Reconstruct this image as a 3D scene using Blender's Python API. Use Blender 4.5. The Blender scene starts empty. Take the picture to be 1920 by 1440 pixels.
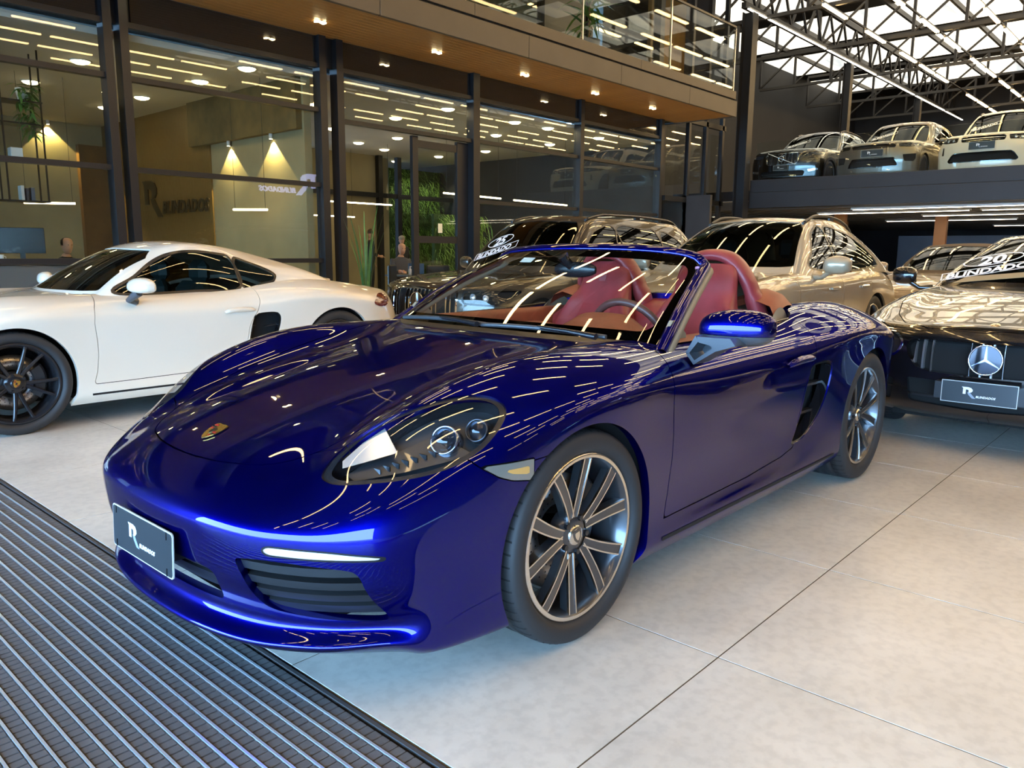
import bpy, math, random
import numpy as np
from mathutils import Vector, Matrix, Euler
random.seed(7); np.random.seed(7)
SC = bpy.context.scene
COL = SC.collection

# ------------------------------------------------------------------ camera
def make_camera():
    yaw, pitch, roll = 0.7340, 0.1680, -0.0080
    f = Vector((math.cos(yaw)*math.cos(pitch), math.sin(yaw)*math.cos(pitch), -math.sin(pitch)))
    r = f.cross(Vector((0, 0, 1))).normalized()
    d = f.cross(r)
    c, s = math.cos(roll), math.sin(roll)
    rx = c*r + s*d
    dn = -s*r + c*d
    cam = bpy.data.cameras.new('camera')
    cam.sensor_fit = 'HORIZONTAL'
    cam.sensor_width = 36.0
    cam.lens = 1462.0/1920.0*36.0
    cam.clip_start = 0.05
    cam.clip_end = 300
    o = bpy.data.objects.new('camera', cam)
    m = Matrix((rx, -dn, -f)).transposed().to_4x4()
    m.translation = Vector((-1.850, -2.225, 1.203))
    o.matrix_world = m
    COL.objects.link(o)
    SC.camera = o
make_camera()
# ------------------------------------------------------------------ world and exposure
def make_world():
    w = bpy.data.worlds.new('daylight'); SC.world = w; w.use_nodes = True
    nt = w.node_tree; bg = nt.nodes['Background']
    bg.inputs['Color'].default_value = (.33, .62, 1.0, 1)
    bg.inputs['Strength'].default_value = WORLD_STRENGTH
WORLD_STRENGTH = 24.5
make_world()
SC.view_settings.view_transform = 'Standard'
SC.view_settings.look = 'None'
SC.view_settings.gamma = 1.0
SC.view_settings.use_curve_mapping = False
SC.view_settings.exposure = 0.16
try:
    SC.cycles.max_bounces = 10; SC.cycles.transparent_max_bounces = 24; SC.cycles.glossy_bounces = 6
    SC.cycles.sample_clamp_indirect = 6.0; SC.cycles.caustics_reflective = False; SC.cycles.caustics_refractive = False
    SC.cycles.use_light_tree = True
except Exception: pass
LED_S = 31.0
# ------------------------------------------------------------------ helpers
def tag(o, label=None, cat=None, group=None, kind=None):
    if label: o['label'] = label
    if cat: o['category'] = cat
    if group: o['group'] = group
    if kind: o['kind'] = kind
    return o
def empty(name, loc=(0, 0, 0), rz=0.0, parent=None):
    o = bpy.data.objects.new(name, None)
    o.location = loc; o.rotation_euler = (0, 0, rz)
    o.empty_display_size = 0.1
    if parent: o.parent = parent
    COL.objects.link(o)
    return o
def link(name, me, mat=None, parent=None, loc=None, rot=None):
    o = bpy.data.objects.new(name, me)
    if mat is not None and not me.materials: me.materials.append(mat)
    if parent: o.parent = parent
    if loc is not None: o.location = loc
    if rot is not None: o.rotation_euler = rot
    COL.objects.link(o)
    return o
def copy_tree(o, parent=None):
    c = o.copy(); COL.objects.link(c); c.parent = parent
    for ch in list(o.children): copy_tree(ch, c)
    return c

class MB:
    """collects faces; build() links them as one mesh object"""
    def __init__(s): s.v = []; s.f = []; s.sm = []; s.mi = []; s.cur = 0
    def add(s, vs, fs, smooth=False, mi=None):
        n = len(s.v); s.v.extend([tuple(map(float, p)) for p in vs])
        for f in fs:
            s.f.append(tuple(n+i for i in f)); s.sm.append(smooth); s.mi.append(s.cur if mi is None else mi)
        return s
    def box(s, x0, x1, y0, y1, z0, z1, mat=None):
        vs = [(x, y, z) for z in (z0, z1) for y in (y0, y1) for x in (x0, x1)]
        if mat is not None: vs = [tuple(mat @ Vector(v)) for v in vs]
        return s.add(vs, [(0, 2, 3, 1), (4, 5, 7, 6), (0, 1, 5, 4), (2, 6, 7, 3), (0, 4, 6, 2), (1, 3, 7, 5)])
    def cbox(s, x0, x1, y0, y1, z0, z1, c):
        """chamfered box"""
        import itertools
        vs = []; idx = {}
        X = (x0, x1); Y = (y0, y1); Z = (z0, z1)
        for i, j, k in itertools.product((0, 1), repeat=3):
            sx, sy, sz = (1-2*i)*c, (1-2*j)*c, (1-2*k)*c
            idx[(i, j, k, 0)] = len(vs); vs.append((X[i], Y[j]+sy, Z[k]+sz))
            idx[(i, j, k, 1)] = len(vs); vs.append((X[i]+sx, Y[j], Z[k]+sz))
            idx[(i, j, k, 2)] = len(vs); vs.append((X[i]+sx, Y[j]+sy, Z[k]))
        g = lambda i, j, k, a: idx[(i, j, k, a)]
        fs = []
        for a in range(3):
            for e in (0, 1):
                q = []
                for (u, w) in ((0, 0), (1, 0), (1, 1), (0, 1)):
                    t = [0, 0, 0]; t[a] = e; t[(a+1) % 3] = u; t[(a+2) % 3] = w
                    q.append(g(*t, a))
                fs.append(q if e else q[::-1])
        for a in range(3):
            b, d = (a+1) % 3, (a+2) % 3
            for u in (0, 1):
                for w in (0, 1):
                    t0 = [0, 0, 0]; t0[b] = u; t0[d] = w; t1 = list(t0); t1[a] = 1
                    q = [g(*t0, b), g(*t1, b), g(*t1, d), g(*t0, d)]
                    fs.append(q if (u ^ w) else q[::-1])
        for i, j, k in itertools.product((0, 1), repeat=3):
            q = [g(i, j, k, 0), g(i, j, k, 1), g(i, j, k, 2)]
            fs.append(q if (i+j+k) % 2 else q[::-1])
        return s.add(vs, fs)
    def cyl(s, p0, p1, r0, r1=None, n=16, caps=True, smooth=True):
        r1 = r0 if r1 is None else r1
        p0 = Vector(p0); p1 = Vector(p1); d = (p1-p0).normalized()
        a = d.orthogonal().normalized(); b = d.cross(a)
        vs = []
        for p, r in ((p0, r0), (p1, r1)):
            for i in range(n):
                t = 2*math.pi*i/n
                vs.append(p+(a*math.cos(t)+b*math.sin(t))*r)
        s.add(vs, [(i, (i+1) % n, n+(i+1) % n, n+i) for i in range(n)], smooth)
        if caps:
            s.add(vs[:n], [tuple(range(n-1, -1, -1))]); s.add(vs[n:], [tuple(range(n))])
        return s
    def tube(s, pts, r, n=8, closed=False, smooth=True):
        pts = [Vector(p) for p in pts]; m = len(pts)
        rr = r if hasattr(r, '__len__') else [r]*m
        vs = []; a = None
        for i, p in enumerate(pts):
            if closed: d = pts[(i+1) % m]-pts[i-1]
            else: d = pts[min(i+1, m-1)]-pts[max(i-1, 0)]
            d.normalize()
            if a is None: a = d.orthogonal().normalized()
            a = (a-d*a.dot(d)).normalized(); b = d.cross(a)
            for k in range(n):
                t = 2*math.pi*k/n
                vs.append(p+(a*math.cos(t)+b*math.sin(t))*rr[i])
        fs = []
        for i in range(m if closed else m-1):
            j = (i+1) % m
            for k in range(n):
                fs.append((i*n+k, i*n+(k+1) % n, j*n+(k+1) % n, j*n+k))
        s.add(vs, fs, smooth)
        if not closed:
            s.add(vs[:n], [tuple(range(n-1, -1, -1))]); s.add(vs[-n:], [tuple(range(n))])
        return s
    def lathe(s, prof, axis_o=(0, 0, 0), n=48, axis='y', a0=0, a1=2*math.pi, smooth=True):
        """prof: (r, h) pairs revolved about axis; h along the axis"""
        full = abs(a1-a0-2*math.pi) < 1e-6
        m = n if full else n+1
        vs = []
        for r, h in prof:
            for i in range(m):
                t = a0+(a1-a0)*i/n
                c, q = r*math.cos(t), r*math.sin(t)
                p = (c, h, q) if axis == 'y' else ((c, q, h) if axis == 'z' else (h, c, q))
                vs.append((p[0]+axis_o[0], p[1]+axis_o[1], p[2]+axis_o[2]))
        fs = []
        for k in range(len(prof)-1):
            for i in range(n if full else n):
                j = (i+1) % m if full else i+1
                fs.append((k*m+i, k*m+j, (k+1)*m+j, (k+1)*m+i))
        return s.add(vs, fs, smooth)
    def prism(s, poly, h0, h1, axis='z'):
        """extrude a 2D polygon; axis z:(x,y)->z, y:(x,z)->y, x:(y,z)->x"""
        def P(a, b, h): return (a, b, h) if axis == 'z' else ((a, h, b) if axis == 'y' else (h, a, b))
        n = len(poly)
        area = sum(poly[i][0]*poly[(i+1) % n][1]-poly[(i+1) % n][0]*poly[i][1] for i in range(n))
        pl = list(poly) if area > 0 else list(poly)[::-1]
        if axis == 'y': pl = pl[::-1]
        vs = [P(a, b, h0) for a, b in pl]+[P(a, b, h1) for a, b in pl]
        fs = [tuple(range(n-1, -1, -1)), tuple(range(n, 2*n))]
        fs += [(i, (i+1) % n, n+(i+1) % n, n+i) for i in range(n)]
        return s.add(vs, fs)
    def sheet(s, grid, smooth=True, closed_v=False):
        """grid[i][j] of points"""
        R, C = len(grid), len(grid[0])
        vs = [p for row in grid for p in row]
        fs = []
        for i in range(R-1):
            for j in range(C if closed_v else C-1):
                k = (j+1) % C
                fs.append((i*C+j, i*C+k, (i+1)*C+k, (i+1)*C+j))
        return s.add(vs, fs, smooth)
    def xf(s, m):
        s.v = [tuple(m @ Vector(v)) for v in s.v]; return s
    def mesh(s, name):
        me = bpy.data.meshes.new(name)
        me.from_pydata(s.v, [], s.f)
        me.polygons.foreach_set('use_smooth', s.sm)
        me.polygons.foreach_set('material_index', s.mi)
        me.update()
        return me
    def build(s, name, mat=None, parent=None, loc=None, rot=None, mats=None):
        me = s.mesh(name)
        if mats:
            for m in mats: me.materials.append(m)
        return link(name, me, mat, parent, loc, rot)

def spline(keys, n=None, ts=None, closed=False):
    """Catmull-Rom through keys (arrays); returns (n, dim)"""
    K = np.array(keys, float)
    if closed: K = np.vstack([K[-1], K, K[0], K[1]])
    else: K = np.vstack([2*K[0]-K[1], K, 2*K[-1]-K[-2]])
    m = len(K)-3
    if ts is None: ts = np.linspace(0, m, n, endpoint=not closed)
    out = []
    for t in ts:
        i = min(int(t), m-1); u = t-i
        p0, p1, p2, p3 = K[i:i+4]
        out.append(.5*((2*p1)+(-p0+p2)*u+(2*p0-5*p1+4*p2-p3)*u*u+(-p0+3*p1-3*p2+p3)*u**3))
    return np.array(out)
def interp(x, xs, ys):
    """smooth monotone-ish 1D interpolation"""
    xs = np.array(xs, float); ys = np.array(ys, float)
    h = np.diff(xs); d = np.diff(ys)/h
    m = np.zeros_like(ys); m[1:-1] = (d[:-1]*h[1:]+d[1:]*h[:-1])/(h[:-1]+h[1:]); m[0] = d[0]; m[-1] = d[-1]
    x = np.clip(x, xs[0], xs[-1])
    i = np.clip(np.searchsorted(xs, x)-1, 0, len(xs)-2); t = (x-xs[i])/h[i]
    return (2*t**3-3*t**2+1)*ys[i]+(t**3-2*t**2+t)*h[i]*m[i]+(-2*t**3+3*t**2)*ys[i+1]+(t**3-t**2)*h[i]*m[i+1]

# ---- Catmull-Clark on quads
def subdivide(V, Q):
    V = np.asarray(V, float); Q = np.asarray(Q, int); n = len(V); m = len(Q)
    E = np.stack([Q, np.roll(Q, -1, 1)], 2).reshape(-1, 2)
    Es = np.sort(E, 1)
    key = Es[:, 0]*n+Es[:, 1]
    uk, first, inv, cnt = np.unique(key, return_index=True, return_inverse=True, return_counts=True)
    U = Es[first]
    Fp = V[Q].mean(1)
    fidx = np.repeat(np.arange(m), 4)
    Fs = np.zeros((len(U), 3)); np.add.at(Fs, inv, Fp[fidx])
    mid = V[U].mean(1)
    bd = cnt == 1
    Ep = np.where(bd[:, None], mid, (V[U].sum(1)+Fs)/4)
    val = np.bincount(Q.ravel(), minlength=n).astype(float)
    Fa = np.zeros((n, 3)); np.add.at(Fa, Q.ravel(), np.repeat(Fp, 4, 0))
    Ma = np.zeros((n, 3)); ec = np.zeros(n)
    for k in (0, 1):
        np.add.at(Ma, U[:, k], mid); np.add.at(ec, U[:, k], 1)
    val = np.maximum(val, 1)
    Vn = (Fa/val[:, None]+2*Ma/np.maximum(ec, 1)[:, None]+(val[:, None]-3)*V)/val[:, None]
    bs = np.zeros((n, 3)); bc = np.zeros(n)
    for k in (0, 1):
        np.add.at(bs, U[bd][:, k], mid[bd]); np.add.at(bc, U[bd][:, k], 1)
    isb = bc > 0
    Vn[isb] = V[isb]*.5+bs[isb]/bc[isb][:, None]*.5
    iE = n+inv.reshape(m, 4)
    iF = n+len(U)+np.arange(m)
    NQ = np.stack([np.stack([Q[:, k], iE[:, k], iF, iE[:, k-1]], 1) for k in range(4)], 1).reshape(-1, 4)
    return np.vstack([Vn, Ep, Fp]), NQ
def vnormals(V, Q):
    a = V[Q[:, 2]]-V[Q[:, 0]]; b = V[Q[:, 3]]-V[Q[:, 1]]
    N = np.cross(a, b); out = np.zeros_like(V)
    for k in range(4): np.add.at(out, Q[:, k], N)
    l = np.linalg.norm(out, axis=1); l[l == 0] = 1
    return out/l[:, None]

class Surf:
    """polygon soup with analytic normals: V, N arrays and list of faces"""
    def __init__(s, V, N, F): s.V = np.asarray(V); s.N = np.asarray(N); s.F = F
    def clip(s, g):
        """keep where g(V) <= 0"""
        d = g(s.V)
        d = np.where(np.abs(d) < 1e-7, -1e-7, d)
        ins = d <= 0
        V = list(s.V); N = list(s.N); cache = {}; F = []
        for f in s.F:
            k = [ins[i] for i in f]
            if all(k): F.append(f); continue
            if not any(k): continue
            out = []
            L = len(f)
            for a in range(L):
                i, j = f[a], f[(a+1) % L]
                if ins[i]: out.append(i)
                if ins[i] != ins[j]:
                    kk = (i, j) if i < j else (j, i)
                    if kk not in cache:
                        t = d[i]/(d[i]-d[j])
                        cache[kk] = len(V)
                        V.append(s.V[i]+t*(s.V[j]-s.V[i]))
                        n = s.N[i]+t*(s.N[j]-s.N[i]); N.append(n/np.linalg.norm(n))
                    out.append(cache[kk])
            if len(out) >= 3: F.append(tuple(out))
        return Surf(np.array(V), np.array(N), F).compact()
    def compact(s):
        used = np.zeros(len(s.V), bool)
        for f in s.F: used[list(f)] = True
        m = np.cumsum(used)-1
        return Surf(s.V[used], s.N[used], [tuple(int(m[i]) for i in f) for f in s.F])
    def offset(s, d): return Surf(s.V+s.N*d, s.N, s.F)
    def flip(s): return Surf(s.V, -s.N, [f[::-1] for f in s.F])
    def mirrored(s):
        V = s.V.copy(); V[:, 1] *= -1; N = s.N.copy(); N[:, 1] *= -1
        return Surf(V, N, [f[::-1] for f in s.F])
    def __add__(s, o):
        n = len(s.V)
        return Surf(np.vstack([s.V, o.V]), np.vstack([s.N, o.N]), s.F+[tuple(i+n for i in f) for f in o.F])
    def boundary(s):
        c = {}
        for f in s.F:
            for a in range(len(f)):
                i, j = f[a], f[(a+1) % len(f)]
                k = (min(i, j), max(i, j))
                c[k] = None if k in c else (i, j)
        return [e for e in c.values() if e is not None]
    def hem(s, depth=.012, skip=None, dirv=None, taper=0.0):
        """inward flange along open edges (panel thickness)"""
        be = [e for e in s.boundary() if skip is None or not (skip(s.V[e[0]]) and skip(s.V[e[1]]))]
        n = len(s.V); V = list(s.V); N = list(s.N); F = list(s.F)
        idx = {}
        def dup(i, deep):
            if (i, deep) not in idx:
                v = -s.N[i] if dirv is None else np.array(dirv(s.V[i]), float)
                idx[(i, deep)] = len(V); V.append(s.V[i]+v*(depth if deep else 0)); N.append(s.N[i])
            return idx[(i, deep)]
        newf = []
        for i, j in be:
            newf.append((dup(j, 0), dup(i, 0), dup(i, 1), dup(j, 1)))
        # flat normals for flange
        acc = {}
        for f in newf:
            p = [np.array(V[k]) for k in f]
            nn = np.cross(p[2]-p[0], p[3]-p[1])
            for k in f: acc[k] = acc.get(k, 0)+nn
        for k, v in acc.items():
            l = np.linalg.norm(v); N[k] = v/l if l > 0 else N[k]
        return Surf(np.array(V), np.array(N), F+newf)
    def mesh(s, name):
        me = bpy.data.meshes.new(name)
        me.from_pydata(s.V.tolist(), [], s.F)
        me.polygons.foreach_set('use_smooth', [True]*len(me.polygons))
        me.update()
        me.normals_split_custom_set_from_vertices(s.N.tolist())
        return me
    def build(s, name, mat, parent=None):
        return link(name, s.mesh(name), mat, parent)

def polysd(P, poly):
    """signed distance (negative inside) of 2D points to polygon"""
    poly = np.asarray(poly, float); A = poly; B = np.roll(poly, -1, 0)
    d = np.full(len(P), 1e9); ins = np.zeros(len(P), bool)
    for a, b in zip(A, B):
        e = b-a; w = P-a
        t = np.clip((w@e)/max(e@e, 1e-12), 0, 1)
        d = np.minimum(d, np.linalg.norm(w-t[:, None]*e, axis=1))
        c = (a[1] <= P[:, 1]) != (b[1] <= P[:, 1])
        with np.errstate(divide='ignore', invalid='ignore'):
            xx = a[0]+(P[:, 1]-a[1])/(b[1]-a[1] if b[1] != a[1] else 1e-12)*e[0]
        ins ^= c & (P[:, 0] < xx)
    return np.where(ins, -d, d)
def linesd(P, line):
    """signed side distance to an open polyline extended at both ends; positive on its left"""
    line = np.asarray(line, float)
    L = line.copy(); L[0] = line[0]-(line[1]-line[0])*50; L[-1] = line[-1]+(line[-1]-line[-2])*50
    best = np.full(len(P), 1e9); sg = np.ones(len(P))
    for a, b in zip(L[:-1], L[1:]):
        e = b-a; w = P-a
        t = np.clip((w@e)/max(e@e, 1e-12), 0, 1)
        dd = np.linalg.norm(w-t[:, None]*e, axis=1)
        cr = e[0]*w[:, 1]-e[1]*w[:, 0]
        upd = dd < best-1e-9
        best = np.where(upd, dd, best); sg = np.where(upd, np.where(cr >= 0, 1, -1), sg)
    return best*sg
ORD = ('first', 'second', 'third', 'fourth', 'fifth', 'sixth', 'seventh', 'eighth', 'ninth', 'tenth', 'eleventh', 'twelfth', 'thirteenth', 'fourteenth', 'fifteenth', 'sixteenth', 'seventeenth', 'eighteenth', 'nineteenth', 'twentieth', 'twenty-first', 'twenty-second', 'twenty-third')
def named(pts, base):
    """label by row from the glass and place in that row"""
    rowsy = []
    for x, y in sorted(pts, key=lambda p: p[1]):
        if not rowsy or y-rowsy[-1][0][1] > .6: rowsy.append([])
        rowsy[-1].append((x, y))
    out = []
    for i, row in enumerate(rowsy):
        for j, (x, y) in enumerate(sorted(row)): out.append((x, y, '%s, %s row from the glass, %s from the left' % (base, ORD[i], ORD[j])))
    return out
# ------------------------------------------------------------------ materials
MATS = {}
def pbr(name, col, rough=.5, metal=0., coat=0., coatr=.03, spec=.5, emit=None, es=0., bump=None, var=None, sheen=0., alpha=None):
    """bump=(scale, strength, dist)   var=(scale, amount): soft colour variation"""
    if name in MATS: return MATS[name]
    m = bpy.data.materials.new(name); m.use_nodes = True
    nt = m.node_tree; b = nt.nodes['Principled BSDF']; I = b.inputs
    I['Base Color'].default_value = (*col, 1); I['Roughness'].default_value = rough; I['Metallic'].default_value = metal
    I['Coat Weight'].default_value = coat; I['Coat Roughness'].default_value = coatr
    I['Specular IOR Level'].default_value = spec
    if sheen: I['Sheen Weight'].default_value = sheen
    if emit is not None:
        I['Emission Color'].default_value = (*emit, 1); I['Emission Strength'].default_value = es
    tc = None
    if bump or var:
        tc = nt.nodes.new('ShaderNodeTexCoord')
    if bump:
        n = nt.nodes.new('ShaderNodeTexNoise'); n.inputs['Scale'].default_value = bump[0]; n.inputs['Detail'].default_value = 4
        bp = nt.nodes.new('ShaderNodeBump'); bp.inputs['Strength'].default_value = bump[1]; bp.inputs['Distance'].default_value = bump[2]
        nt.links.new(tc.outputs['Object'], n.inputs['Vector']); nt.links.new(n.outputs['Fac'], bp.inputs['Height'])
        nt.links.new(bp.outputs['Normal'], I['Normal'])
    if var:
        n = nt.nodes.new('ShaderNodeTexNoise'); n.inputs['Scale'].default_value = var[0]; n.inputs['Detail'].default_value = 5
        r = nt.nodes.new('ShaderNodeValToRGB')
        a = var[1]
        r.color_ramp.elements[0].position = .3; r.color_ramp.elements[1].position = .7
        r.color_ramp.elements[0].color = (*[c*(1-a) for c in col], 1); r.color_ramp.elements[1].color = (*[min(1, c*(1+a)) for c in col], 1)
        nt.links.new(tc.outputs['Object'], n.inputs['Vector']); nt.links.new(n.outputs['Fac'], r.inputs['Fac'])
        nt.links.new(r.outputs['Color'], I['Base Color'])
    MATS[name] = m
    return m
def glass(name, tint=(1, 1, 1), ior=1.5, rough=0.0, refl=(1, 1, 1)):
    if name in MATS: return MATS[name]
    m = bpy.data.materials.new(name); m.use_nodes = True
    nt = m.node_tree; nt.nodes.clear()
    o = nt.nodes.new('ShaderNodeOutputMaterial'); mx = nt.nodes.new('ShaderNodeMixShader')
    fr = nt.nodes.new('ShaderNodeFresnel'); fr.inputs['IOR'].default_value = ior
    t = nt.nodes.new('ShaderNodeBsdfTransparent'); t.inputs['Color'].default_value = (*tint, 1)
    g = nt.nodes.new('ShaderNodeBsdfGlossy'); g.inputs['Roughness'].default_value = rough; g.inputs['Color'].default_value = (*refl, 1)
    # a thin pane reflects alike from both sides: undo the IOR flip on back faces
    ge = nt.nodes.new('ShaderNodeNewGeometry'); mv = nt.nodes.new('ShaderNodeMapRange')
    mv.inputs['To Min'].default_value = ior; mv.inputs['To Max'].default_value = 1.0/ior
    nt.links.new(ge.outputs['Backfacing'], mv.inputs['Value']); nt.links.new(mv.outputs['Result'], fr.inputs['IOR'])
    nt.links.new(fr.outputs['Fac'], mx.inputs['Fac']); nt.links.new(t.outputs[0], mx.inputs[1]); nt.links.new(g.outputs[0], mx.inputs[2])
    nt.links.new(mx.outputs[0], o.inputs['Surface'])
    MATS[name] = m
    return m
def emis(name, col, s):
    if name in MATS: return MATS[name]
    m = bpy.data.materials.new(name); m.use_nodes = True
    b = m.node_tree.nodes['Principled BSDF']
    b.inputs['Base Color'].default_value = (.8, .8, .8, 1)
    b.inputs['Emission Color'].default_value = (*col, 1); b.inputs['Emission Strength'].default_value = s
    MATS[name] = m
    return m
def paint(name, col, flake=.0, rough=.35, coat=1.0, dark=None):
    """clear-coated car paint with fine metallic flake"""
    if name in MATS: return MATS[name]
    m = pbr(name, col, rough, flake, coat, .012)
    m.node_tree.nodes['Principled BSDF'].inputs['Coat IOR'].default_value = 1.47
    nt = m.node_tree; b = nt.nodes['Principled BSDF']
    if flake > 0:
        mxc = max(col)
        b.inputs['Specular Tint'].default_value = (*[min(1, c/mxc*.45+.01) for c in col], 1)
        tc = nt.nodes.new('ShaderNodeTexCoord'); v = nt.nodes.new('ShaderNodeTexVoronoi'); v.inputs['Scale'].default_value = 900
        mp = nt.nodes.new('ShaderNodeMapRange'); mp.inputs['To Min'].default_value = rough*.75; mp.inputs['To Max'].default_value = min(1, rough*1.3)
        nt.links.new(tc.outputs['Object'], v.inputs['Vector']); nt.links.new(v.outputs['Distance'], mp.inputs['Value'])
        nt.links.new(mp.outputs['Result'], b.inputs['Roughness'])
    return m
M_TIRE = pbr('tyre rubber', (.018, .018, .019), .62, bump=(60, .15, .002))
M_BLACKPL = pbr('black plastic', (.015, .016, .018), .38, bump=(300, .08, .001))
M_SATIN = pbr('satin black', (.012, .012, .014), .25)
M_GLOSSBLK = pbr('gloss black', (.006, .006, .007), .06, coat=1)
M_DARK = pbr('dark void', (.004, .004, .004), .9)
M_CHROME = pbr('chrome', (.82, .83, .85), .06, 1.0)
M_ALU = pbr('machined aluminium', (.72, .70, .67), .22, 1.0)
M_GREYMET = pbr('anthracite metal', (.075, .08, .09), .28, .75, coat=.5)
M_DISC = pbr('brake steel', (.42, .40, .38), .3, 1.0, bump=(140, .1, .001))
M_GLASS = glass('clear glass')
M_LAMPGLASS = glass('lamp lens', (.93, .95, .97), 1.55)
M_TINT = glass('tinted car glass', (.13, .15, .14), 1.36)
M_TINTLIGHT = glass('windscreen glass', (.88, .92, .90), 1.52)
M_WHITE = pbr('white lettering', (.85, .86, .88), .4)
M_GREYLET = pbr('grey lettering', (.28, .32, .38), .4)
M_PLATE = pbr('plate black', (.02, .028, .034), .35, coat=.4)
M_REDLEATHER = pbr('red leather', (.25, .030, .034), .38, bump=(220, .18, .002), var=(14, .12))
M_BROWNLEATHER = pbr('tan red leather', (.25, .055, .025), .5, bump=(220, .18, .002), var=(14, .12))
M_TAUPE = pbr('taupe trim', (.23, .19, .13), .55, bump=(200, .15, .002))
M_AMBER = pbr('amber lamp', (.55, .30, .08), .2, coat=1)
M_LAMPWHITE = pbr('lamp silver', (.75, .78, .80), .12, .6)
# ------------------------------------------------------------------ lettering and marks
def text_mesh(txt, size, bold=.0, shear=0., extrude=.0008, space=1.0):
    cu = bpy.data.curves.new('txt', 'FONT'); cu.body = txt; cu.size = size; cu.offset = bold*size; cu.shear = shear
    cu.extrude = extrude; cu.align_x = 'LEFT'; cu.space_character = space; cu.resolution_u = 3
    o = bpy.data.objects.new('txt', cu); COL.objects.link(o)
    dg = bpy.context.evaluated_depsgraph_get(); dg.update()
    me = bpy.data.meshes.new_from_object(o.evaluated_get(dg))
    bpy.data.objects.remove(o); bpy.data.curves.remove(cu)
    return me
def mesh_xform(me, m):
    me.transform(m); me.update(); return me
def frame(origin, right, up):
    r = Vector(right).normalized(); u = Vector(up).normalized(); n = r.cross(u)
    m = Matrix((r, u, n)).transposed().to_4x4(); m.translation = Vector(origin)
    return m
R_TOP = [(0, 1), (.55, 1), (.80, .93), (.93, .78), (.93, .62), (.80, .50), (.60, .46), (.60, .72), (.50, .76), (.36, .76), (.36, .32), (.12, .32), (.12, .88)]
R_LEG = [(.48, .50), (.74, .46), (1.22, -.05), (.93, -.05), (.62, .25)]
LETTERS = {  # squared racing letters on a unit box
 'B': [[(0,0),(0,1),(.85,1),(1,.88),(1,.62),(.9,.52),(1,.42),(1,.12),(.85,0)], [(.28,.2),(.28,.4),(.72,.4),(.72,.2)], [(.28,.62),(.28,.82),(.72,.82),(.72,.62)]],
}
def logo(parent, fr, h, main_mat, leg_mat, text='BLINDADOS', depth=.0015, text_h=.22, mirror=False, text_mat=None, text_x=1.22, text_y=.05):
    """R emblem with its word mark; fr maps (right, up, out)"""
    mb = MB().prism([(x*h, y*h) for x, y in R_TOP], 0, depth)
    mb.xf(fr); o1 = mb.build('logo_letter', main_mat, parent)
    mb = MB().prism([(x*h, y*h) for x, y in R_LEG], 0, depth*.8)
    mb.xf(fr); o2 = mb.build('logo_leg', leg_mat, parent)
    me = text_mesh(text, text_h*h*1.38, .035, .25, depth*.5, 1.08)
    me.transform(Matrix.Translation((text_x*h, text_y*h, depth*.5))); me.transform(fr)
    o3 = link('logo_word', me, text_mat or main_mat, parent)
    return o1, o2, o3
# ------------------------------------------------------------------ car body surfaces
def cage_quads(lid, rings):
    """lid: S x J x 3 (y>=0 half, column 0 on the centre line); rings: list of lists of points under the lid's rim"""
    S, J = len(lid), len(lid[0])
    V = []; ids = {}
    def vid(p):
        k = (round(p[0], 6), round(p[1], 6), round(p[2], 6))
        if k not in ids: ids[k] = len(V); V.append(k)
        return ids[k]
    Q = []
    rim = [lid[0][j] for j in range(J)]+[lid[i][J-1] for i in range(1, S-1)]+[lid[S-1][j] for j in range(J-1, -1, -1)]
    allr = [rim]+list(rings)
    for sg in (1, -1):
        m = lambda p: (p[0], sg*p[1], p[2])
        def quad(a, b, c, d):
            q = [vid(m(a)), vid(m(b)), vid(m(c)), vid(m(d))]
            Q.append(q if sg > 0 else q[::-1])
        for i in range(S-1):
            for j in range(J-1):
                quad(lid[i][j], lid[i+1][j], lid[i+1][j+1], lid[i][j+1])
        for k in range(len(allr)-1):
            a, b = allr[k], allr[k+1]
            for t in range(len(a)-1):
                quad(a[t], a[t+1], b[t+1], b[t])
    return np.array(V), np.array(Q)
def dense(V, Q, levels):
    for _ in range(levels): V, Q = subdivide(V, Q)
    N = vnormals(V, Q)
    return V, Q, N
def fit_cage(V, Q, it=4):
    """move the cage so that the smoothed surface runs through the given points"""
    T = np.array(V, float); W = T.copy(); n = len(T)
    for _ in range(it):
        A, B = subdivide(W, Q); A, B = subdivide(A, B)
        W += .85*(T-A[:n])
    return W
def half_surf(V, Q, N, levels=0):
    k = (V[Q][:, :, 1] > -1e-6).all(1)
    return Surf(V, N, [tuple(q) for q in Q[k].tolist()]).compact()

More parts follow.
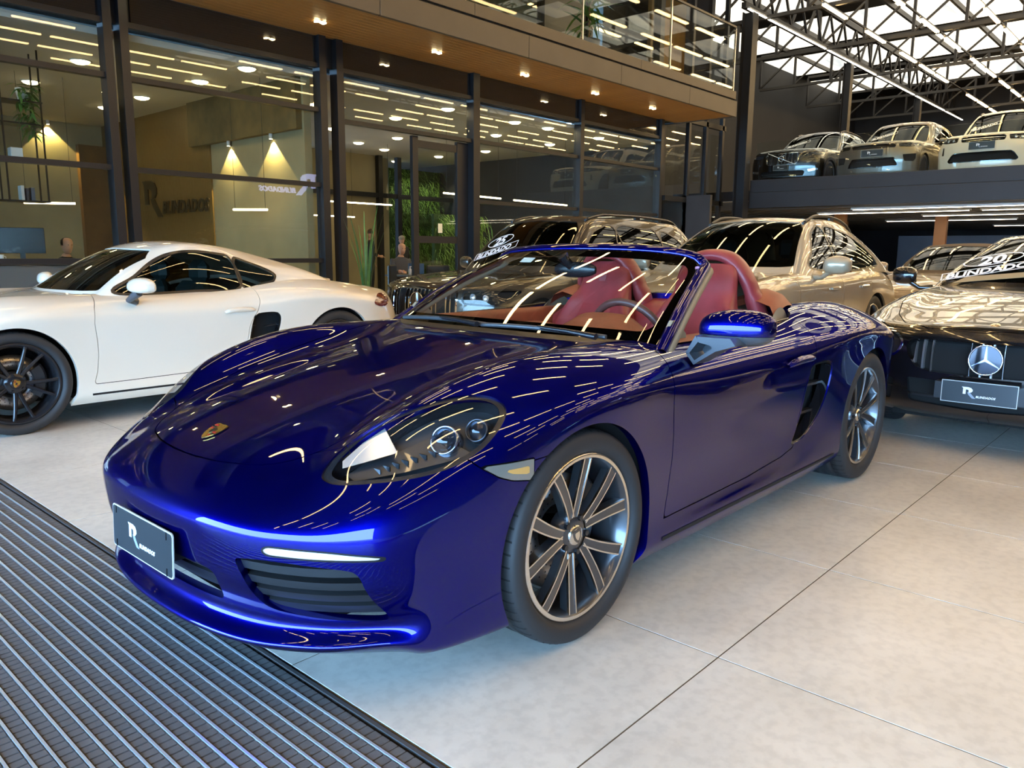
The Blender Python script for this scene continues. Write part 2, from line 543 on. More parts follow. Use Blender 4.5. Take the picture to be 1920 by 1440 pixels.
# -------- the low roadster / coupe body (front axle at x=0, nose towards -x)
def sport_cage():
    X = lambda *r: [tuple(p) for p in r]
    lid = [
     X((-.945,0,.520),(-.935,.21,.520),(-.905,.39,.521),(-.852,.52,.524),(-.785,.62,.532),(-.695,.705,.548)),
     X((-.85,0,.598),(-.84,.20,.600),(-.81,.36,.596),(-.755,.475,.597),(-.69,.575,.620),(-.60,.735,.600)),
     X((-.72,0,.660),(-.715,.205,.662),(-.685,.375,.650),(-.64,.49,.662),(-.585,.595,.708),(-.475,.775,.648)),
     X((-.50,0,.726),(-.50,.215,.727),(-.485,.39,.716),(-.46,.51,.742),(-.425,.625,.797),(-.33,.822,.700)),
     X((-.22,0,.786),(-.22,.225,.787),(-.215,.41,.780),(-.21,.535,.815),(-.20,.645,.862),(-.16,.846,.757)),
     X((.02,0,.826),(.02,.23,.827),(.02,.42,.820),(.02,.545,.853),(.02,.66,.888),(.02,.858,.790)),
     X((.22,0,.858),(.22,.235,.858),(.22,.43,.851),(.22,.555,.868),(.22,.67,.889),(.22,.86,.803)),
     X((.42,0,.884),(.42,.24,.883),(.43,.44,.878),(.435,.57,.880),(.44,.685,.884),(.44,.846,.805)),
     X((.74,0,.90),(.74,.24,.90),(.74,.44,.893),(.74,.58,.886),(.74,.70,.880),(.74,.834,.806)),
     X((1.1,0,.90),(1.1,.24,.90),(1.1,.45,.895),(1.1,.59,.887),(1.1,.715,.880),(1.1,.834,.808)),
     X((1.45,0,.92),(1.45,.24,.92),(1.45,.45,.91),(1.45,.59,.898),(1.45,.72,.888),(1.45,.842,.814)),
     X((1.75,0,.97),(1.75,.24,.965),(1.75,.44,.945),(1.75,.58,.925),(1.75,.72,.915),(1.75,.858,.826)),
     X((2.0,0,.985),(2.0,.24,.98),(2.0,.43,.955),(2.0,.57,.945),(2.0,.71,.945),(2.0,.888,.842)),
     X((2.25,0,.985),(2.25,.24,.975),(2.25,.42,.945),(2.25,.56,.943),(2.25,.70,.956),(2.25,.90,.850)),
     X((2.475,0,.97),(2.475,.24,.96),(2.475,.42,.925),(2.475,.56,.93),(2.475,.695,.945),(2.475,.90,.84)),
     X((2.75,0,.935),(2.75,.24,.925),(2.75,.42,.895),(2.75,.55,.90),(2.75,.675,.91),(2.75,.878,.81)),
     X((3.05,0,.885),(3.05,.24,.88),(3.04,.41,.86),(3.03,.53,.86),(3.01,.64,.862),(2.98,.825,.775)),
     X((3.36,0,.845),(3.35,.24,.842),(3.31,.41,.832),(3.26,.52,.825),(3.21,.61,.815),(3.14,.725,.765)),
    ]
    ring = lambda F, Sd, Rr: [tuple(p) for p in F]+[tuple(p) for p in Sd]+[tuple(p) for p in Rr]
    xs = [-.56,-.43,-.30,-.14,.02,.22,.445,.74,1.1,1.45,1.75,2.0,2.25,2.475,2.75,2.99]
    r1 = ring([(-.958,0,.465),(-.947,.225,.465),(-.914,.42,.466),(-.858,.55,.467),(-.788,.65,.470),(-.685,.738,.478)],
      list(zip(xs,[.788,.832,.861,.876,.882,.880,.866,.866,.867,.872,.884,.902,.908,.908,.892,.845],
                  [.505,.545,.60,.655,.685,.68,.665,.655,.655,.665,.69,.725,.745,.735,.70,.665])),
      [(3.17,.75,.65),(3.28,.645,.66),(3.34,.55,.67),(3.40,.42,.68),(3.44,.25,.685),(3.45,0,.69)])
    r2 = ring([(-.952,0,.395),(-.941,.225,.395),(-.906,.425,.395),(-.85,.555,.396),(-.78,.655,.398),(-.675,.745,.402)],
      list(zip(xs,[.796,.836,.862,.876,.881,.879,.866,.862,.861,.864,.874,.892,.903,.905,.888,.838],
                  [.415,.44,.47,.51,.535,.53,.515,.50,.50,.51,.53,.55,.56,.555,.53,.51])),
      [(3.18,.75,.50),(3.30,.645,.50),(3.36,.55,.50),(3.42,.42,.50),(3.46,.25,.50),(3.47,0,.50)])
    r3 = ring([(-.938,0,.315),(-.926,.225,.315),(-.888,.425,.315),(-.832,.555,.315),(-.762,.657,.316),(-.655,.748,.318)],
      list(zip(xs,[.796,.834,.858,.872,.876,.874,.860,.850,.848,.852,.866,.887,.898,.90,.884,.83],
                  [.325,.335,.345,.365,.375,.375,.375,.375,.378,.385,.39,.395,.40,.40,.38,.37])),
      [(3.17,.74,.36),(3.28,.64,.36),(3.34,.55,.36),(3.40,.42,.36),(3.43,.25,.36),(3.44,0,.36)])
    r4 = ring([(-.905,0,.228),(-.893,.225,.228),(-.853,.415,.228),(-.797,.535,.229),(-.728,.632,.230),(-.63,.728,.232)],
      list(zip(xs,[.793,.828,.85,.862,.868,.868,.866,.862,.862,.866,.873,.883,.89,.89,.872,.815],
                  [.24,.243,.246,.25,.255,.258,.262,.265,.268,.272,.278,.283,.285,.285,.28,.275])),
      [(3.13,.72,.26),(3.22,.62,.26),(3.28,.53,.26),(3.33,.41,.26),(3.36,.25,.26),(3.37,0,.26)])
    r5 = ring([(-.955,0,.182),(-.943,.225,.182),(-.902,.42,.184),(-.845,.545,.19),(-.77,.652,.193),(-.655,.745,.196)],
      list(zip(xs,[.790,.822,.842,.852,.862,.868,.872,.874,.874,.876,.876,.876,.878,.875,.855,.79],
                  [.168,.168,.168,.17,.18,.195,.205,.205,.205,.206,.208,.21,.212,.212,.21,.21])),
      [(3.08,.69,.21),(3.15,.60,.21),(3.2,.51,.21),(3.25,.40,.21),(3.28,.25,.21),(3.29,0,.21)])
    r6 = ring([(-.895,0,.142),(-.883,.215,.142),(-.838,.405,.142),(-.78,.52,.142),(-.705,.612,.142),(-.60,.708,.142)],
      list(zip(xs,[.765,.80,.818,.826,.83,.832,.838,.842,.842,.842,.842,.842,.84,.838,.815,.755],
                  [.142,.142,.142,.142,.14,.145,.15,.15,.15,.15,.152,.155,.158,.16,.165,.17])),
      [(3.02,.66,.18),(3.08,.57,.18),(3.12,.49,.18),(3.16,.38,.18),(3.18,.25,.18),(3.19,0,.18)])
    return lid, [r1, r2, r3, r4, r5, r6]
# ------------------------------------------------------------------ wheels
# built about the origin, axle along y, outer face towards -y
MESHC = {}
def cached(key, fn):
    if key not in MESHC: MESHC[key] = fn()
    return MESHC[key]
def tyre_mesh(R, r, w):
    mb = MB()
    h = w/2; s = R-r
    prof = [(r+.004, -h*.80), (r+.012, -h*.90), (r+.3*s, -h*1.0), (r+.55*s, -h*1.0), (R-.22*s, -h*.96), (R-.10*s, -h*.90), (R-.035*s, -h*.80), (R, -h*.66),
            (R, -h*.42), (R-.006, -h*.41), (R-.006, -h*.37), (R, -h*.36), (R, -.012), (R-.006, -.010), (R-.006, .010), (R, .012),
            (R, h*.36), (R-.006, h*.37), (R-.006, h*.41), (R, h*.42), (R, h*.66), (R-.10*s, h*.90), (r+.5*s, h), (r+.012, h*.9), (r+.004, h*.8)]
    mb.lathe(prof, n=72)
    # shoulder blocks
    n = 56
    for i in range(n):
        for sg in (-1, 1):
            a = 2*math.pi*i/n; b = a+2*math.pi/n*.16
            pts = []
            for (rr, hh) in ((R+.0012, sg*h*.44), (R+.0012, sg*h*.66), (R-.03*s, sg*h*.81), (R-.12*s, sg*h*.905)):
                pts.append([(rr*math.cos(a+.03*abs(hh)/h), hh, rr*math.sin(a+.03*abs(hh)/h)), (rr*math.cos(b+.03*abs(hh)/h), hh, rr*math.sin(b+.03*abs(hh)/h))])
            mb.cur = 1
            mb.sheet(pts, smooth=False)
            mb.cur = 0
    me = mb.mesh('tyre')
    me.materials.append(M_TIRE); me.materials.append(M_DARK)
    return me
def rim_mesh(r, w, lip_mat, barrel_mat, lip=.012):
    mb = MB(); h = w/2
    mb.lathe([(r+.006, -h*.80), (r+.002, -h*.86), (r-.004, -h*.875), (r-lip, -h*.86)], n=72)
    mb.cur = 1
    mb.lathe([(r-lip, -h*.86), (r-lip-.012, -h*.72), (r-lip-.02, -h*.3), (r-lip-.03, h*.2), (r-lip-.01, h*.8), (r, h*.84)], n=72)
    me = mb.mesh('rim'); me.materials.append(lip_mat); me.materials.append(barrel_mat)
    return me
def spoke_mesh(path, widths, y0, y1, depth, edge=.0, bevel=.004, body=None, ridge=None):
    """path: (r, angle) list; twin bright ridges along both edges when ridge is set"""
    mb = MB()
    def rows(path, widths, y0, y1, depth):
        g = []
        n = len(path)
        P = [(r*math.cos(a), r*math.sin(a)) for r, a in path]
        for i in range(n):
            t = i/(n-1)
            d = (P[min(i+1, n-1)][0]-P[max(i-1, 0)][0], P[min(i+1, n-1)][1]-P[max(i-1, 0)][1])
            L = math.hypot(*d); nx, nz = -d[1]/L, d[0]/L
            w = widths[0]+(widths[1]-widths[0])*t if not callable(widths) else widths(t)
            y = y0+(y1-y0)*t if not callable(y0) else y0(t)
            g.append((P[i], (nx, nz), w, y))
        return g
    G = rows(path, widths, y0, y1, depth)
    row = []
    for (p, nn, w, y) in G:
        c = bevel
        sec = [(-w, y+depth), (-w, y+c), (-w+c, y), (w-c, y), (w, y+c), (w, y+depth)]
        row.append([(p[0]+nn[0]*a, yy, p[1]+nn[1]*a) for a, yy in sec])
    mb.sheet(row, smooth=False)
    if ridge:
        mb.cur = 1
        for sg in (-1, 1):
            row = []
            for (p, nn, w, y) in G:
                e = edge
                sec = [(w-e, y+.004), (w-e, y-.0022), (w+.0006, y-.0022), (w+.0006, y+.006)]
                sec = [(sg*a, yy) for a, yy in sec]
                if sg < 0: sec = sec[::-1]
                row.append([(p[0]+nn[0]*a, yy, p[1]+nn[1]*a) for a, yy in sec])
            mb.sheet(row, smooth=False)
        mb.cur = 0
    me = mb.mesh('spoke'); me.materials.append(body)
    if ridge: me.materials.append(ridge)
    return me
def disc_mesh(r):
    mb = MB()
    mb.lathe([(r*.45, .028), (r*.52, .02), (r*.55, .014), (r, .014), (r, .036), (r*.55, .036)], n=48)
    for i in range(30):
        for q, rr in enumerate((.62, .74, .86)):
            a = 2*math.pi*(i+q*.33)/30
            mb.cur = 1
            mb.add([(rr*r*math.cos(a)+.004*math.cos(t), .0135, rr*r*math.sin(a)+.004*math.sin(t)) for t in (0, 1.57, 3.14, 4.71)], [(0, 1, 2, 3)])
            mb.cur = 0
    me = mb.mesh('brake_disc'); me.materials.append(M_DISC); me.materials.append(M_DARK)
    return me
def caliper_mesh(r, mat):
    mb = MB()
    pts = []
    for i in range(7):
        a = math.pi*(.80+.40*i/6)-math.pi*.0
        pts.append([(rr*math.cos(a), y, rr*math.sin(a)) for rr, y in ((r*.62, -.012), (r*.66, -.022), (r*.98, -.022), (r*1.06, -.008), (r*1.06, .06), (r*.62, .06))])
    mb.sheet(pts, smooth=False)
    for e in (0, -1): mb.add(pts[e], [tuple(range(6)) if e == 0 else tuple(range(5, -1, -1))])
    return mb.mesh('caliper')
def wheel(parent, loc, R, r, w, style, side, rot=0., mats=None, crest=None, far=False):
    """side -1: outer face to -y, +1: to +y"""
    root = empty('wheel', loc, math.pi if side > 0 else 0, parent)
    if rot: root.rotation_euler = (0, rot, math.pi if side > 0 else 0)
    body, ridge, lipm, barrel, calm = mats
    key = (style, R, r, w, body.name)
    link('tyre', cached(('tyre', R, r, w), lambda: tyre_mesh(R, r, w)), None, root)
    link('rim', cached(('rim',)+key, lambda: rim_mesh(r, w, lipm, barrel)), None, root)
    h = w/2; yo = -h*.80
    if style == 'turbo':
        for k in range(10):
            arm = k//2; sg = -1 if k % 2 else 1
            def mk(arm=0, sg=sg):
                path = []
                for i in range(13):
                    t = i/12
                    rr = .058+(r-.012-.058)*t
                    a = sg*(math.radians(8)*(1-t)**1.0+math.radians(18)*(t**.8))
                    path.append((rr, a))
                wf = lambda t: .0145+.0045*t
                yf = lambda t: yo+.022*(1-t)**1.5-.0*t
                return spoke_mesh(path, wf, yf, None, .034, .0042, .004, body, ridge)
            me = cached(('spoke', sg)+key, mk)
            o = link('spoke', me, None, root); o.rotation_euler = (0, -math.radians(90+72*arm), 0)
    elif style == 'vspoke':
        for k in range(10):
            arm = k//2; sg = -1 if k % 2 else 1
            def mk(sg=sg):
                path = [(.05+(r-.016-.05)*i/10, sg*(math.radians(9)*(1-i/10)+math.radians(13.5)*(i/10))) for i in range(11)]
                return spoke_mesh(path, lambda t: .0135-.004*t+.008*max(0, t-.9)*3, lambda t: yo+.03*(1-t), None, .03, .003, .005, body, None)
            me = cached(('spoke', sg)+key, mk)
            o = link('spoke', me, None, root); o.rotation_euler = (0, -math.radians(82+72*arm), 0)
    else:
        n = {'five': 5, 'ten': 10, 'seven': 7, 'fivetwin': 10}[style]
        for k in range(n):
            def mk():
                path = [(.05+(r-.016-.05)*i/6, 0) for i in range(7)]
                wd = {'five': .036, 'ten': .015, 'seven': .026, 'fivetwin': .014}[style]
                return spoke_mesh(path, lambda t: wd*(1.15-.3*t), lambda t: yo+.03*(1-t), None, .03, .004, .005, body, ridge)
            me = cached(('spoke',)+key, mk)
            a = 360/n*k
            if style == 'fivetwin': a = 72*(k//2)+(15 if k % 2 else -15)
            o = link('spoke', me, None, root); o.rotation_euler = (0, -math.radians(90+a), 0)
    def hubm():
        mb = MB(); yh = yo+.018
        mb.lathe([(.0, yh+.002), (.040, yh+.002), (.058, yh+.006), (.072, yh+.020), (.078, yh+.05)], n=32)
        return mb.mesh('hub')
    link('hub', cached(('hub',)+key, hubm), body, root)
    if not far:
        def nutm():
            mb = MB()
            mb.cyl((0, 0, 0), (0, -.012, 0), .0095, n=6, smooth=False); return mb.mesh('lug_nut')
        for k in range(5):
            a = math.radians(90+36+72*k)
            link('lug_nut', cached(('nut',), nutm), M_SATIN, root, (.056*math.cos(a), yo+.026, .056*math.sin(a)))
    def capm():
        mb = MB(); yh = yo+.013
        mb.lathe([(.0, yh-.002), (.022, yh-.002), (.030, yh), (.034, yh+.004), (.036, yh+.02)], n=32)
        return mb.mesh('centre_cap')
    cap = link('centre_cap', cached(('cap',)+key, capm), ridge or body, root)
    if crest: crest(root, yo+.0105)
    link('brake_disc', cached(('disc', r), lambda: disc_mesh(r*.70)), None, root, (0, -.02, 0))
    link('caliper', cached(('cal', r), lambda: caliper_mesh(r*.72, calm)), calm, root, (0, -.012, 0), (0, math.radians(160 if side < 0 else 20), 0))
    return root
SHIELD = [(-.5, .55), (-.25, .60), (0, .56), (.25, .60), (.5, .55), (.52, .15), (.42, -.25), (.2, -.55), (0, -.68), (-.2, -.55), (-.42, -.25), (-.52, .15)]
M_GOLD = pbr('gold enamel', (.70, .42, .08), .25, .9)
M_CRESTRED = pbr('crest red', (.35, .015, .012), .3, coat=.6)
M_CRESTBLK = pbr('crest black', (.01, .01, .01), .3, coat=.6)
def crest(parent, fr, s, depth=.0015):
    """shield badge: gold plate, red/black bars in two quarters, small inner shield"""
    o = MB().prism([(x*s, y*s) for x, y in SHIELD], 0, depth).xf(fr).build('badge', M_GOLD, parent)
    for q, (sx, sy) in enumerate(((-1, 1), (1, -1))):
        mb = MB()
        for i in range(3):
            y0 = (.10+.13*i) if sy > 0 else (-.16-.13*i)
            wmax = .46 if sy > 0 else .46-.09*i
            xs = (-wmax*s, -.16*s) if sx < 0 else (.16*s, wmax*s)
            mb.cur = 0 if i != 1 else 1
            mb.box(xs[0], xs[1], y0*s, (y0+.09)*s, depth, depth*1.5)
        mb.xf(fr); mb.build('badge_bars', None, parent, mats=[M_CRESTRED, M_CRESTBLK])
    mb = MB().prism([(x*s*.30, (y*.34-.02)*s) for x, y in SHIELD], depth, depth*1.7).xf(fr)
    mb.build('badge_centre', M_CRESTBLK, parent)
    return o
def crest_on_cap(mat_gold=True):
    def fn(cap, y):
        fr = frame((0, y, 0), (1, 0, 0), (0, 0, 1))
        if mat_gold: crest(cap, fr, .038, .001)
        else:
            for nm, sc, m in (('badge', .036, M_GREYMET), ('badge_centre', .022, M_ALU)):
                MB().prism([(a*sc, b*sc) for a, b in SHIELD], 0, .0012 if sc > .03 else .002).xf(fr).build(nm, m, cap)
    return fn
# ------------------------------------------------------------------ the showroom
T0X, T0Y, TS = .194, -1.228, .899
def tile_material():
    m = pbr('porcelain tile', (.56, .545, .50), .33)
    nt = m.node_tree; b = nt.nodes['Principled BSDF']
    oi = nt.nodes.new('ShaderNodeObjectInfo'); tc = nt.nodes.new('ShaderNodeTexCoord')
    ad = nt.nodes.new('ShaderNodeVectorMath'); ad.operation = 'ADD'
    nt.links.new(tc.outputs['Object'], ad.inputs[0])
    sc = nt.nodes.new('ShaderNodeVectorMath'); sc.operation = 'SCALE'; sc.inputs['Scale'].default_value = 1.0
    nt.links.new(oi.outputs['Location'], sc.inputs[0]); nt.links.new(sc.outputs['Vector'], ad.inputs[1])
    n1 = nt.nodes.new('ShaderNodeTexNoise'); n1.inputs['Scale'].default_value = 1.7; n1.inputs['Detail'].default_value = 8; n1.inputs['Roughness'].default_value = .62
    n2 = nt.nodes.new('ShaderNodeTexNoise'); n2.inputs['Scale'].default_value = 26; n2.inputs['Detail'].default_value = 4
    for n in (n1, n2): nt.links.new(ad.outputs['Vector'], n.inputs['Vector'])
    r = nt.nodes.new('ShaderNodeValToRGB'); e = r.color_ramp.elements
    e[0].position = .30; e[0].color = (.54, .515, .46, 1); e[1].position = .72; e[1].color = (.74, .715, .65, 1)
    nt.links.new(n1.outputs['Fac'], r.inputs['Fac'])
    mx = nt.nodes.new('ShaderNodeMix'); mx.data_type = 'RGBA'; mx.blend_type = 'MULTIPLY'; mx.inputs[0].default_value = .35
    r2 = nt.nodes.new('ShaderNodeValToRGB'); r2.color_ramp.elements[0].position = .38; r2.color_ramp.elements[0].color = (.72, .72, .72, 1); r2.color_ramp.elements[1].position = .55
    nt.links.new(n2.outputs['Fac'], r2.inputs['Fac'])
    nt.links.new(r.outputs['Color'], mx.inputs[6]); nt.links.new(r2.outputs['Color'], mx.inputs[7])
    nt.links.new(mx.outputs[2], b.inputs['Base Color'])
    rr = nt.nodes.new('ShaderNodeMapRange'); rr.inputs['To Min'].default_value = .26; rr.inputs['To Max'].default_value = .44
    nt.links.new(n1.outputs['Fac'], rr.inputs['Value']); nt.links.new(rr.outputs['Result'], b.inputs['Roughness'])
    return m
def wood_material(name, c0, c1, scale=(1, 8, 8), rough=.4):
    m = pbr(name, c0, rough)
    nt = m.node_tree; b = nt.nodes['Principled BSDF']
    tc = nt.nodes.new('ShaderNodeTexCoord'); mp = nt.nodes.new('ShaderNodeMapping'); mp.inputs['Scale'].default_value = scale
    n = nt.nodes.new('ShaderNodeTexNoise'); n.inputs['Scale'].default_value = 4; n.inputs['Detail'].default_value = 6
    r = nt.nodes.new('ShaderNodeValToRGB'); r.color_ramp.elements[0].position = .32; r.color_ramp.elements[1].position = .7
    r.color_ramp.elements[0].color = (*c0, 1); r.color_ramp.elements[1].color = (*c1, 1)
    nt.links.new(tc.outputs['Object'], mp.inputs['Vector']); nt.links.new(mp.outputs['Vector'], n.inputs['Vector'])
    nt.links.new(n.outputs['Fac'], r.inputs['Fac']); nt.links.new(r.outputs['Color'], b.inputs['Base Color'])
    return m
M_STEELBLK = pbr('black steel', (.007, .0075, .009), .42, bump=(40, .05, .002))
M_TRUSS = pbr('truss steel', (.018, .015, .013), .45)
M_FASCIA = pbr('fascia panel', (.075, .063, .048), .55, bump=(30, .05, .003), var=(2, .08))
M_WALLBEIGE = pbr('beige plaster', (.27, .225, .125), .75, bump=(25, .1, .004), var=(1.2, .14))
M_WALLDARK = pbr('charcoal wall', (.035, .034, .034), .7, bump=(20, .08, .004), var=(1.0, .2))
M_CEIL = pbr('grey plaster ceiling', (.46, .45, .42), .8, var=(.8, .06))
M_DECKDARK = pbr('deck cladding', (.012, .012, .0135), .5, var=(1.5, .15))
M_ROOFSHEET = pbr('roof sheeting', (.014, .014, .016), .55, .2)
M_GOLDPANEL = wood_material('ochre slatted panel', (.13, .075, .016), (.18, .10, .024), (6, .4, .4), .5)
M_SOFFIT = wood_material('oak soffit', (.30, .145, .036), (.46, .235, .065), (.5, 9, 9), .38)
M_WARM = emis('warm lamp', (1.0, .80, .42), 30.0)
M_LED = emis('led tube', (1.0, .65, .28), LED_S)
M_SKYPANEL = emis('translucent roof panel', (1.0, .94, .82), 2.2)  # panels glow themselves, standing in for daylight through the sheets
def _sky_tex(m):
    nt = m.node_tree; b = nt.nodes['Principled BSDF']
    tc = nt.nodes.new('ShaderNodeTexCoord'); mp = nt.nodes.new('ShaderNodeMapping'); mp.inputs['Scale'].default_value = (.35, 2.2, 1)
    n = nt.nodes.new('ShaderNodeTexNoise'); n.inputs['Scale'].default_value = 1.1; n.inputs['Detail'].default_value = 5
    r = nt.nodes.new('ShaderNodeValToRGB'); e = r.color_ramp.elements
    e[0].position = .30; e[0].color = (.30, .33, .34, 1); e[1].position = .66; e[1].color = (1.0, .88, .66, 1)  # uneven daylight put into the glow colour
    nt.links.new(tc.outputs['Object'], mp.inputs['Vector']); nt.links.new(mp.outputs['Vector'], n.inputs['Vector'])
    nt.links.new(n.outputs['Fac'], r.inputs['Fac']); nt.links.new(r.outputs['Color'], b.inputs['Emission Color'])
_sky_tex(M_SKYPANEL)
M_SHOPGLASS = glass('shop glass', (.93, .95, .92), 1.38)
M_RAILGLASS = glass('balustrade glass', (.95, .985, .97), 1.25)
STRUCT = lambda o: tag(o, kind='structure')

# ---- floor: one slab with every tile of its own
def build_floor():
    fl = empty('floor'); STRUCT(fl)
    MB().box(-.70, 40, -14, 26, -.20, -.0012).build('screed', pbr('grout', (.10, .08, .055), .95, spec=.1), fl)
    tm = tile_material(); g = .0024
    me = MB().cbox(g, TS-g, g, TS-g, -.0094, 0, .0004).mesh('tile'); me.materials.append(tm)
    for i in range(-1, 16):
        for j in range(-3, 11):
            if i > 9 and j < -2: continue
            link('tile', me, None, fl, (T0X+TS*i, T0Y+TS*j, 0))
    mb = MB()
    for i in range(-1, 44):
        for j in range(-14, 30):
            if -1 <= i < 16 and -3 <= j < 11 and not (i > 9 and j < -2): continue
            x, y = T0X+TS*i, T0Y+TS*j
            mb.add([(x+g, y+g, 0), (x+TS-g, y+g, 0), (x+TS-g, y+TS-g, 0), (x+g, y+TS-g, 0)], [(0, 1, 2, 3)])
    o = mb.build('tile_field', tm, fl); o['kind'] = 'stuff'
    return fl
build_floor()
# ---- entrance mat: rubber blocks between aluminium rails, in a recess at the door
def build_mat():
    root = empty('entrance_mat', (0, 0, 0)); tag(root, 'black rubber entrance mat ribbed with thin aluminium rails', 'mat')
    x1 = -.713; pitch = .0455; n = 52; y0, y1 = -4.2, 7.9
    MB().box(x1-.012, x1, y0, y1, -.02, .001).build('edge_frame', pbr('mat edge', (.06, .06, .062), .6), root)
    MB().box(x1-pitch*n-.03, x1-.012, y0, y1, -.02, -.009).build('tray', M_DARK, root)
    ral = MB().box(-.0034, .0034, y0, y1, -.009, .0025).mesh('rail'); ral.materials.append(pbr('mat rail aluminium', (.70, .80, .88), .28, .6))
    rub = pbr('mat rubber', (.105, .105, .110), .7, bump=(500, .4, .003))
    cell = .031
    blk = MB().cbox(-.0178, .0178, .0015, cell-.0015, -.009, .0005, .002).mesh('rubber_block'); blk.materials.append(rub)
    mb = MB(); cnt = 0
    for k in range(n):
        xc = x1-.018-pitch*(k+.5)
        link('rail', ral, None, root, (xc-pitch/2, 0, 0))
        for j in range(int((y1-y0)/cell)):
            y = y0+cell*j
            # the blocks nearest the camera that it sees are single parts
            near = -1.10 < y < -.62 and -1.52 < xc < -.72
            if near and cnt < 300:
                link('rubber_block', blk, None, root, (xc, y, 0)); cnt += 1
            else:
                c = .0015; a = .0178
                vs = [(xc-a, y+.0015, -.009), (xc+a, y+.0015, -.009), (xc+a, y+cell-.0015, -.009), (xc-a, y+cell-.0015, -.009),
                      (xc-a+c, y+.0015+c, .0005), (xc+a-c, y+.0015+c, .0005), (xc+a-c, y+cell-.0015-c, .0005), (xc-a+c, y+cell-.0015-c, .0005)]
                mb.add(vs, [(4, 5, 6, 7), (0, 1, 5, 4), (1, 2, 6, 5), (2, 3, 7, 6), (3, 0, 4, 7)])
    o = mb.build('rubber_field', rub, root); o['kind'] = 'stuff'
    return root
build_mat()
# ---- forecourt outside
STRUCT(MB().box(-60, -.713-.0455*52-.05, -40, 40, -.2, -.001).build('forecourt', pbr('forecourt paving', (.30, .30, .30), .8, bump=(4, .1, .01), var=(.5, .12))))
STRUCT(MB().box(-60, -.70, -40, 40, -.4, -.2).build('ground', pbr('ground fill', (.2, .2, .2), .9)))

# ---- glazed front of the offices (plane y = 8)
YF = 8.0
def window(nm, x0, x1, zs, pane=M_SHOPGLASS, z0=0.0, post=.07, door=False):
    w = empty(nm, (0, 0, 0)); STRUCT(w)
    for a, b in zip(zs[:-1], zs[1:]):
        MB().box(x0+.035, x1-.035, YF-.006, YF+.006, a+.03, b-.03).build('pane', pane, w)
    for z in zs:
        MB().box(x0, x1, YF-.05, YF+.05, z-.032, z+.032).build('transom', M_STEELBLK, w)
    return w
def post(nm, x, w, z1=4.29, d=.09):
    STRUCT(MB().box(x-w/2, x+w/2, YF-d, YF+d, 0, z1).build(nm, M_STEELBLK))
ztop = 3.87
SPAN = glass('spandrel glass', (.05, .05, .05), 1.6)
# posts
k = 0
for x, w in ((-3.9, .12), (-.7, .12), (2.19, .10), (2.38, .10), (5.20, .12), (5.50, .12), (8.40, .16), (11.5, .12), (14.6, .12)):
    k += 1; post('trim_%d' % k, x, w)
window('window_1', -3.9, -.7, (.05, 1.05, 2.18, 3.25, ztop))
window('window_2', -.64, 2.14, (.05, 1.05, 2.18, 3.25, ztop))
window('window_3', 2.43, 5.15, (.05, 1.05, 2.17, 3.25, ztop))
window('window_4', 5.56, 8.32, (3.14, ztop))
window('window_5', 8.48, 11.44, (.05, 2.095, 3.15, ztop))
window('window_6', 11.56, 14.54, (.05, 2.095, 3.15, ztop))
# dark head band over the glazing, glass-faced
hb = MB().box(-3.9, 14.6, YF+.02, YF+.3, ztop, 4.29).build('wall_spandrel', M_STEELBLK); STRUCT(hb)
for i, (a, b) in enumerate(((-3.8, 2.1), (2.5, 5.1), (5.6, 8.3), (8.5, 11.4), (11.6, 14.5))):
    STRUCT(MB().box(a, b, YF-.012, YF+.012, ztop+.03, 4.28).build('window_%d' % (10+i), pbr('black glass', (.012, .011, .010), .03, coat=1)))
# sliding door: open leaf frame at the right of its bay
dr = empty('door_1'); STRUCT(dr)
for (a, b, c, d) in ((7.02, 7.14, 0, 3.10), (8.05, 8.32, 0, 3.10)):
    MB().box(a, b, YF+.05, YF+.12, c, d).build('door_stile', M_STEELBLK, dr)
for z in (.10, 1.40, 2.98): MB().box(7.14, 8.05, YF+.06, YF+.11, z-.06, z+.06).build('door_rail', M_STEELBLK, dr)
for a, b in ((.16, 1.34), (1.46, 2.92)): MB().box(7.14, 8.05, YF+.075, YF+.09, a, b).build('door_pane', M_SHOPGLASS, dr)
MB().prism([(7.60, 1.52), (7.70, 1.52), (7.70, 1.68), (7.60, 1.68)], YF+.07, YF+.074, 'y').build('door_notice', pbr('notice paper', (.75, .68, .45), .6), dr)
# ---- canopy: oak soffit, two-band fascia
sof = empty('ceiling_canopy'); STRUCT(sof)
bw = .115
me = MB().cbox(0, 19.2, .002, bw-.002, 0, .02, .002).mesh('soffit_board'); me.materials.append(M_SOFFIT)
for i in range(13): link('soffit_board', me, None, sof, (-3.9, 6.505+bw*i, 4.285))
MB().box(-3.9, 15.3, 6.5, 8.4, 4.306, 4.40).build('soffit_backing', M_STEELBLK, sof)
fa = empty('wall_fascia'); STRUCT(fa)
for a, b in ((-3.9, -.9), (-.9, 2.1), (2.1, 5.1), (5.1, 8.1), (8.1, 10.7), (10.7, 13.2), (13.2, 15.32)):
    MB().cbox(a+.004, b-.004, 6.44, 6.50, 4.27, 4.61, .004).build('fascia_panel', M_FASCIA, fa)
for a, b in ((-3.9, 2.1), (2.1, 6.9), (6.9, 11.4), (11.4, 15.32)):
    MB().cbox(a+.003, b-.003, 6.47, 6.56, 4.655, 4.83, .004).build('coping_panel', M_FASCIA, fa)
MB().box(-3.9, 15.3, 6.50, 6.56, 4.40, 4.80).build('shadow_gap', M_DARK, fa)
MB().cbox(15.26, 15.32, 6.50, 8.4, 4.27, 4.61, .004).build('fascia_end', M_FASCIA, fa)
STRUCT(MB().box(-3.9, 15.3, 6.56, 16, 4.62, 4.80).build('floor_upper', M_WALLDARK))
